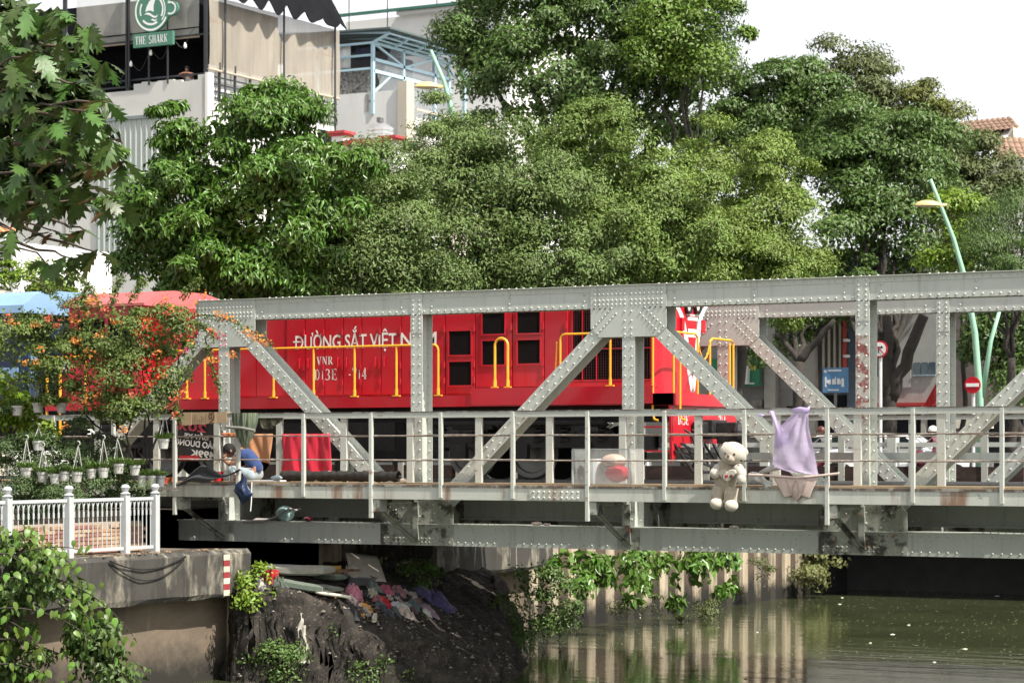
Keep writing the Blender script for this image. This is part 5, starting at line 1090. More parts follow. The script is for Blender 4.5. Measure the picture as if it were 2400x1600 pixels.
# pale-leaved vine on the roof line further back
plant('rooftop_vine', 'light green vine hanging over the porch canopy of the white house', on_d(70, 680, 55), [('foliage', crown_cloud([lob(30, 640, 55, 50, 16, .4), lob(100, 640, 55, 45, 40, .4), lob(130, 680, 55, 40, 35, .4), lob(70, 700, 55, 60, 25, .4)], 240, 16, .10, .055, .12, .3, shell=(.2, 1.)), LEAF_YG)], 'vine')
# ---- bushes on the bank behind the fence and hanging pots
plant('bank_shrub', 'feathery green bush growing behind the white quay fence', on_d(120, 1240, 39.5), [('foliage', crown_cloud([lob(40, 1080, 39.8, 80, 75, .5), lob(140, 1060, 40, 80, 65, .5), lob(230, 1080, 40, 75, 55, .5), lob(60, 1160, 39.3, 80, 50, .5), lob(170, 1150, 39.3, 90, 45, .5), lob(280, 1130, 39.5, 60, 40, .4), lob(310, 1150, 39.3, 40, 20, .3)], 1500, 20, .06, .022, .085, .2, shell=(.2, 1.05)), leafm('leaf_feather', (.085, .135, .045), .55))])
plant('bank_shrub', 'yellow green broad-leaved plant beside the walkway railing end', on_d(60, 1010, 40.6), [('foliage', crown_cloud([lob(20, 940, 40.6, 40, 50, .3), lob(70, 1000, 40.6, 45, 35, .3), lob(40, 970, 40.6, 45, 30, .3), lob(10, 890, 40.6, 30, 30, .3)], 150, 12, .12, .075, .08, .3, shell=(.2, 1.)), LEAF_YG)])
POTM = mat('pot_white', (.44, .44, .41), .5, var=.1, scale=6, layers=[((.35, .33, .29), 9, .58, .7, .5)]); POTG = mat('pot_grey', (.16, .17, .18), .6)
FERN = leafm('leaf_fern', (.10, .17, .035), .5)
def pot(px, py, d, label, hang=True, r=.098, ma=POTM, tall=.0, leaf=.8, hook=None):
    c = on_d(px, py, d); t = thing('flower_pot', label, 'flower pot', c, 'flower pots along the end of the walkway')
    h = .17 + tall; MB().lathe([(.6 * r, -h / 2), (.72 * r, -h / 2 + .01), (.9 * r, h / 2 - .05), (1.0 * r, h / 2 - .04), (1.03 * r, h / 2), (.95 * r, h / 2), (.9 * r, h / 2 - .02)], c, 16).build('pot', ma, t, smooth=False)
    n_ = 170; a = RNG.uniform(0, 6.28, n_); rr_ = RNG.uniform(0, 1, n_) ** .6 * r * 1.25
    C = np.array(tuple(c)) + np.stack([rr_ * np.cos(a), rr_ * np.sin(a), np.full(n_, h / 2 - .01) + RNG.uniform(0, .05, n_) * leaf], 1)
    D = np.stack([np.cos(a) * .7, np.sin(a) * .7, RNG.uniform(.3, 1.3, n_)], 1)
    np_mesh('leaves', *leaves(C, D, RNG.normal(size=(n_, 3)) + [0, 0, .4], .11 * leaf + .02, .02), FERN, t, kind='stuff')
    if hang:
        top = c + Vector((random.uniform(-.03, .03), 0, .48 if hook is None else hook))
        for k in range(3): aa = 2.1 * k + .4; MB().tube([c + Vector((r * math.cos(aa), r * math.sin(aa), h / 2)), top], .006, 5).build('hanger_wire', POTM, t)
        MB().tube([top + Vector((.035 * math.sin(u), 0, .03 - .035 * math.cos(u))) for u in [.3 * k for k in range(13)]], .009, 6).build('hook', POTM, t)
for i, (px, py, d, lb, hk) in enumerate([(40, 962, 39.7, 'white pot of pale leaves resting on the walkway top rail', None), (89, 955, 39.7, 'white hanging pot by the yellow handrail before the red nose', .62), (144, 956, 39.7, 'squarish white pot on the rail before the red side of the locomotive', None), (89, 1044, 39.4, 'white hanging pot in front of a small dark red box', .3), (61, 1108, 38.9, 'white hanging pot half hidden in the feathery bush', .55), (100, 1118, 38.9, 'white hanging pot lowest on the bush, beside the fence post', .5), (129, 1122, 38.8, 'ribbed white pot hung closest above the fence top rail', None), (152, 1116, 38.8, 'taller white pot hung against the ribbed low pot', None), (180, 1118, 38.8, 'round white pot on a long hook in the middle of the hanging row', .52), (214, 1110, 38.9, 'tilted white pot of variegated leaves in the hanging row', None), (242, 1108, 38.9, 'round white pot on a tall hook before the brown stems', .55), (277, 1098, 39.0, 'large round white pot highest in the hanging row', .5), (316, 1102, 39.1, 'shallow white pot at the end of the hanging row', None)]):
    pot(px, py, d, lb, hk is not None, .105 if 'large' in lb else .095, hook=hk)
pot(383, 1040, 39.3, 'bright white pot hanging from the rail beside the dark banner', True, .098, hook=.52)
for px, lb, ma in ((333, 'cream plastic pot standing first on the shelf by the railing post', POTM), (357, 'cream plastic pot with spiky plant standing second on the shelf', POTM), (376, 'dark grey bucket standing beside the cream pots', POTG)): pot(px, 1128, 39.2, lb, False, .085, ma, .03, .5 if ma == POTG else .8)
MB().box(on_d(300, 1143, 39.2).x, on_d(400, 1143, 39.2).x, on_d(300, 1143, 39.2).y - .12, on_d(400, 1143, 39.2).y + .25, on_d(350, 1147, 39.2).z, on_d(350, 1143, 39.2).z).build('pot_shelf', OLDWOOD, label='dark plank shelf carrying the cream pots beside the railing', cat='shelf')
# ---- foreground creeper: heart-shaped leaves, each an object
HL = mat('heart_leaf', (.125, .205, .035), .4, var=.2, scale=6, island=.4, hue=.025, translucent=.32, objrand=True)
m = MB(); pr = [(0, 0), (.12, .24), (.34, .33), (.58, .27), (.8, .13), (1, 0)]
rib = [(0, t, -.25 * t * t) for t, _ in pr]; rt = [(x, t - (.10 if 0 < t < .2 else 0), -.25 * t * t - .16 * x) for t, x in pr]; lf = [(-x, y, z) for x, y, z in rt]
m.add(rib + rt + lf, [(i, 6 + i, 7 + i, i + 1) for i in range(5)] + [(i, i + 1, 13 + i, 12 + i) for i in range(5)]); ho = m.build('leaf', HL, org=(0, 0, 0), smooth=True); hme = ho.data; bpy.data.objects.remove(ho)
FC = thing('heart_leaf_creeper', 'leafy creeper with heart-shaped light green leaves tumbling over the quay edge', 'creeper', on_d(60, 1600, 34))
arms = [((-60, 1330), (120, 1260), (190, 1290)), ((-40, 1360), (150, 1330), (230, 1430)), ((60, 1340), (220, 1360), (312, 1490)), ((-40, 1430), (120, 1400), (240, 1520)), ((-40, 1500), (60, 1480), (240, 1580)), ((20, 1260), (60, 1230), (90, 1250)), ((-30, 1300), (40, 1280), (120, 1370)), ((-20, 1450), (60, 1440), (130, 1580)), ((150, 1400), (230, 1440), (280, 1590)), ((-30, 1380), (80, 1370), (180, 1440)), ((-30, 1560), (60, 1540), (130, 1600)), ((100, 1300), (165, 1300), (175, 1340))]
cnt = 0
for i, (a, b, c) in enumerate(arms):
    dd = 34.6 - .12 * (i % 4); a, b, c = [on_d(x, y, dd) for x, y in (a, b, c)]; cur = [(1 - t) ** 2 * a + 2 * t * (1 - t) * b + t * t * c for t in [k / 20 for k in range(21)]]
    MB().tube(cur, [.016 - .011 * k / 20 for k in range(21)], 5).build('stem', BARK, FC, smooth=True)
    for k in range(25):
        if cnt >= 300: break
        p_ = cur[min(20, int(k * .84))]; o = link_mesh('leaf', hme, FC); cnt += 1
        o.location = p_ - wloc(FC) + Vector((rr.gauss(0, .09), rr.gauss(0, .10), rr.gauss(0, .09))); o.rotation_euler = (rr.uniform(-1.55, -.55), rr.uniform(-.7, .7), rr.uniform(-.3, 2.4) + 2.6); s = rr.uniform(.10, .165); o.scale = (s, s, s)
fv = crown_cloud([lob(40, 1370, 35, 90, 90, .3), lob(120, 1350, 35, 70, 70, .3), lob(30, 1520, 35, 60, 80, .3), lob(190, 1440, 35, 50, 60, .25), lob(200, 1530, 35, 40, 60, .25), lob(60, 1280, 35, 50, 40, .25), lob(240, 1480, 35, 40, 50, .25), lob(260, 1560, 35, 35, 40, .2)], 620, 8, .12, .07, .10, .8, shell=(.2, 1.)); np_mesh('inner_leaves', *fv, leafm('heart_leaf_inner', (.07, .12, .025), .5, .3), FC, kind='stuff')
# ---- plants on the pile wall, water's edge and mound
def sprig(label, lobs, n_, per, ln, wd, cr, ma, droop=.4, cat='plant', name='wall_plant'): return plant(name, label, lobs[0][0], [('foliage', crown_cloud(lobs, n_, per, ln, wd, cr, droop, shell=(.1, 1.05)), ma)], cat)
sprig('drooping vine with big bright leaves on the first pale piles', [lob(1350, 1310, 50, 60, 30, .3), lob(1360, 1360, 49.5, 32, 40, .2), lob(1420, 1320, 50, 50, 30, .3)], 46, 12, .20, .105, .12, LEAF_GLOSSY, .8)
sprig('bright leafy vine hanging between two sunlit piles below the girder', [lob(1490, 1340, 52, 28, 40, .2), lob(1475, 1310, 52, 30, 25, .2), lob(1470, 1385, 51, 20, 14, .2)], 26, 12, .20, .105, .12, LEAF_GLOSSY, .8)
sprig('largest leafy vine arching down from the girder toward the water', [lob(1600, 1315, 53, 60, 22, .3), lob(1640, 1345, 53, 35, 40, .2), lob(1690, 1310, 54, 45, 25, .3), lob(1715, 1365, 53, 30, 22, .2), lob(1580, 1360, 53, 18, 30, .2)], 58, 12, .20, .105, .12, LEAF_GLOSSY, .8)
sprig('grey green scrub growing from cracks along the pile wall', [lob(1500, 1420, 52, 60, 22, .2), lob(1600, 1410, 54, 70, 20, .2), lob(1560, 1430, 53, 60, 14, .2), lob(1780, 1350, 60, 30, 30, .2), lob(1850, 1340, 63, 40, 25, .2), lob(1660, 1425, 55, 30, 10, .2)], 190, 14, .06, .03, .10, LEAF_OLIVE)
sprig('yellow green bush overhanging the canal at the end of the pile wall', [lob(1900, 1320, 64, 60, 22, .5), lob(1960, 1315, 64, 35, 15, .4), lob(1880, 1350, 63, 40, 18, .4)], 150, 14, .11, .06, .13, leafm('leaf_khaki', (.16, .17, .06), .6))
sprig('dark scrub in the gap between the quay and the pile wall', [lob(1240, 1380, 47, 40, 60, .3), lob(1270, 1350, 48, 35, 40, .3), lob(1290, 1420, 48, 30, 40, .3), lob(1210, 1340, 47, 30, 20, .2)], 170, 14, .08, .045, .12, LEAF_DARK)
# ------------------------------------------------------------------ quay fence: posts with caps, pointed-arch infill
FEN = mat('fence_white', (.43, .45, .455), .5, var=.06, layers=[((.40, .40, .38), 7, .6, .7, .5)])
FE = thing('quay_fence', 'white iron fence of pointed arches between capped posts on the quay', 'fence', (1.3, -5.5, ZQ))
FX = 1.3; fps = [-8.66, -7.28, -5.86, -4.47, -3.70]
for y in fps:
    p_ = MB().box(FX - .055, FX + .055, y - .055, y + .055, ZQ, -.20).build('fence_post', FEN, FE)
    MB().lathe([(.05, 0), (.085, .02), (.04, .05), (.05, .07), (.075, .12), (.05, .16), (.01, .17)], (FX, y, -.20), 10).build('finial', FEN, p_)
for a, b in zip(fps[:-1], fps[1:]):
    for z, h in ((-.29, .05), (ZQ + .08, .05)): MB().box(FX - .025, FX + .025, a + .07, b - .07, z, z + h).build('fence_rail', FEN, FE)
    n_ = max(5, int(round((b - a - .14) / .112))); st = (b - a - .14) / n_
    for k in range(n_):
        y = a + .07 + st * (k + .5)
        MB().tube([(FX, y, ZQ + .12), (FX, y, -.52)], .009, 6).tube([(FX, y, -.53), (FX, y, -.44)], .017, 6).build('baluster', FEN, FE)
        m = MB()
        for s in (-1, 1): m.tube([(FX, y + s * st * .5 * (1 - math.cos(t)) * 1.0, -.44 + .15 * math.sin(t)) for t in [R_(15 * j) for j in range(7)]], .010, 5)
        m.build('arch', FEN, FE)
# low brick wall behind the fence, brick by brick
BRK = [mat('brick_a', (.36, .22, .14), .9, var=.2, scale=5, bump=.3), mat('brick_b', (.42, .30, .20), .9, var=.2, scale=5, bump=.3), mat('brick_c', (.28, .13, .10), .9, var=.2, scale=5, bump=.3)]
BW = thing('brick_wall', 'low crumbling brick wall behind the white quay fence', 'wall', (.35, -5, ZQ))
MB().box(.24, .40, -8.5, -2.9, ZQ - .05, -.66).build('mortar_core', mat('mortar', (.33, .28, .22), .95), BW)
bm_ = MB().box(.0, .06, .004, .206, .004, .058).build('brick', BRK[0], BW); bmes = []
for b_ in BRK: me = bm_.data.copy(); me.materials[0] = b_; bmes.append(me)
for me in bmes:
    for v in me.vertices: v.co += wloc(BW)
bpy.data.objects.remove(bm_)
for r in range(7):
    for c in range(24):
        y = -8.0 + c * .212 + (.106 if r % 2 else 0)
        if y > -3.0 or (r == 6 and random.random() < .35): continue
        link_mesh('brick', random.choice(bmes), BW, Vector((.385 + random.uniform(-.012, .015), y, ZQ + .0 + r * .066)) - wloc(BW))
# dead leaves and litter on the coping
m = MB()
for k in range(90):
    y = random.uniform(-5.6, -2.2); c = Vector((random.uniform(1.38, 1.62), y, ZQ + .012)); a = random.uniform(0, 6.28); s = random.uniform(.03, .07)
    m.add([c + Vector((s * math.cos(a), s * math.sin(a), 0)), c + Vector((-s * .5 * math.sin(a), s * .5 * math.cos(a), .02)), c - Vector((s * math.cos(a), s * math.sin(a), -.02)), c + Vector((s * .5 * math.sin(a), -s * .5 * math.cos(a), .01))], [(0, 1, 2, 3)])
m.build('dead_leaves', leafm('dead_leaf', (.36, .24, .15), .8, .2, .35), org=(0, 0, 0), kind='stuff', label='dry fallen leaves strewn along the coping below the fence')
# ------------------------------------------------------------------ earth mound under the bridge
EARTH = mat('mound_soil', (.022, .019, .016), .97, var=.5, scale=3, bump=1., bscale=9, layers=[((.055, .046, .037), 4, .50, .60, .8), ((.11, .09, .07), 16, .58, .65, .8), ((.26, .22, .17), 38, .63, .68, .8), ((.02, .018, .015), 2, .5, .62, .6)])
def nz(x, y): return math.sin(x * 3.1 + 1.3 * math.sin(y * 2.3)) * .5 + math.sin(y * 4.7 + x * 1.9) * .3 + math.sin(x * 9.1 + y * 7.7) * .15 + math.sin(x * 17 - y * 13) * .08
def mz(x, y):
    u, v = x - CAM.x, y - CAM.y; d = FW.x * u + FW.y * v; r = RT.x * u + RT.y * v
    ef = max(0., (40.55 - d) / .62); er = max(0., (r + .7) / 1.2); el = max(0., (-4.35 - r) / .55); e = math.sqrt(ef * ef + er * er + el * el)
    top = -1.60 - .40 * max(0., x - 2.1) - .10 * max(0., r + 2.8) + .10 * nz(x * .7, y * .7); f = 1 / (1 + math.exp((e - .72) * 9)); k = 1 if e > .25 else .35
    return ZW - .5 + (top - ZW + .5) * f + k * (.08 * nz(x * 2, y * 2) + .045 * nz(x * 5 + 3, y * 5) + .025 * nz(x * 11, y * 11 + 2))
def mnd(u, v):
    x, y = 1.0 + u * 4.6, -3.6 + v * 10.0; z = mz(x, y)
    return (x + .09 * nz(z * 2.4 + 1, y * 1.5) + .05 * nz(z * 6, y * 5), y + .09 * nz(z * 2.6, x * 1.7 + 3) + .05 * nz(z * 6.5 + 2, x * 5), z + .02 * nz(x * 14, y * 15))
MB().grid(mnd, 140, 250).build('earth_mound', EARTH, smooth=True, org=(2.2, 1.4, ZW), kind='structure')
def gm(px, py):                                   # where a sight line meets the mound's surface
    d = 36.5
    while d < 46:
        p_ = on_d(px, py, d)
        if 1.0 < p_.x < 5.5 and -3.5 < p_.y < 6.3 and p_.z <= mz(p_.x, p_.y): return p_
        d += .03
    return on_d(px, py, 41)
m = MB()
for k in range(900):
    p_ = on_d(random.uniform(540, 1200), 1400, random.uniform(39.0, 42.5)); p_.z = 0; p_.z = mz(p_.x, p_.y); s = random.uniform(.008, .03) * (1.6 if random.random() < .12 else 1)
    m.add([p_ + Vector(v) * s for v in ((-1, -.8, -.2), (1, -.9, -.1), (.9, 1, -.2), (-1, .9, -.1), (.1, .1, .9))], [(0, 1, 4), (1, 2, 4), (2, 3, 4), (3, 0, 4)])
m.build('rubble', mat('rubble_stone', (.20, .18, .15), .95, var=.4, scale=20), org=(0, 0, 0), kind='stuff', label='small stones and rubble scattered over the dark mound')
sprig('dark low weeds on the shaded foot of the earth mound', [(gm(a_, b_), (c_, .12, .14)) for a_, b_, c_ in ((600, 1545, .4), (680, 1525, .35), (640, 1570, .4), (840, 1560, .35), (900, 1550, .25), (960, 1575, .2), (780, 1480, .12))], 150, 14, .06, .035, .10, LEAF_DARK, name='weeds')
sprig('light green weed growing at the corner pillar of the mound', [lob(565, 1360, 39.9, 16, 34, .12), lob(600, 1340, 40.0, 14, 25, .12), lob(580, 1395, 39.7, 18, 20, .12)], 50, 12, .09, .05, .08, LEAF_YG, name='weeds')
sprig('strappy plant at the water end of the earth mound', [lob(1215, 1430, 44, 26, 22, .2), lob(1225, 1480, 44, 18, 20, .2), lob(1190, 1500, 43.5, 30, 15, .2)], 60, 12, .16, .03, .10, LEAF_DARK, .6, name='weeds')
sprig('small fern-like weeds behind the pale foam board', [lob(880, 1315, 43, 40, 14, .3), lob(960, 1330, 43, 40, 16, .3), lob(1000, 1360, 43, 40, 14, .3)], 90, 12, .07, .04, .09, LEAF_DARK, name='weeds')
# ---- rubbish on the mound, each piece by itself
def fabric(name, col, var=.12): return mat(name, col, .9, var=var, scale=12, sheen=.2, bump=.15, bscale=60)
def slab(name, label, corners, th, ma, cat):
    c = [Vector(x) for x in corners]; nrm = (c[1] - c[0]).cross(c[3] - c[0]).normalized(); nrm = nrm if nrm.z > 0 else -nrm
    cen = sum(c, Vector()) / 4
    m = MB(); top = []
    def f(u, v): p_ = c[0].lerp(c[1], u).lerp(c[3].lerp(c[2], u), v); return p_ + nrm * (th * (.8 + .25 * math.sin(u * 5 + v * 4)))
    m.grid(f, 8, 6).build(name, ma, smooth=True, solid=th, label=label, cat=cat)
def at_m(*pts): return [gm(a, b) for a, b in pts]
def lift(p_, z): return Vector((p_.x, p_.y, p_.z + z))
FOAM = fabric('foam_cream', (.46, .42, .35)); GRNC = fabric('cushion_green', (.10, .125, .095))
q_ = at_m((822, 1358), (905, 1368), (925, 1350), (850, 1345)); slab('foam_board', 'large cream foam board lying tilted on top of the mound', [q_[0], q_[1], lift(q_[1] + Vector((-.55, .55, 0)), .42), lift(q_[0] + Vector((-.5, .6, 0)), .42)], .03, FOAM, 'foam board')
q_ = at_m((725, 1385), (800, 1402), (770, 1410), (735, 1392)); slab('foam_slab', 'white foam slab lying below the green cushions on the mound', [q_[0], q_[1] + Vector((0, .1, 0)), q_[1] + Vector((.28, -.15, -.02)), q_[0] + Vector((.3, -.25, -.02))], .05, fabric('foam_white', (.62, .58, .47)), 'foam slab')
q_ = at_m((815, 1372), (880, 1378)); slab('carpet_piece', 'dark grey carpet piece hanging below the cream foam board', [q_[0], q_[1], lift(q_[1] + Vector((-.2, .3, 0)), .12), lift(q_[0] + Vector((-.2, .3, 0)), .12)], .03, fabric('carpet_grey', (.10, .095, .105)), 'carpet')
def cushion(label, px, py, size, rot, tilt, ma, name='cushion', cat='cushion', z=.0):
    c = lift(gm(px, py), size[2] * .5 + z); Rm = Matrix.Rotation(rot, 3, 'Z') @ Matrix.Rotation(tilt, 3, 'Y'); m = MB(); N, K = 14, 8; a, b, h = [v / 2 for v in size]
    def top(s):
        def f(u, v):
            x, y = 2 * u - 1, 2 * v - 1; e = (1 - abs(x) ** 8) * (1 - abs(y) ** 8); w_ = .03 * math.sin(x * 7 + y * 5 + size[0] * 9) + .02 * math.sin(x * 15 - y * 9)
            return c + Rm @ Vector((a * x, b * y, s * h * (.55 + .45 * e + w_) - .12 * h * math.sin(x * 2.2 + 1)))
        return f
    m.grid(top(1), N, K); n1 = len(m.v); m.grid(top(-1), N, K)
    ring_ = [i_ for i_ in range(N + 1)] + [(k_ + 1) * (N + 1) + N for k_ in range(K)] + [K * (N + 1) + N - 1 - i_ for i_ in range(N)] + [(K - 1 - k_) * (N + 1) for k_ in range(K - 1)]
    L_ = len(ring_); m.f += [(ring_[i_], n1 + ring_[i_], n1 + ring_[(i_ + 1) % L_], ring_[(i_ + 1) % L_]) for i_ in range(L_)]; m.m += [0] * L_; m.sm += [False] * L_
    m.build(name, ma, smooth=False, label=label, cat=cat)
cushion('worn green cushion folded on the pile, the longer of the two', 700, 1380, (.85, .34, .13), .45, .15, GRNC)
cushion('flat green cushion lying on the folded one', 768, 1368, (.62, .30, .09), -.1, .05, GRNC, z=.09)
cushion('thin pale green cushion under the flat cushion', 765, 1382, (.55, .26, .08), -.15, .1, fabric('cushion_sage', (.17, .19, .13)))
cushion('long grey mattress roll with leaves at the back of the mound', 690, 1352, (1.3, .5, .16), .15, 0, fabric('mattress_grey', (.26, .25, .21)), 'mattress', 'mattress', .05)
cushion('flat cardboard sheet strewn with brown leaves on the mound', 775, 1350, (.9, .5, .05), .1, 0, mat('leafy_board', (.20, .12, .08), .95, var=.6, scale=22, bump=.6), 'cardboard_sheet', 'cardboard', .08)
MB().box(*(lambda p_: (p_.x - .10, p_.x + .12, p_.y + .0, p_.y + .2, p_.z - .03, p_.z + .22))(gm(624, 1366))).build('red_crate', mat('crate_red', (.42, .02, .035), .6), label='red plastic crate at the end of the grey mattress', cat='crate', bevel=.01)
MB().box(*(lambda p_: (p_.x - .35, p_.x + .35, p_.y, p_.y + .2, p_.z, p_.z + .14))(gm(745, 1344))).build('yellow_board', mat('board_yellow', (.45, .28, .06), .7), label='yellow painted board behind the leafy cardboard sheet', cat='board')
# crumpled clothes
def crumple(name, label, px, py, r, h, ma, cat='clothes', seed=0, z=0., squash=1.):
    rg = random.Random(seed); c = lift(gm(px, py), z); ph = [rg.uniform(0, 6.28) for _ in range(8)]
    def f(u, v):
        a = u * 6.28318; q_ = v; rr_ = r * q_ * (1 + .13 * math.sin(3 * a + ph[0]) + .10 * math.sin(5 * a + ph[1]) + .05 * math.sin(11 * a + ph[6]))
        x, y = rr_ * math.cos(a) * 1.15, rr_ * math.sin(a) * squash; X_, Y_ = (x * math.cos(ph[7]) + y * math.sin(ph[7])) / r, (y * math.cos(ph[7]) - x * math.sin(ph[7])) / r
        cre = abs(math.sin(X_ * 5 + ph[4] + 2 * math.sin(Y_ * 3 + ph[2]))) * .5 + abs(math.sin(Y_ * 6 + ph[5] + 1.5 * math.sin(X_ * 4 + ph[3]))) * .35
        zz = .8 * h * (1 - q_ ** 3.5) * (.35 + cre) + .25 * h * math.sin(X_ * 11 + Y_ * 7) * math.sin(Y_ * 9) * (1 - q_ ** 3) + .012
        gz = mz(c.x + x, c.y + y); return (c.x + x + .02 * math.sin(Y_ * 9 + ph[7]), c.y + y + .02 * math.sin(X_ * 8 + ph[6]), max(gz, c.z - .16) + zz - .03 * q_ ** 6 + z)
    return MB().grid(f, 44, 14).build(name, ma, smooth=True, label=label, cat=cat)
for i, (lb, px, py, r, h, col) in enumerate([
    ('pink and white plastic bag slumped on the leaf litter', 830, 1402, .14, .22, (.45, .17, .22)), ('white rag spilling below the pink bag', 828, 1415, .13, .08, (.48, .40, .37)), ('grey green shirt balled up at the back of the clothes pile', 878, 1385, .14, .13, (.16, .19, .17)),
    ('bright pink garment twisted in the clothes pile', 905, 1390, .13, .13, (.42, .10, .16)), ('dusty mauve garment beside the bright pink one', 932, 1393, .13, .13, (.26, .13, .15)), ('pale spotted cloth left of the pink garment', 873, 1396, .09, .11, (.42, .40, .30)),
    ('red knitted cap in the middle of the clothes pile', 904, 1420, .08, .12, (.50, .01, .02)), ('striped pink shirt under the red cap', 890, 1412, .12, .09, (.30, .10, .11)), ('pale blue and white shirt crumpled low on the pile', 940, 1430, .17, .11, (.44, .44, .44)),
    ('cream trousers trailing below the pale shirt', 955, 1442, .15, .08, (.44, .36, .30)), ('orange rag beside the dark stain', 858, 1430, .11, .07, (.50, .26, .05)), ('small orange scrap below the orange rag', 845, 1442, .07, .04, (.48, .24, .04)),
    ('large purple sheet draped over the slope of the mound', 1020, 1412, .36, .16, (.060, .048, .125)), ('teal rag beside the purple sheet', 970, 1420, .10, .08, (.08, .12, .12)), ('lilac scarf at the foot of the purple sheet', 1005, 1430, .16, .05, (.26, .17, .22)), ('white scrap beside the lilac scarf', 1000, 1438, .07, .05, (.5, .5, .45)),
    ('dark blue jeans heap under the red cap', 905, 1436, .13, .08, (.03, .035, .05)), ('black bag slumped beside the orange rag', 830, 1430, .14, .05, (.02, .02, .022)), ('white shirt snagged on the shaded side of the mound', 712, 1530, .09, .05, (.40, .38, .32)), ('white bundle with brown stains behind the cushions', 825, 1348, .13, .14, (.42, .36, .29)),
    ('small white bag beside the red crate', 612, 1370, .07, .08, (.34, .32, .29)), ('dark green sacking at the end of the mattress', 648, 1368, .16, .12, (.06, .075, .06))]):
    crumple('rag' if 'rag' in lb or 'scrap' in lb else 'bag' if 'bag' in lb else 'garment', lb, px, py, r, h, fabric('rubbish_cloth_%d' % i, col, .2), 'bag' if 'bag' in lb else 'clothes', i, .01, .8)
for i in range(26):
    crumple('cloth_scrap', 'small faded scrap of cloth trodden into the rubbish heap', random.uniform(800, 1000), random.uniform(1385, 1440), random.uniform(.05, .10), random.uniform(.05, .09), fabric('scrap_cloth_%d' % (i % 7), [(.05, .05, .06), (.16, .12, .10), (.28, .25, .22), (.10, .06, .07), (.20, .10, .11), (.07, .09, .10), (.36, .33, .30)][i % 7], .2), 'cloth scrap', 60 + i, .0, .8)['group'] = 'cloth scraps in the rubbish heap'
SHO = thing('shoe', 'old pale canvas shoe lying below the clothes pile', 'shoe', gm(878, 1455)); c = gm(878, 1455)
d_ = Vector((.35, -.75, -.3)).normalized(); m = MB(); Rm = d_.to_track_quat('Y', 'Z').to_matrix()
for nm, pr_, z0, ma in (('sole', [(-.035, -.12), (.035, -.12), (.045, .05), (.035, .12), (0, .14), (-.035, .12), (-.045, .05)], 0, mat('sole_cream', (.5, .45, .36), .8)), ('upper', [(-.03, -.115), (.03, -.115), (.04, .05), (.03, .11), (0, .125), (-.03, .11), (-.04, .05)], .02, fabric('canvas', (.36, .33, .27)))):
    MB().prism(pr_, (lift(c, .03 + z0), Rm @ Vector((1, 0, 0)), Rm @ Vector((0, 1, 0)), Rm @ Vector((0, 0, 1))), .02 if not z0 else .05).build(nm, ma, SHO, bevel=.008)
m = MB(); p0, p1 = gm(760, 1395), gm(870, 1430)
for k in range(500):
    t = random.random(); a, b = p0.lerp(p1, t), 0; c = Vector((a.x + random.gauss(0, .18), a.y + random.gauss(0, .14), 0)); c.z = mz(c.x, c.y) + .02 + random.uniform(0, .02); s = random.uniform(.02, .05); an = random.uniform(0, 6.28)
    m.add([c + Vector((s * math.cos(an), s * math.sin(an), 0)), c + Vector((-s * .4 * math.sin(an), s * .4 * math.cos(an), .015)), c - Vector((s * math.cos(an), s * math.sin(an), -.015)), c + Vector((s * .4 * math.sin(an), -s * .4 * math.cos(an), .01))], [(0, 1, 2, 3)])
m.build('leaf_litter', leafm('litter_brown', (.20, .115, .07), .85, .15, .4), org=(0, 0, 0), kind='stuff', label='brown leaf litter between the foam slab and the clothes pile')
# floating litter
for i, (px, py, s, col) in enumerate([(1502, 1440, .10, (.75, .75, .7)), (1500, 1447, .07, (.7, .7, .65)), (1550, 1541, .09, (.7, .7, .66)), (2337, 1396, .22, (.75, .72, .62)), (2092, 1486, .16, (.7, .67, .55)), (1974, 1400, .12, (.6, .58, .5)), (2130, 1464, .12, (.6, .57, .45)), (2262, 1520, .16, (.55, .52, .42)), (1775, 1481, .08, (.6, .6, .55)), (1596, 1424, .10, (.6, .6, .55)), (1748, 1590, .14, (.4, .25, .12)), (2190, 1551, .1, (.6, .6, .55)), (2040, 1506, .1, (.55, .52, .4)), (1968, 1415, .14, (.5, .48, .36)), (1482, 1437, .16, (.30, .25, .06))]):
    c = on_z(px, py, ZW); m = MB(); s *= .55; m.lathe([(s * .35, -.01), (s * .6, .002), (s * .5, .008), (s * .15, .014)], c, 9).build('floating_scrap', mat('float_%d' % i, col, .7), label='small pale scrap of rubbish floating on the green water', cat='litter', group='scraps floating on the canal')
n_ = 1500; px = RNG.uniform(1250, 2420, n_); py = 1385 + RNG.random(n_) ** 1.3 * 215; V, F = [], []
for a, b in zip(px, py):
    c = on_z(a, b, ZW + .004)
    if c.x < 1.3 or (c.x < 3.9 and c.y < 5): continue
    s = random.uniform(.008, .025); k = len(V); V += [(c.x - s, c.y, c.z), (c.x, c.y - s, c.z), (c.x + s, c.y, c.z), (c.x, c.y + s, c.z)]; F.append((k, k + 1, k + 2, k + 3))
np_mesh('scum_flecks', V, F, mat('scum', (.42, .42, .25), .8, island=.4), kind='stuff')['label'] = 'tiny pale flecks of scum drifting over the green canal water'
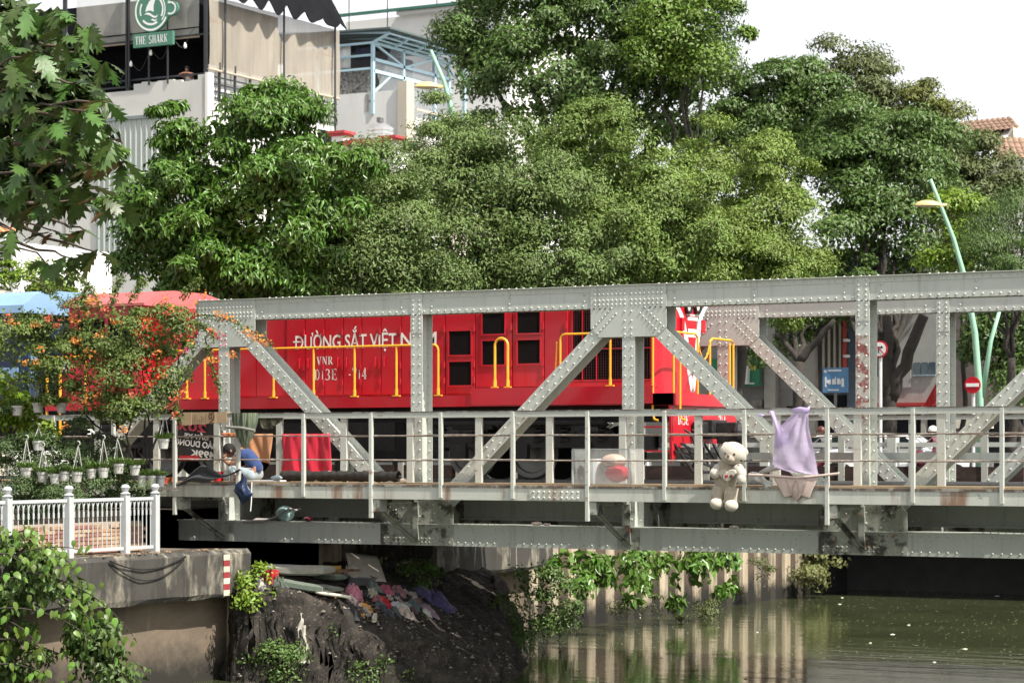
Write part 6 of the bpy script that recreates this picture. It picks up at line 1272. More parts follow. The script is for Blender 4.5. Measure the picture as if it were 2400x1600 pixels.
# ------------------------------------------------------------------ things on the walkway
ZD = -.03
def hung(name, label, px0, px1, py0, py1, y, ma, cat, fn=None, nu=24, nv=16, th=.006, amp=.02, k=14, group=None):
    a, b = on_y(px0, py1, y), on_y(px1, py0, y)
    def f(u, v):
        x = a.x + (b.x - a.x) * u; z = a.z + (b.z - a.z) * v; dx = dz = 0
        if fn: dx, dz = fn(u, v)
        return (x + dx, y + amp * math.sin(u * k + 1.5 * math.sin(v * 3)) * (1.1 - v * .6) + .4 * amp * math.sin(u * k * 2.3 + v * 5), z + dz)
    return MB().grid(f, nu, nv).build(name, ma, smooth=True, solid=th, label=label, cat=cat, group=group)
hung('red_cloth', 'red cloth hung over the inner railing rod', 661, 775, 1016, 1104, YI - .02, fabric('cloth_red', (.50, .012, .035), .06), 'cloth', lambda u, v: (.05 * (1 - v) * (u - .3), -.06 * u * (1 - v)), amp=.03, k=17)
hung('orange_cloth', 'orange brown towel hung on the inner rod behind the seated person', 560, 640, 1016, 1086, YI - .02, fabric('cloth_orange', (.42, .20, .095), .1), 'towel', lambda u, v: (.10 * (1 - v) * (.5 - u), .10 * (1 - v) * (1 - u)), amp=.03, k=10)
hung('orange_rag', 'small orange rag folded over the rod by the post', 518, 550, 1014, 1024, YI - .05, fabric('cloth_orange2', (.52, .16, .05)), 'rag', nu=10, nv=5)
# dark printed banner tied to the railing, print reads mirrored
a, b = on_y(400, 1080, YI + .06), on_y(512, 968, YI + .06)
BA = thing('banner', 'black advertising banner with mirrored red and white lettering tied inside the railing', 'banner', (a.x, a.y, a.z))
MB().grid(lambda u, v: (a.x + (b.x - a.x) * u, a.y + .015 * math.sin(u * 9 + v * 4), a.z + (b.z - a.z) * v), 16, 12).build('sheet', mat('banner_black', (.022, .02, .022), .5, var=.5, scale=5), BA, smooth=True)
W_, H_ = b.x - a.x, b.z - a.z; yf = a.y - .028
def btxt(s, u, v, h, ma, wd): MB().text(s, (a.x + W_ * (u + wd), yf, a.z + H_ * v), (-1, 0, .10), (.12, 0, 1), H_ * h, .03, W_ * wd).build('lettering', ma, BA)
BR_, BW_ = mat('banner_red', (.42, .05, .07), .6), mat('banner_white', (.52, .52, .50), .6)
btxt('20%', .12, .60, .17, BR_, .64); btxt('ĐẦY XE', .30, .43, .10, BW_, .52); btxt('BÁO DUONG', .10, .25, .13, BW_, .86); btxt('499K', .42, .05, .14, BW_, .52)
MB().box(a.x + W_ * .2, a.x + W_ * .62, yf - .001, yf + .001, a.z + .01, a.z + .10).build('red_band', mat('banner_band', (.35, .01, .02), .6), BA)
# flattened cardboard carton over the top rail
CBD = mat('cardboard', (.44, .32, .20), .85, var=.08, scale=4)
a, b = on_y(427, 996, YO - .03), on_y(532, 964, YO - .03)
CA_ = thing('cardboard_carton', 'flattened brown cardboard carton bent over the walkway top rail', 'cardboard', (a.x, a.y, a.z))
w3 = (b.x - a.x) / 4.4
for i, (f0, f1) in enumerate(((0, .95), (.97, 2.4), (2.42, 3.35), (3.37, 4.4))): MB().box(a.x + w3 * f0, a.x + w3 * f1, a.y - .012 + .006 * (i % 2), a.y - .004 + .006 * (i % 2), a.z + .012 * i, 1.16).build('panel', CBD, CA_)
MB().box(a.x, b.x, a.y, YO + .10, 1.150, 1.158).build('flap', CBD, CA_); pass
MB().text('NER', (a.x + w3 * 3.20, a.y - .016, a.z + .03), (0, 0, 1), (-1, 0, 0), .12, .02, .20).build('lettering', mat('print_brown', (.12, .05, .03), .8), CA_)
m = MB()
for k in range(6): m.box(a.x + w3 * (1.2 + .18 * k), a.x + w3 * (1.26 + .18 * k), a.y - .0155, a.y - .0145, a.z + .05, a.z + .05 + random.uniform(.05, .14))
m.build('small_print', mat('print_tan', (.25, .15, .09), .8), CA_, kind='stuff')
# green striped bundle, tied, tapering to a point
c = on_y(572, 965, YO - .06); B_ = thing('folded_parasol', 'green striped folded cloth bundle hanging point down from the rail', 'parasol', (c.x, c.y, c.z - .6))
m = MB(); N = 40; prof = [(.235, 0), (.24, -.10), (.215, -.22), (.16, -.36), (.09, -.50), (.035, -.60)]
rows = [[(c.x + .02 + r * math.cos(6.283 * j / N) * (1 + .10 * math.sin(12 * 6.283 * j / N)), c.y + .42 * r * math.sin(6.283 * j / N) * (1 + .2 * math.sin(12 * 6.283 * j / N)), 1.14 + h) for j in range(N)] for r, h in prof]
m.add([v for r in rows for v in r], [(i * N + j, (i + 1) * N + j, (i + 1) * N + (j + 1) % N, i * N + (j + 1) % N) for i in range(len(prof) - 1) for j in range(N)]); m.build('canopy', mat('parasol_green', (.10, .125, .085), .8, var=.3, scale=(40, 40, 1), layers=[((.24, .27, .18), (30, 30, .6), .5, .6, .8)]), B_, smooth=True)
MB().tube([(c.x - .26, c.y - .12, .90), (c.x + .05, c.y - .13, .885), (c.x + .30, c.y - .11, .84)], .025, 8).build('tie_rod', mat('rod_grey', (.22, .21, .19), .6), B_)
hung('camouflage_cloth', 'olive camouflage cloth sagging under the top rail', 595, 662, 972, 1000, YO + .05, mat('camouflage', (.13, .12, .08), .9, var=.4, scale=9, layers=[((.05, .05, .035), 8, .5, .55, .9)]), 'cloth', lambda u, v: (0, -.16 * math.sin(math.pi * u) * (1 - v) + .12 * (1 - v)), amp=.03)
# dark trouser cloth stretched between post and line
a, b = on_y(415, 1135, YO - .05), on_y(565, 1090, YO - .05)
def tro(u, v):
    x = a.x + (b.x - a.x) * u; wv = .02 + .26 * math.exp(-((u - .42) / .22) ** 2); zc = -.10 + .30 * u + .06 * math.sin(u * 6)
    return (x + .06 * v * math.sin(u * 4), a.y + .03 * math.sin(v * 9 + u * 6), zc + wv * (v - .35) * (1 + .2 * math.sin(u * 7)))
MB().grid(tro, 30, 10).build('dark_garment', fabric('charcoal_cloth', (.045, .05, .055)), smooth=True, solid=.008, label='charcoal garment stretched from the railing post to a clothes line', cat='clothes')
# red jug, bottle, tray
c = on_y(597, 1118, YO + .45); c = Vector((on_y(512, 1118, YO + .35).x, YO + .35, ZD)); J = thing('red_jug', 'red plastic jug standing on the walkway beside the seated person', 'jug', c)
MB().lathe([(.075, 0), (.085, .01), (.09, .16), (.095, .17), (.085, .17), (.08, .02)], c, 18).build('body', mat('plastic_red', (.55, .015, .02), .35), J, smooth=False); MB().tube([c + Vector((-.09, 0, .14)), c + Vector((-.15, 0, .11)), c + Vector((-.14, 0, .05)), c + Vector((-.09, 0, .03))], .012, 6).build('handle', mat('plastic_red', (1, 0, 0)), J)
c = Vector((on_y(543, 1118, YO + .2).x, YO + .2, ZD)); J = thing('water_bottle', 'clear plastic water bottle standing behind the railing post', 'bottle', c)
MB().lathe([(.03, 0), (.036, .01), (.036, .17), (.03, .2), (.014, .23), (.014, .26)], c, 14).build('body', mat('bottle_plastic', (.6, .65, .66), .15, trans=.6), J, smooth=True); MB().lathe([(.017, .25), (.017, .28), (.005, .281)], c, 10).build('cap', WHT, J)
c = Vector((on_y(392, 1140, YO + .1).x, YO + .1, -.09)); T_ = thing('sweet_tin', 'orange red round tin on the shelf end by the railing post', 'tin', c); MB().lathe([(.13, 0), (.14, .01), (.14, .10), (.145, .10), (.145, .125), (.05, .13)], c, 20).build('tin', mat('tin_red', (.40, .05, .02), .5, layers=[((.6, .35, .08), (20, 20, 8), .5, .58, .9)]), T_)
# blue carrier bag tied to the post
def bag(u, v):
    a_ = u * 6.283; r = [.015, .03, .06, .10, .12, .11, .06, .01]; i = min(6, int(v * 7)); t = v * 7 - i; rr_ = r[i] * (1 - t) + r[i + 1] * t
    x0 = on_y(570, 1100, YO - .06).x; rr_ *= 1 + .35 * abs(math.sin(v * 9 + 3 * math.sin(a_))) - .15; return (x0 + rr_ * math.cos(a_) * (1 + .35 * math.sin(5 * a_ + v * 6)) + .03 * v + .02 * math.sin(v * 11), YO - .08 + .5 * rr_ * math.sin(a_) * (1 + .3 * math.sin(4 * a_)), .12 - v * .52)
MB().grid(bag, 28, 16).build('blue_bag', mat('polythene_blue', (.010, .024, .065), .3, var=.4, scale=8, bump=.4, bscale=25), smooth=True, label='dark blue plastic bag hanging from the railing post over the fascia', cat='bag')
MB().tube([(on_y(590, 1130, YO - .03).x, YO - .03, ZD), (on_y(589, 1170, YO - .03).x, YO - .03, -.35), (on_y(587, 1195, YO - .03).x, YO - .03, -.52)], .010, 5).build('white_strap', WHT, label='white strap dangling below the fascia beside the blue bag', cat='strap')
# old dark timber and small bundles on the deck
x0, x1 = on_y(662, 1110, -.75).x, on_y(935, 1110, -.75).x
MB().grid(lambda u, v: (x0 + (x1 - x0) * u, -.75 + .09 * math.cos(6.283 * v), ZD + .10 + .085 * math.sin(6.283 * v) + .012 * math.sin(u * 40 + v * 20) + .01 * math.sin(u * 90)), 60, 12).build('old_beam', mat('charred', (.022, .019, .017), .9, var=.4, scale=(2, 14, 14), bump=.5), smooth=True, label='long charred timber beam lying along the walkway planks', cat='timber')
def lump(name, label, c, r, ma, cat, seed=1):
    rg = random.Random(seed); p0 = [rg.uniform(0, 6) for _ in range(4)]
    MB().grid(lambda u, v: (c.x + r[0] * math.sin(math.pi * v) * math.cos(6.2832 * u) * (1 + .15 * math.sin(6 * u * 6.28 + p0[0])), c.y + r[1] * math.sin(math.pi * v) * math.sin(6.2832 * u), c.z + r[2] * (1 + math.cos(math.pi * v) * (1 + .12 * math.sin(9 * u * 6.28 + p0[1])))), 20, 10).build(name, ma, smooth=True, label=label, cat=cat)
lump('white_bundle', 'white plastic bundle at the foot of the red cloth', Vector((on_y(772, 1108, -.5).x, -.5, ZD)), (.15, .1, .09), WHTP, 'bundle', 3)
lump('white_bundle', 'flat white paper bundle behind the railing post on the charred beam', Vector((on_y(728, 1105, -.55).x, -.55, ZD)), (.13, .1, .05), WHTP, 'bundle', 4)
MB().box(on_y(585, 1125, YO + .3).x, on_y(655, 1125, YO + .3).x, YO + .15, YO + .5, ZD, ZD + .03).build('folded_sheet', WHTP, label='folded white sheet on the planks beside the seated person', cat='sheet')
lump('pale_blue_rag', 'pale blue rag on the folded sheet end', Vector((on_y(648, 1120, YO + .25).x, YO + .25, ZD + .03)), (.10, .08, .04), fabric('rag_pale_blue', (.30, .38, .42)), 'rag', 6)
lump('bread_roll', 'small pale lump of food wrap on the planks by the post', Vector((on_y(945, 1128, YO + .2).x, YO + .2, ZD)), (.06, .05, .04), fabric('wrap_cream', (.6, .5, .4)), 'wrapper', 8)
# clear plastic box of odds and ends
xa, xb = on_y(1342, 1120, YO + .12).x, on_y(1474, 1120, YO + .12).x; ya, yb = YO + .12, YO + .62; za, zb_ = ZD + .005, .52
PB = thing('plastic_box', 'clear plastic storage box with red and cream things on the walkway', 'storage box', ((xa + xb) / 2, (ya + yb) / 2, ZD))
CLR = mat('clear_plastic', (.62, .63, .60), .12, var=.05, alpha=.17)
m = MB(); m.box(xa, xb, ya, ya + .006, za, zb_); m.box(xa, xb, yb - .006, yb, za, zb_); m.box(xa, xa + .006, ya + .006, yb - .006, za, zb_); m.box(xb - .006, xb, ya + .006, yb - .006, za, zb_); m.box(xa, xb, ya, yb, za - .004, za); m.build('side_wall', CLR, PB)
m = MB(); t = .012
for x in (xa, xb): m.box(x - t, x + t, ya - t, ya + t, za, zb_).box(x - t, x + t, yb - t, yb + t, za, zb_)
m.box(xa, xb, ya - t, ya + t, zb_ - .002, zb_ + .015); m.box(xa, xb, yb - t, yb + t, zb_ - .002, zb_ + .015); m.build('edge_frame', mat('clear_edge', (.50, .52, .50), .3, alpha=.8), PB)
MB().lathe([(.13, 0), (.15, .2), (.165, .40), (.15, .40)], ((xa * 3 + xb) / 4, ya + .25, za + .002), 16).build('white_bucket', mat('bucket_white', (.6, .62, .62), .5), label='translucent white bucket inside the clear plastic box', cat='bucket')
lump('red_bundle', 'red and white wrapped bundle inside the clear plastic box', Vector((xa * .3 + xb * .7, ya + .2, za + .04)), (.21, .16, .13), fabric('bundle_red', (.50, .03, .05)), 'bundle', 11)
lump('cream_bundle', 'cream plastic bag on the red bundle inside the clear box', Vector((xa * .38 + xb * .62, ya + .22, za + .25)), (.22, .14, .11), mat('poly_cream', (.52, .38, .31), .4, var=.3, scale=9), 'bag', 12)
# ---- teddy bear sitting on the deck edge, tied to the railing
FUR_SHADED = mat('bear_plush_shaded', (.37, .31, .235), .95, var=.08, scale=14, bump=.5, bscale=90, sheen=.5); FUR_SUNLIT = mat('bear_plush_sunlit', (.50, .45, .37), .95, var=.06, scale=14, bump=.5, bscale=90, sheen=.5)  # one plush in a shaded and a sunlit tone, chosen part by part
kx = on_y(1703, 1100, YO - .12); bx = kx.x; by = YO - .16; TB = thing('teddy_bear', 'large cream teddy bear with a heart patch tied outside the railing', 'teddy bear', (bx, by, -.42))
def tz(py, dy=0): return on_y(1700, py, by + dy).z
def tx(px, dy=0): return on_y(px, 1100, by + dy).x
def rot(ax, deg): return Matrix.Rotation(R_(deg), 3, ax)
MB().ball((tx(1700), by, (tz(1085) + tz(1150)) / 2), (.178, .14, .28), 20, 14).build('torso', FUR_SHADED, TB, smooth=True)
hd = MB().ball((tx(1718, -.03), by - .03, tz(1062, -.03)), (.215, .18, .175), 24, 16, rot('Y', 8)).build('head', FUR_SUNLIT, TB, smooth=True)
MB().ball((tx(1710, -.20), by - .20, tz(1075, -.20)), (.075, .07, .062), 16, 10).build('muzzle', FUR_SHADED, hd, smooth=True)
MB().ball((tx(1707, -.268), by - .268, tz(1068, -.268)), (.026, .016, .018), 10, 6).build('nose', mat('nose_brown', (.16, .10, .08), .5), hd, smooth=True)
for px, py in ((1700, 1062), (1721, 1064)): MB().ball((tx(px, -.195), by - .195, tz(py, -.195)), (.017, .017, .017), 10, 6).build('eye', mat('eye_black', (.01, .01, .01), .2), hd, smooth=True)
for px, py in ((1702, 1046), (1744, 1060)): e_ = MB().ball((tx(px, -.0), by - .0, tz(py, -.0)), (.07, .035, .068), 14, 10).build('ear', FUR_SUNLIT, hd, smooth=True)
m = MB(); m.tube([(tx(1686, -.04), by - .04, tz(1095, -.04)), (tx(1676, -.1), by - .1, tz(1106, -.1)), (tx(1677, -.15), by - .15, tz(1116, -.15))], [.078, .078, .064], 14); m.ball((tx(1676, -.15), by - .15, tz(1110, -.15)), (.085, .08, .075), 14, 9); m.build('arm', FUR_SUNLIT, TB, smooth=True)
m = MB(); m.tube([(tx(1728, -.04), by - .04, tz(1094, -.04)), (tx(1738, -.1), by - .1, tz(1108, -.1)), (tx(1737, -.14), by - .14, tz(1122, -.14))], [.078, .078, .064], 14); m.ball((tx(1737, -.14), by - .14, tz(1122, -.14)), (.07, .07, .085), 14, 9); m.build('arm', FUR_SUNLIT, TB, smooth=True)
for p0, p1 in (((1688, 1140), (1680, 1184)), ((1715, 1142), (1714, 1188))):
    m = MB(); m.tube([(tx(p0[0], -.02), by - .02, tz(p0[1], -.02)), (tx((p0[0] + p1[0]) / 2), by - .04, tz((p0[1] + p1[1]) / 2)), (tx(p1[0], -.05), by - .05, tz(p1[1], -.05))], [.105, .10, .09], 16); lg_ = m.build('leg', FUR_SHADED, TB, smooth=True)
    MB().ball((tx(p1[0], -.10), by - .10, tz(p1[1] - 4, -.10)), (.10, .13, .092), 16, 10).build('foot', FUR_SUNLIT, lg_, smooth=True)
hp2 = [(0, -.9), (.55, -.35), (.95, .2), (.85, .62), (.5, .75), (.15, .62), (0, .42), (-.15, .62), (-.5, .75), (-.85, .62), (-.95, .2), (-.55, -.35)]
hy = by - .145; ht = MB().prism([(a * .155, b * .115) for a, b in hp2], ((tx(1704, -.19), hy, tz(1113, -.19)), (1, 0, .06), (0, 0, 1), (0, -1, 0)), .045).build('heart_patch', FUR_SUNLIT, TB, bevel=.015)
MB().text('I', (tx(1693, -.19), hy - .050, tz(1119, -.19)), (1, 0, .05), (0, 0, 1), .05, .02).build('lettering', BLACK, ht)
MB().prism([(a * .032, b * .03) for a, b in hp2], ((tx(1703, -.19), hy - .047, tz(1116, -.19)), (1, 0, .05), (0, 0, 1), (0, -1, 0)), .004).build('red_heart', mat('heart_red', (.45, .01, .03), .6), ht)
MB().lathe([(.030, 0), (.030, .005), (.001, .006)], (tx(1714, -.19), hy - .047, tz(1116, -.19)), 12, (0, -1, 0)).build('brown_dot', mat('dot_brown', (.12, .06, .04), .7), ht)
MB().text('YOU', (tx(1695, -.19), hy - .050, tz(1126, -.19)), (1, 0, .05), (0, 0, 1), .028, .01).build('lettering', mat('pale_print', (.4, .36, .3), .8), ht)
MB().tube([(tx(1735, -.1), by - .1, tz(1077, -.1)), (tx(1742), by + .0, tz(1080)), (tx(1752), YO, tz(1078))], .012, 6).ball((tx(1738, -.12), by - .12, tz(1079, -.12)), (.022, .015, .018), 8, 6).build('black_bow', BLACK, TB)
# ---- lilac garment tied to the top rail
LIL = mat('lilac_film', (.62, .52, .76), .35, var=.12, scale=5, bump=.7, bscale=5, translucent=.45, alpha=.86, layers=[((.66, .58, .78), (3, 3, .9), .45, .65, .7)])
yv = YO - .05
outl = [((1800, 970), (1812, 970)), ((1815, 985), (1895, 975)), ((1822, 1005), (1900, 1000)), ((1817, 1030), (1904, 1030)), ((1815, 1060), (1912, 1060)), ((1815, 1085), (1917, 1090)), ((1824, 1096), (1922, 1108)), ((1850, 1104), (1922, 1112))]
def pil(u, v):
    i = min(6, int(v * 7)); t = v * 7 - i; a = Vector(outl[i][0]).lerp(Vector(outl[i + 1][0]), t); b = Vector(outl[i][1]).lerp(Vector(outl[i + 1][1]), t); q_ = a.lerp(b, u)
    p_ = on_y(q_.x, q_.y, yv); dk = Vector((q_.x - 1893, (q_.y - 950))); an_ = math.atan2(dk.x, dk.y); p_.y = 0; return (p_.x, yv - .03 * abs(math.sin(an_ * 11 + .6 * math.sin(dk.length * .05))) * min(1, dk.length / 60) - .05 * v - .05 * math.sin(u * math.pi) * v + .018 * math.sin(u * 6 + v * 5) * (.3 + v) + .008 * math.sin(u * 13 - v * 9), p_.z)
GL = thing('lilac_garment', 'lilac see-through garment knotted to the top rail and blowing out', 'clothes', on_y(1868, 1110, yv))
outl[0] = ((1862, 966), (1895, 962)); outl[1] = ((1842, 988), (1896, 980)); outl[2] = ((1821, 1008), (1899, 1002))
MB().grid(pil, 34, 30).build('body', LIL, GL, smooth=True)
kn = [on_y(x, y, yv) for x, y in ((1806, 962), (1812, 985), (1822, 1005), (1836, 1015), (1848, 1005))]
sl_ = [((1802, 964), (1813, 962)), ((1811, 984), (1822, 983)), ((1815, 1008), (1838, 1010)), ((1815, 1030), (1852, 1022)), ((1816, 1052), (1866, 1040))]
def stp(u, v):
    i = min(3, int(v * 4)); t = v * 4 - i; q_ = Vector(sl_[i][0]).lerp(Vector(sl_[i + 1][0]), t).lerp(Vector(sl_[i][1]).lerp(Vector(sl_[i + 1][1]), t), u); p_ = on_y(q_.x, q_.y, yv - .03); return (p_.x, yv - .03 - .04 * math.sin(u * 3.14) * (1 - .4 * v) + .012 * math.sin(u * 9 + v * 4), p_.z)
MB().grid(stp, 10, 20).build('tied_strap', LIL, GL, smooth=True)
kn = [on_y(x, y, yv) for x, y in ((1856, 961), (1875, 958), (1893, 962), (1898, 952))]; MB().tube(kn, [.02, .035, .045, .012], 10).build('knot', LIL, GL, smooth=True)
lump('lilac_scrap', 'small lilac scrap caught on the railing beside the lilac garment', Vector((on_y(1785, 972, YO).x, YO - .02, on_y(1785, 976, YO).z)), (.05, .02, .018), LIL, 'scrap', 9)
# ---- beige briefs stretched on the line between two posts
BEI = fabric('beige_cotton', (.56, .44, .39), .05)
yq = YO - .045
def strip(pts_top, pts_bot, n_=24):
    def f(u, v):
        def at(ps): k = u * (len(ps) - 1); i = min(len(ps) - 2, int(k)); return Vector(ps[i]).lerp(Vector(ps[i + 1]), k - i)
        q_ = at(pts_top).lerp(at(pts_bot), v); p_ = on_y(q_.x, q_.y, yq); return (p_.x, yq - .02 * math.sin(math.pi * u) * math.sin(math.pi * v) + .003 * math.sin(u * 22 + v * 5), p_.z)
    return f
UB = thing('beige_briefs', 'beige cotton briefs stretched on a line between two railing posts', 'clothes', on_y(1868, 1170, yq))
MB().grid(strip([(1748, 1110), (1800, 1111), (1868, 1117), (1920, 1112), (1968, 1106)], [(1752, 1114), (1805, 1117), (1868, 1122), (1922, 1117), (1966, 1112)]), 30, 3).build('waistband', BEI, UB, smooth=True, solid=.01)
MB().grid(strip([(1812, 1118), (1840, 1120), (1868, 1122), (1895, 1120), (1918, 1117)], [(1838, 1166), (1857, 1161), (1866, 1174), (1877, 1161), (1896, 1168)]), 24, 14).build('front_panel', BEI, UB, smooth=True, solid=.008)
MB().tube([on_y(x, y, yq - .035) for x, y in ((1864, 1125), (1858, 1140), (1860, 1158), (1866, 1166), (1872, 1150), (1868, 1125))], .008, 5).build('fly_seam', fabric('seam_dark', (.36, .27, .24)), UB)
for q_ in ([(1842, 1122), (1850, 1145), (1862, 1168)], [(1892, 1120), (1884, 1145), (1874, 1166)]): MB().tube([on_y(x, y, yq - .034) for x, y in q_], .006, 5).build('seam', fabric('seam_dark', (1, 1, 1)), UB)
hung('white_rag', 'grey white rag knotted round the railing post beside the briefs', 1750, 1812, 1112, 1132, YO + .03, fabric('rag_grey', (.5, .5, .48)), 'rag', lambda u, v: (0, .06 * math.sin(u * 5) - .05 * u), nu=14, nv=6)
MB().tube([on_y(x, y, YO + .12) for x, y in ((1780, 1109), (1800, 1100), (1830, 1092), (1850, 1098))], [.03, .045, .05, .02], 8).build('grey_scarf', fabric('scarf_grey', (.45, .44, .42)), smooth=True, label='twisted grey scarf behind the lilac garment hem', cat='scarf')
# ---- things lying on the bottom chord
a = on_y(575, 1225, -.08); zc = ZB + CH
MB().grid(lambda u, v: (a.x - .02 + .95 * u, -.12 + .40 * v, zc + .02 + (.0 if u < .45 else .42 * (u - .45) ** 1.3) + .015 * math.sin(v * 7) - .05 * (1 - u) * (1 - v)), 20, 6).build('folded_mat', fabric('mat_grey', (.36, .33, .32)), smooth=True, solid=.025, label='grey foam mat folded up on the bottom chord', cat='mat')
lump('teal_cushion', 'pale teal cushion tucked under the folded grey mat', Vector((on_y(672, 1212, .1).x, .05, zc)), (.17, .12, .13), fabric('teal_pale', (.30, .46, .46)), 'cushion', 14)
lump('maroon_rag', 'small maroon rag on the edge of the bottom chord', Vector((on_y(722, 1222, -.04).x, -.03, zc)), (.09, .06, .045), fabric('maroon', (.14, .012, .03)), 'rag', 15)
for i, (px, s) in enumerate(((968, .03), (1258, .06), (1282, .04), (460, .05), (1720, .05))):
    c = on_y(px, 1235, .1); lump('litter_scrap', 'small pale scrap of litter lying on the bottom chord', Vector((c.x, .1, zc)), (s * 1.6, s, s * .5), fabric('scrap_pale', (.5, .42, .36)), 'litter', 20 + i); COL.objects[-1]['group'] = 'litter on the bottom chord'
# ------------------------------------------------------------------ people
SKIN = mat('skin', (.30, .155, .10), .55, var=.06, scale=8); HAIR = mat('black_hair', (.006, .005, .005), .8, var=.3, scale=40)
def body(name, joints, edges, ma, parent, root=0, sub=2):
    """one continuous skinned figure: joints (point, radius), edges between them"""
    off = wloc(parent); me = bpy.data.meshes.new(name); me.from_pydata([tuple(Vector(p) - off) for p, r in joints], edges, []); me.materials.append(ma)
    o = link_mesh(name, me, parent); md = o.modifiers.new('k', 'SKIN'); md.use_smooth_shade = True
    for i, (p, r) in enumerate(joints): s = me.skin_vertices[0].data[i]; s.radius = r if isinstance(r, tuple) else (r, r); s.use_root = (i == root)
    md = o.modifiers.new('s', 'SUBSURF'); md.levels = sub; md.render_levels = sub; return o
def hand(o_, d, side, parent, s=1.):
    """palm with four fingers of unequal length, slightly curled, and a thumb from its side"""
    o_, d, side = Vector(o_), Vector(d).normalized(), Vector(side).normalized(); up = d.cross(side).normalized(); J = [(o_, .020 * s), (o_ + d * .05 * s, (.036 * s, .016 * s)), (o_ + d * .085 * s, (.036 * s, .014 * s))]; E_ = [(0, 1), (1, 2)]
    for k, ln in enumerate((.060, .070, .066, .050)):
        b = o_ + d * .085 * s + side * (-.027 + .018 * k) * s; i = len(J); J += [(b, .009 * s), (b + d * ln * .55 * s - up * .008 * s, .0085 * s), (b + d * ln * .95 * s - up * .03 * s, .007 * s)]; E_ += [(2, i), (i, i + 1), (i + 1, i + 2)]
    b = o_ + d * .03 * s - side * .032 * s; i = len(J); J += [(b, .012 * s), (b + d * .03 * s - side * .022 * s, .010 * s), (b + d * .055 * s - side * .026 * s, .008 * s)]; E_ += [(1, i), (i, i + 1), (i + 1, i + 2)]
    return body('hand', J, E_, SKIN, parent, 0, 1)
def head(c, look, parent, s=1., hair=HAIR, tilt=(0, 0, 1)):
    """head about .22 m tall: skull, jaw, nose, brow, mouth, ears, cap of hair"""
    c, look = Vector(c), Vector(look).normalized(); sd_ = look.cross(Vector(tilt)).normalized(); up = sd_.cross(look).normalized()
    Rm = Matrix((sd_, look, up)).transposed()
    def W(x, y, z): return c + Rm @ (Vector((x, y, z)) * s)
    m = MB()
    def sk(u, v):
        th = math.pi * v; ph = 6.2832 * u; x, y, z = math.sin(th) * math.cos(ph), math.sin(th) * math.sin(ph), math.cos(th)
        jaw = 1 - .28 * max(0, -z) ** 1.2; yy = y * .095 * (1 if y < 0 else 1.0) + (.012 if z < -.3 and y > 0 else 0); return W(x * .074 * jaw, yy * jaw, z * .112)
    m.grid(sk, 24, 16); h_ = m.build('head', SKIN, parent, smooth=True)
    MB().ball(W(0, .098, -.012), (.014 * s, .018 * s, .022 * s), 10, 8).build('nose', SKIN, h_, smooth=True)
    for sx_ in (-1, 1):
        MB().ball(W(.029 * sx_, .088, .012), (.011 * s,) * 3, 8, 6).build('eye', mat('eye_dark', (.02, .015, .012), .3), h_, smooth=True); MB().ball(W(.076 * sx_, -.005, -.005), (.012 * s, .02 * s, .03 * s), 8, 6, Rm).build('ear', SKIN, h_, smooth=True)
        MB().tube([W(.014 * sx_, .092, .032), W(.030 * sx_, .090, .036), W(.046 * sx_, .078, .030)], .005 * s, 5).build('eyebrow', HAIR, h_)
    MB().tube([W(-.024, .090, -.054), W(0, .097, -.054), W(.024, .090, -.054)], .005 * s, 6).build('mouth', mat('lips', (.26, .09, .075), .5), h_, smooth=True)
    if hair:
        m = MB()
        def hr(u, v):
            th = math.pi * v * .62; ph = 6.2832 * u; x, y, z = math.sin(th) * math.cos(ph), math.sin(th) * math.sin(ph), math.cos(th)
            k = 1.0 + .03 * math.sin(9 * ph); cut = 0 if y < .35 else (y - .35) * .9; return W(x * .084 * k, (y - .0) * .108 * k - .006 - cut * .012, max(z, -.38 + cut * 1.3) * .124)
        m.grid(hr, 28, 12).build('hair', hair, h_, smooth=True)
    return h_, W
# ---- person in a blue shirt sitting on the walkway, head resting on a hand
yp = YO + .55; gx = on_y(586, 1115, yp).x
PS_ = thing('person', 'person in blue shirt and pale jeans sitting bent forward on the walkway planks', 'person', (gx, yp, ZD))
def Q(dx, dy, z): return Vector((gx + dx, yp + dy, z))
SHIRT = fabric('shirt_blue', (.022, .048, .15), .2); JEAN = fabric('jeans_pale', (.27, .33, .36), .15)
hip = Q(.16, .05, .09); ch = Q(-.02, .0, .42); nk = Q(-.17, -.02, .51); hc = Q(-.385, -.08, .50)
J = [(hip, (.12, .11)), (Q(.09, .02, .27), (.11, .10)), (ch, (.115, .10)), (nk, .07), (Q(-.27, -.05, .525), .052), (Q(-.09, -.17, .45), .062), (Q(-.10, .15, .45), .062), (Q(-.24, -.24, .25), .048), (Q(-.20, .2, .22), .048), (Q(-.43, -.18, .36), .036), (Q(-.36, .12, .18), .036)]
E_ = [(0, 1), (1, 2), (2, 3), (3, 4), (2, 5), (2, 6), (5, 7), (6, 8), (7, 9), (8, 10)]
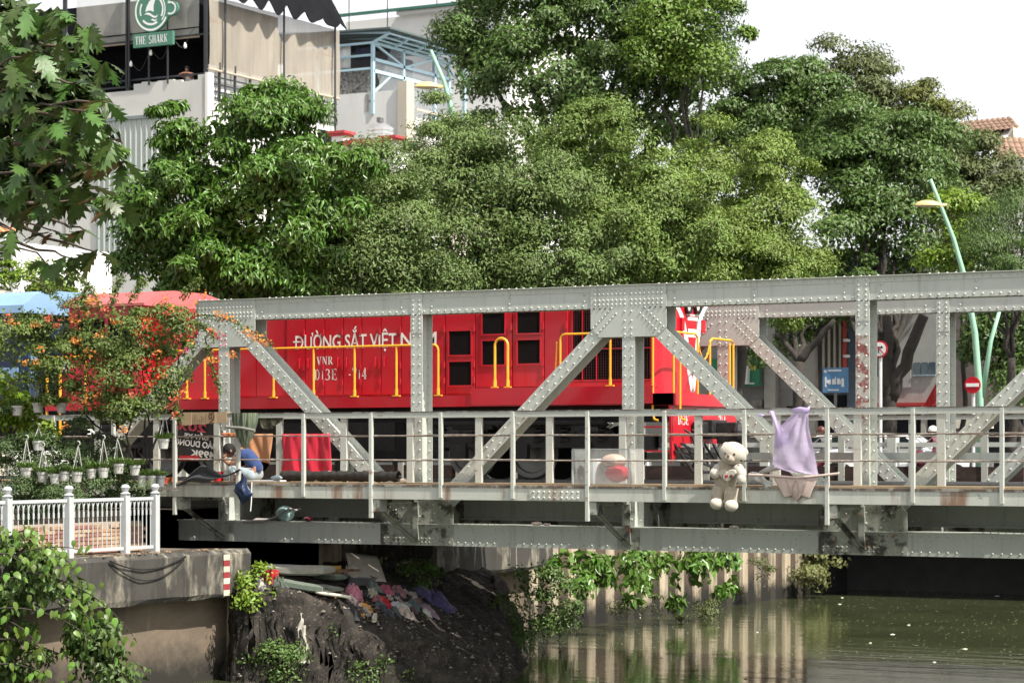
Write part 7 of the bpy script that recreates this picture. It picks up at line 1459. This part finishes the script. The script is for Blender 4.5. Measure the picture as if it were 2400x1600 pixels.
# legs folded in front, part of the same body
J += [(Q(.02, -.13, .10), .095), (Q(-.30, -.22, .20), .072), (Q(-.06, -.30, .03), .052), (Q(.02, .17, .10), .095), (Q(-.34, .18, .18), .072), (Q(-.10, .08, .03), .05), (Q(-.16, -.34, .02), .04), (Q(-.2, .03, .02), .04)]
E_ += [(0, 11), (11, 12), (12, 13), (13, 17), (0, 14), (14, 15), (15, 16), (16, 18)]
bo = body('body', J, E_, SKIN, PS_)
def sleeve(js, nm, ma): body(nm, js, [(i, i + 1) for i in range(len(js) - 1)], ma, bo)
Js = [(hip + Vector((.0, 0, .02)), (.14, .13)), (Q(.09, .02, .27), (.135, .12)), (ch, (.14, .12)), (Q(-.10, -.02, .49), (.10, .09)), (Q(-.09, -.17, .45), .078), (Q(-.17, -.21, .35), .07), (Q(-.10, .15, .45), .078), (Q(-.16, .18, .33), .07)]
body('shirt', Js, [(0, 1), (1, 2), (2, 3), (2, 4), (4, 5), (2, 6), (6, 7)], SHIRT, bo)
body('jeans', [(hip, (.165, .14)), (Q(.02, -.13, .10), .108), (Q(-.30, -.22, .20), .086), (Q(-.08, -.29, .04), .064), (Q(.02, .17, .10), .108), (Q(-.34, .18, .18), .086), (Q(-.12, .09, .04), .062)], [(0, 1), (1, 2), (2, 3), (0, 4), (4, 5), (5, 6)], JEAN, bo)
head(hc, (-.55, -.72, -.42), PS_, 1.08)
hand(Q(-.43, -.18, .36), (.05, .25, .9), (-.8, .3, 0), PS_); hand(Q(-.36, .12, .18), (-.9, -.2, -.3), (0, 1, 0), PS_)
# ---- person leaning on the cafe parapet
zp = zb; cxp = xy(428); yp2 = YF + .32
PC = thing('person', 'dark-haired person in white top leaning folded arms on the cafe parapet', 'person', (cxp, yp2 + .3, zb - .8))
def Q2(dx, dy, dz): return Vector((cxp + dx, yp2 + dy, zb + dz))
J = [(Q2(0, .30, -.72), (.15, .12)), (Q2(0, .25, -.40), (.14, .11)), (Q2(0, .12, .0), (.17, .12)), (Q2(0, .06, .17), .06), (Q2(0, .02, .25), .05), (Q2(-.18, .06, .07), .06), (Q2(.18, .06, .07), .06), (Q2(-.36, -.10, .14), .048), (Q2(.36, -.10, .14), .048), (Q2(-.08, -.16, .20), .035), (Q2(.08, -.18, .19), .035)]
bo = body('body', J, [(0, 1), (1, 2), (2, 3), (3, 4), (2, 5), (2, 6), (5, 7), (6, 8), (7, 9), (8, 10)], SKIN, PC)
body('top', [(Q2(0, .30, -.74), (.17, .14)), (Q2(0, .25, -.40), (.165, .13)), (Q2(0, .12, .0), (.19, .135)), (Q2(0, .07, .12), (.10, .08)), (Q2(-.18, .06, .07), .072), (Q2(.18, .06, .07), .072)], [(0, 1), (1, 2), (2, 3), (2, 4), (2, 5)], fabric('top_white', (.62, .61, .6)), bo)
head(Q2(0, -.03, .36), (.1, -.9, -.25), PC, 1.05); hand(Q2(-.08, -.16, .20), (.9, -.1, .05), (0, .5, .8), PC); hand(Q2(.08, -.18, .19), (-.9, -.1, .0), (0, .5, .8), PC)
# ------------------------------------------------------------------ street furniture and traffic
LG = mat('lamp_green', (.27, .47, .34), .5, var=.06); LY = mat('lamp_shell', (.66, .48, .22), .45, var=.08)
def lamp(label, pole_px, head_px, d, extra=None, group='green street lamps'):
    t = thing('street_lamp', label, 'street lamp', Vector((*on_d(pole_px[0][0], 1050, d).xy, ZS)), group)
    pts = [Vector((*on_d(pole_px[0][0], 1050, d).xy, ZS))] + [on_d(x, y, d) for x, y in pole_px]; n_ = len(pts); MB().tube(pts, [.105 - .06 * i / (n_ - 1) for i in range(n_)], 10).build('pole', LG, t, smooth=True)
    c = on_d(*head_px, d); k = d / FPX; w_, h = 31 * k, 13 * k
    m = MB(); rt = RT
    def sh(u, v): a = 6.2832 * u; q_ = v; rr_ = math.sin(q_ * math.pi / 2); return c + rt * (w_ * rr_ * math.cos(a)) + FW * (w_ * .55 * rr_ * math.sin(a)) + Vector((0, 0, h * math.cos(q_ * math.pi / 2)))
    hd_ = MB().grid(sh, 24, 8).build('lamp_head', LY, t, smooth=True)
    def gl(u, v): a = 6.2832 * u; return c + rt * (w_ * .95 * v * math.cos(a)) + FW * (w_ * .5 * v * math.sin(a)) + Vector((0, 0, -h * .35 * (1 - v * v)))
    MB().grid(gl, 24, 5).build('lens', mat('lens_cream', (.50, .42, .26), .3), hd_, smooth=True)
    e_ = c + rt * w_ * .9; MB().tube([e_, e_ + rt * (18 * k) + Vector((0, 0, 2 * k))], [.07, .035], 8).build('arm', LY, t)
    for ex in extra or (): MB().tube([on_d(x, y, d) for x, y in ex], [.08, .06, .05][:len(ex)], 10).build('second_pole', LG, t, smooth=True)
    return t
lamp('curved green street lamp rising between the beige terrace house and the dark tree', [(1110, 480), (1070, 300), (1040, 190), (1010, 118)], (1001, 205), 66)
lamp('curved green street lamp with a forked second stem beside the no-entry sign', [(2297, 930), (2285, 780), (2278, 740), (2255, 630), (2235, 560), (2200, 470), (2181, 420)], (2174, 482), 67, [[(2302, 930), (2322, 800), (2345, 720)]])
def roundsign(label, px, py, rpx, y, base, marks, pole=True):
    c = on_y(px, py, y); rr_ = rpx * (on_y(px + 1, py, y) - c).length; t = thing('traffic_sign', label, 'traffic sign', Vector((c.x, y, ZS)))
    MB().lathe([(rr_, 0), (rr_, .02), (.01, .021)], c, 28, (0, -1, 0)).build('disc', base, t)
    m = marks(c, rr_); m[0].build('symbol', m[1], t)
    if pole: MB().tube([(c.x, y + .05, ZS), (c.x, y + .05, c.z)], .05, 8).build('post', mat('post_pale', (.55, .55, .53), .5), t)
    return t
SR = mat('sign_red', (.45, .008, .02), .45); SW = mat('sign_face_white', (.75, .75, .74), .5)
roundsign('red no-entry sign with white bar on a pale post', 2280, 902, 19, 27.4, SR, lambda c, r: (MB().box(c.x - r * .78, c.x + r * .78, c.y - .035, c.y - .022, c.z - r * .2, c.z + r * .2), SW))
def nrt(c, r):
    m = MB(); m.lathe([(r * .8, .022), (r * .8, .026), (.01, .027)], c, 28, (0, -1, 0)); return m, SW
ts = roundsign('white no-right-turn sign with red rim behind the flaking post', 2062, 818, 19, 27.0, SR, nrt)
c = on_y(2062, 818, 27.0); r = 19 * (on_y(2063, 818, 27.0) - c).length; yy = c.y - .032
MB().bar((c.x - .1 * r, yy, c.z - .45 * r), (c.x - .1 * r, yy, c.z + .22 * r), .006, .13 * r, (1, 0, 0)).bar((c.x - .16 * r, yy - .001, c.z + .22 * r), (c.x + .28 * r, yy - .001, c.z + .22 * r), .006, .13 * r).prism([(.22 * r, .05 * r), (.5 * r, .22 * r), (.22 * r, .40 * r)], ((c.x, yy, c.z), (1, 0, 0), (0, 0, 1), (0, -1, 0)), .005).build('arrow', BLACK, ts)
MB().bar((c.x - .55 * r, yy - .004, c.z + .55 * r), (c.x + .55 * r, yy - .004, c.z - .55 * r), .005, .12 * r).build('slash', SR, ts)
# flag on a staff
FL = thing('flag', 'limp red flag hanging from a staff before the shop house', 'flag', Vector((on_y(2206, 950, 41).x, 41, ZS))); p0 = on_y(2207, 890, 41)
MB().tube([(p0.x, 41, ZS), (p0.x + .05, 41, p0.z + .3)], .025, 6).build('staff', STEEL, FL)
MB().grid(lambda u, v: (p0.x - u * (.15 + .55 * v), 41 + .06 * math.sin(u * 8 + v * 4), p0.z - v * 1.05 * (.55 + .45 * u) - .0), 10, 12).build('cloth', fabric('flag_red', (.40, .02, .02)), FL, smooth=True, solid=.006)
# cars and riders on the road, seen over the balustrade
CARW = mat('car_white', (.75, .76, .76), .25, coat=.6, var=.02); CARG = mat('car_glass', (.02, .03, .03), .06)
def car(label, px, y, paint, flip=1):
    c = on_y(px, 1040, y); t = thing('car', label, 'car', (c.x, y, ZS), 'cars passing on the road behind the railway')
    prof = [(-2.1, .35), (-2.15, .7), (-2.0, .92), (-1.35, 1.0), (-.75, 1.42), (.45, 1.47), (1.15, 1.05), (1.95, .92), (2.12, .7), (2.1, .35)]
    def bodyf(sc, zs=0):  return [(c.x + flip * a, ZS + b) for a, b in prof]
    N = 6; rows = []
    for k in range(N + 1):
        yv_ = -.85 + 1.7 * k / N; inn = 1 - .10 * (abs(yv_) / .85) ** 4
        rows.append([(c.x + flip * a * (1 - .02 * (abs(yv_) / .85) ** 4), y + yv_ * (1 if b < 1.0 else .86), ZS + .22 + (b - .22) * (1 if b < 1.0 else inn)) for a, b in prof])
    n_ = len(prof); m = MB(); m.add([v for r in rows for v in r], [(i * n_ + j, (i + 1) * n_ + j, (i + 1) * n_ + (j + 1) % n_, i * n_ + (j + 1) % n_) for i in range(N) for j in range(n_)] + [tuple(range(n_)), tuple(range(N * n_ + n_ - 1, N * n_ - 1, -1))]); m.build('body', paint, t, smooth=False, bevel=.03)
    for s in (-1, 1):
        for pl_ in ([(-1.2, 1.02), (-.72, 1.36), (-.22, 1.40), (-.22, 1.02)], [(-.14, 1.02), (-.14, 1.40), (.40, 1.40), (.98, 1.02)]): MB().prism([(flip * a, b) for a, b in pl_], ((c.x, y + s * .79, ZS), (1, 0, 0), (0, 0, 1), (0, s, 0)), .045).build('window', CARG, t)
        for xw_ in (-1.3, 1.3): w_ = MB().lathe([(.31, 0), (.32, .04), (.32, .16), (.28, .19)], (c.x + xw_, y + s * .70, ZS + .32), 18, (0, s, 0)).build('wheel', mat('tyre', (.015, .015, .015), .8), t); MB().lathe([(.2, .0), (.19, .03), (.03, .04)], (c.x + xw_, y + s * .885, ZS + .32), 12, (0, s, 0)).build('rim', STEEL, w_)
    for dy in (-.6, .6): MB().box(c.x + flip * 2.04 - .05, c.x + flip * 2.04 + .05, y + dy - .15, y + dy + .15, ZS + .66, ZS + .8).build('headlight', mat('lamp_glass', (1, 1, 1)), t)
    MB().prism([(flip * a, b) for a, b in ((1.10, 1.06), (.48, 1.42), (.52, 1.46), (1.18, 1.08))], ((c.x, y - .62, ZS), (1, 0, 0), (0, 0, 1), (0, 1, 0)), 1.24).build('windscreen', CARG, t)
car('white saloon car passing behind the balustrade near the lilac garment', 1985, 31.5, CARW); car('white saloon car passing behind the flaking bridge post', 2085, 30.5, CARW, -1); car('dark saloon car passing beside the white helmeted rider', 2150, 33.5, mat('car_dark', (.03, .035, .04), .25, coat=.6))
def rider(label, px, y, helm, jack, flip=1):
    c = on_y(px, 1040, y); t = thing('person', label, 'person', (c.x, y, ZS), 'riders on the road behind the railway')
    def q_(a, b, z): return Vector((c.x + flip * a, y + b, ZS + z))
    bo = body('body', [(q_(-.15, 0, .82), (.15, .13)), (q_(-.08, 0, 1.08), (.15, .12)), (q_(.0, 0, 1.26), (.16, .11)), (q_(.04, 0, 1.38), .06), (q_(.02, .18, 1.26), .06), (q_(.02, -.18, 1.26), .06), (q_(.26, .22, 1.10), .045), (q_(.26, -.22, 1.10), .045), (q_(.48, .24, 1.06), .035), (q_(.48, -.24, 1.06), .035), (q_(.22, .14, .80), .085), (q_(.22, -.14, .80), .085), (q_(.18, .13, .36), .055), (q_(.18, -.13, .36), .055)], [(0, 1), (1, 2), (2, 3), (2, 4), (2, 5), (4, 6), (5, 7), (6, 8), (7, 9), (0, 10), (0, 11), (10, 12), (11, 13)], jack, t)
    h_, W = head(q_(.08, 0, 1.50), (flip, 0, -.05), t, 1., None)
    MB().grid(lambda u, v: W(.115 * math.sin(math.pi * .56 * v) * math.cos(6.2832 * u), .135 * math.sin(math.pi * .56 * v) * math.sin(6.2832 * u) - .01, .02 + .135 * math.cos(math.pi * .56 * v)), 22, 9).build('helmet', helm, h_, smooth=True)
    hand(q_(.48, .24, 1.06), (flip, 0, -.2), (0, 1, 0), t); hand(q_(.48, -.24, 1.06), (flip, 0, -.2), (0, 1, 0), t)
    b_ = thing('motorbike', 'motorbike under the ' + label.split(' riding')[0], 'motorbike', (c.x, y, ZS), 'motorbikes on the road behind the railway')
    for a in (-.6, .62): MB().lathe([(.24, -.05), (.29, -.04), (.30, 0), (.29, .04), (.24, .05)], q_(a, 0, .29), 20, (0, 1, 0)).build('wheel', mat('tyre', (1, 1, 1)), b_)
    MB().tube([q_(-.75, 0, .72), q_(-.4, 0, .76), q_(-.05, 0, .72), q_(.2, 0, .45), (q_(.42, 0, .62)), q_(.5, 0, .95)], [.06, .12, .12, .10, .10, .07], 10).build('fairing', mat('bike_maroon', (.18, .02, .04), .3), b_, smooth=True)
    MB().tube([q_(.62, .06, .29), q_(.48, .06, .98)], .025, 8).tube([q_(.48, -.32, 1.03), q_(.48, .32, 1.03)], .018, 8).build('fork', STEEL, b_); MB().tube([q_(-.6, -.1, .3), q_(.1, -.1, .32)], .045, 8).build('exhaust', STEEL, b_)
rider('white helmeted rider in maroon jacket riding behind the balustrade', 2192, 29.6, WHT, fabric('jacket_maroon', (.16, .05, .07)), -1)
rider('dark helmeted rider in grey jacket riding behind the balustrade', 1930, 29.2, mat('helmet_brown', (.10, .03, .025), .3), fabric('jacket_grey', (.09, .09, .10)), -1)
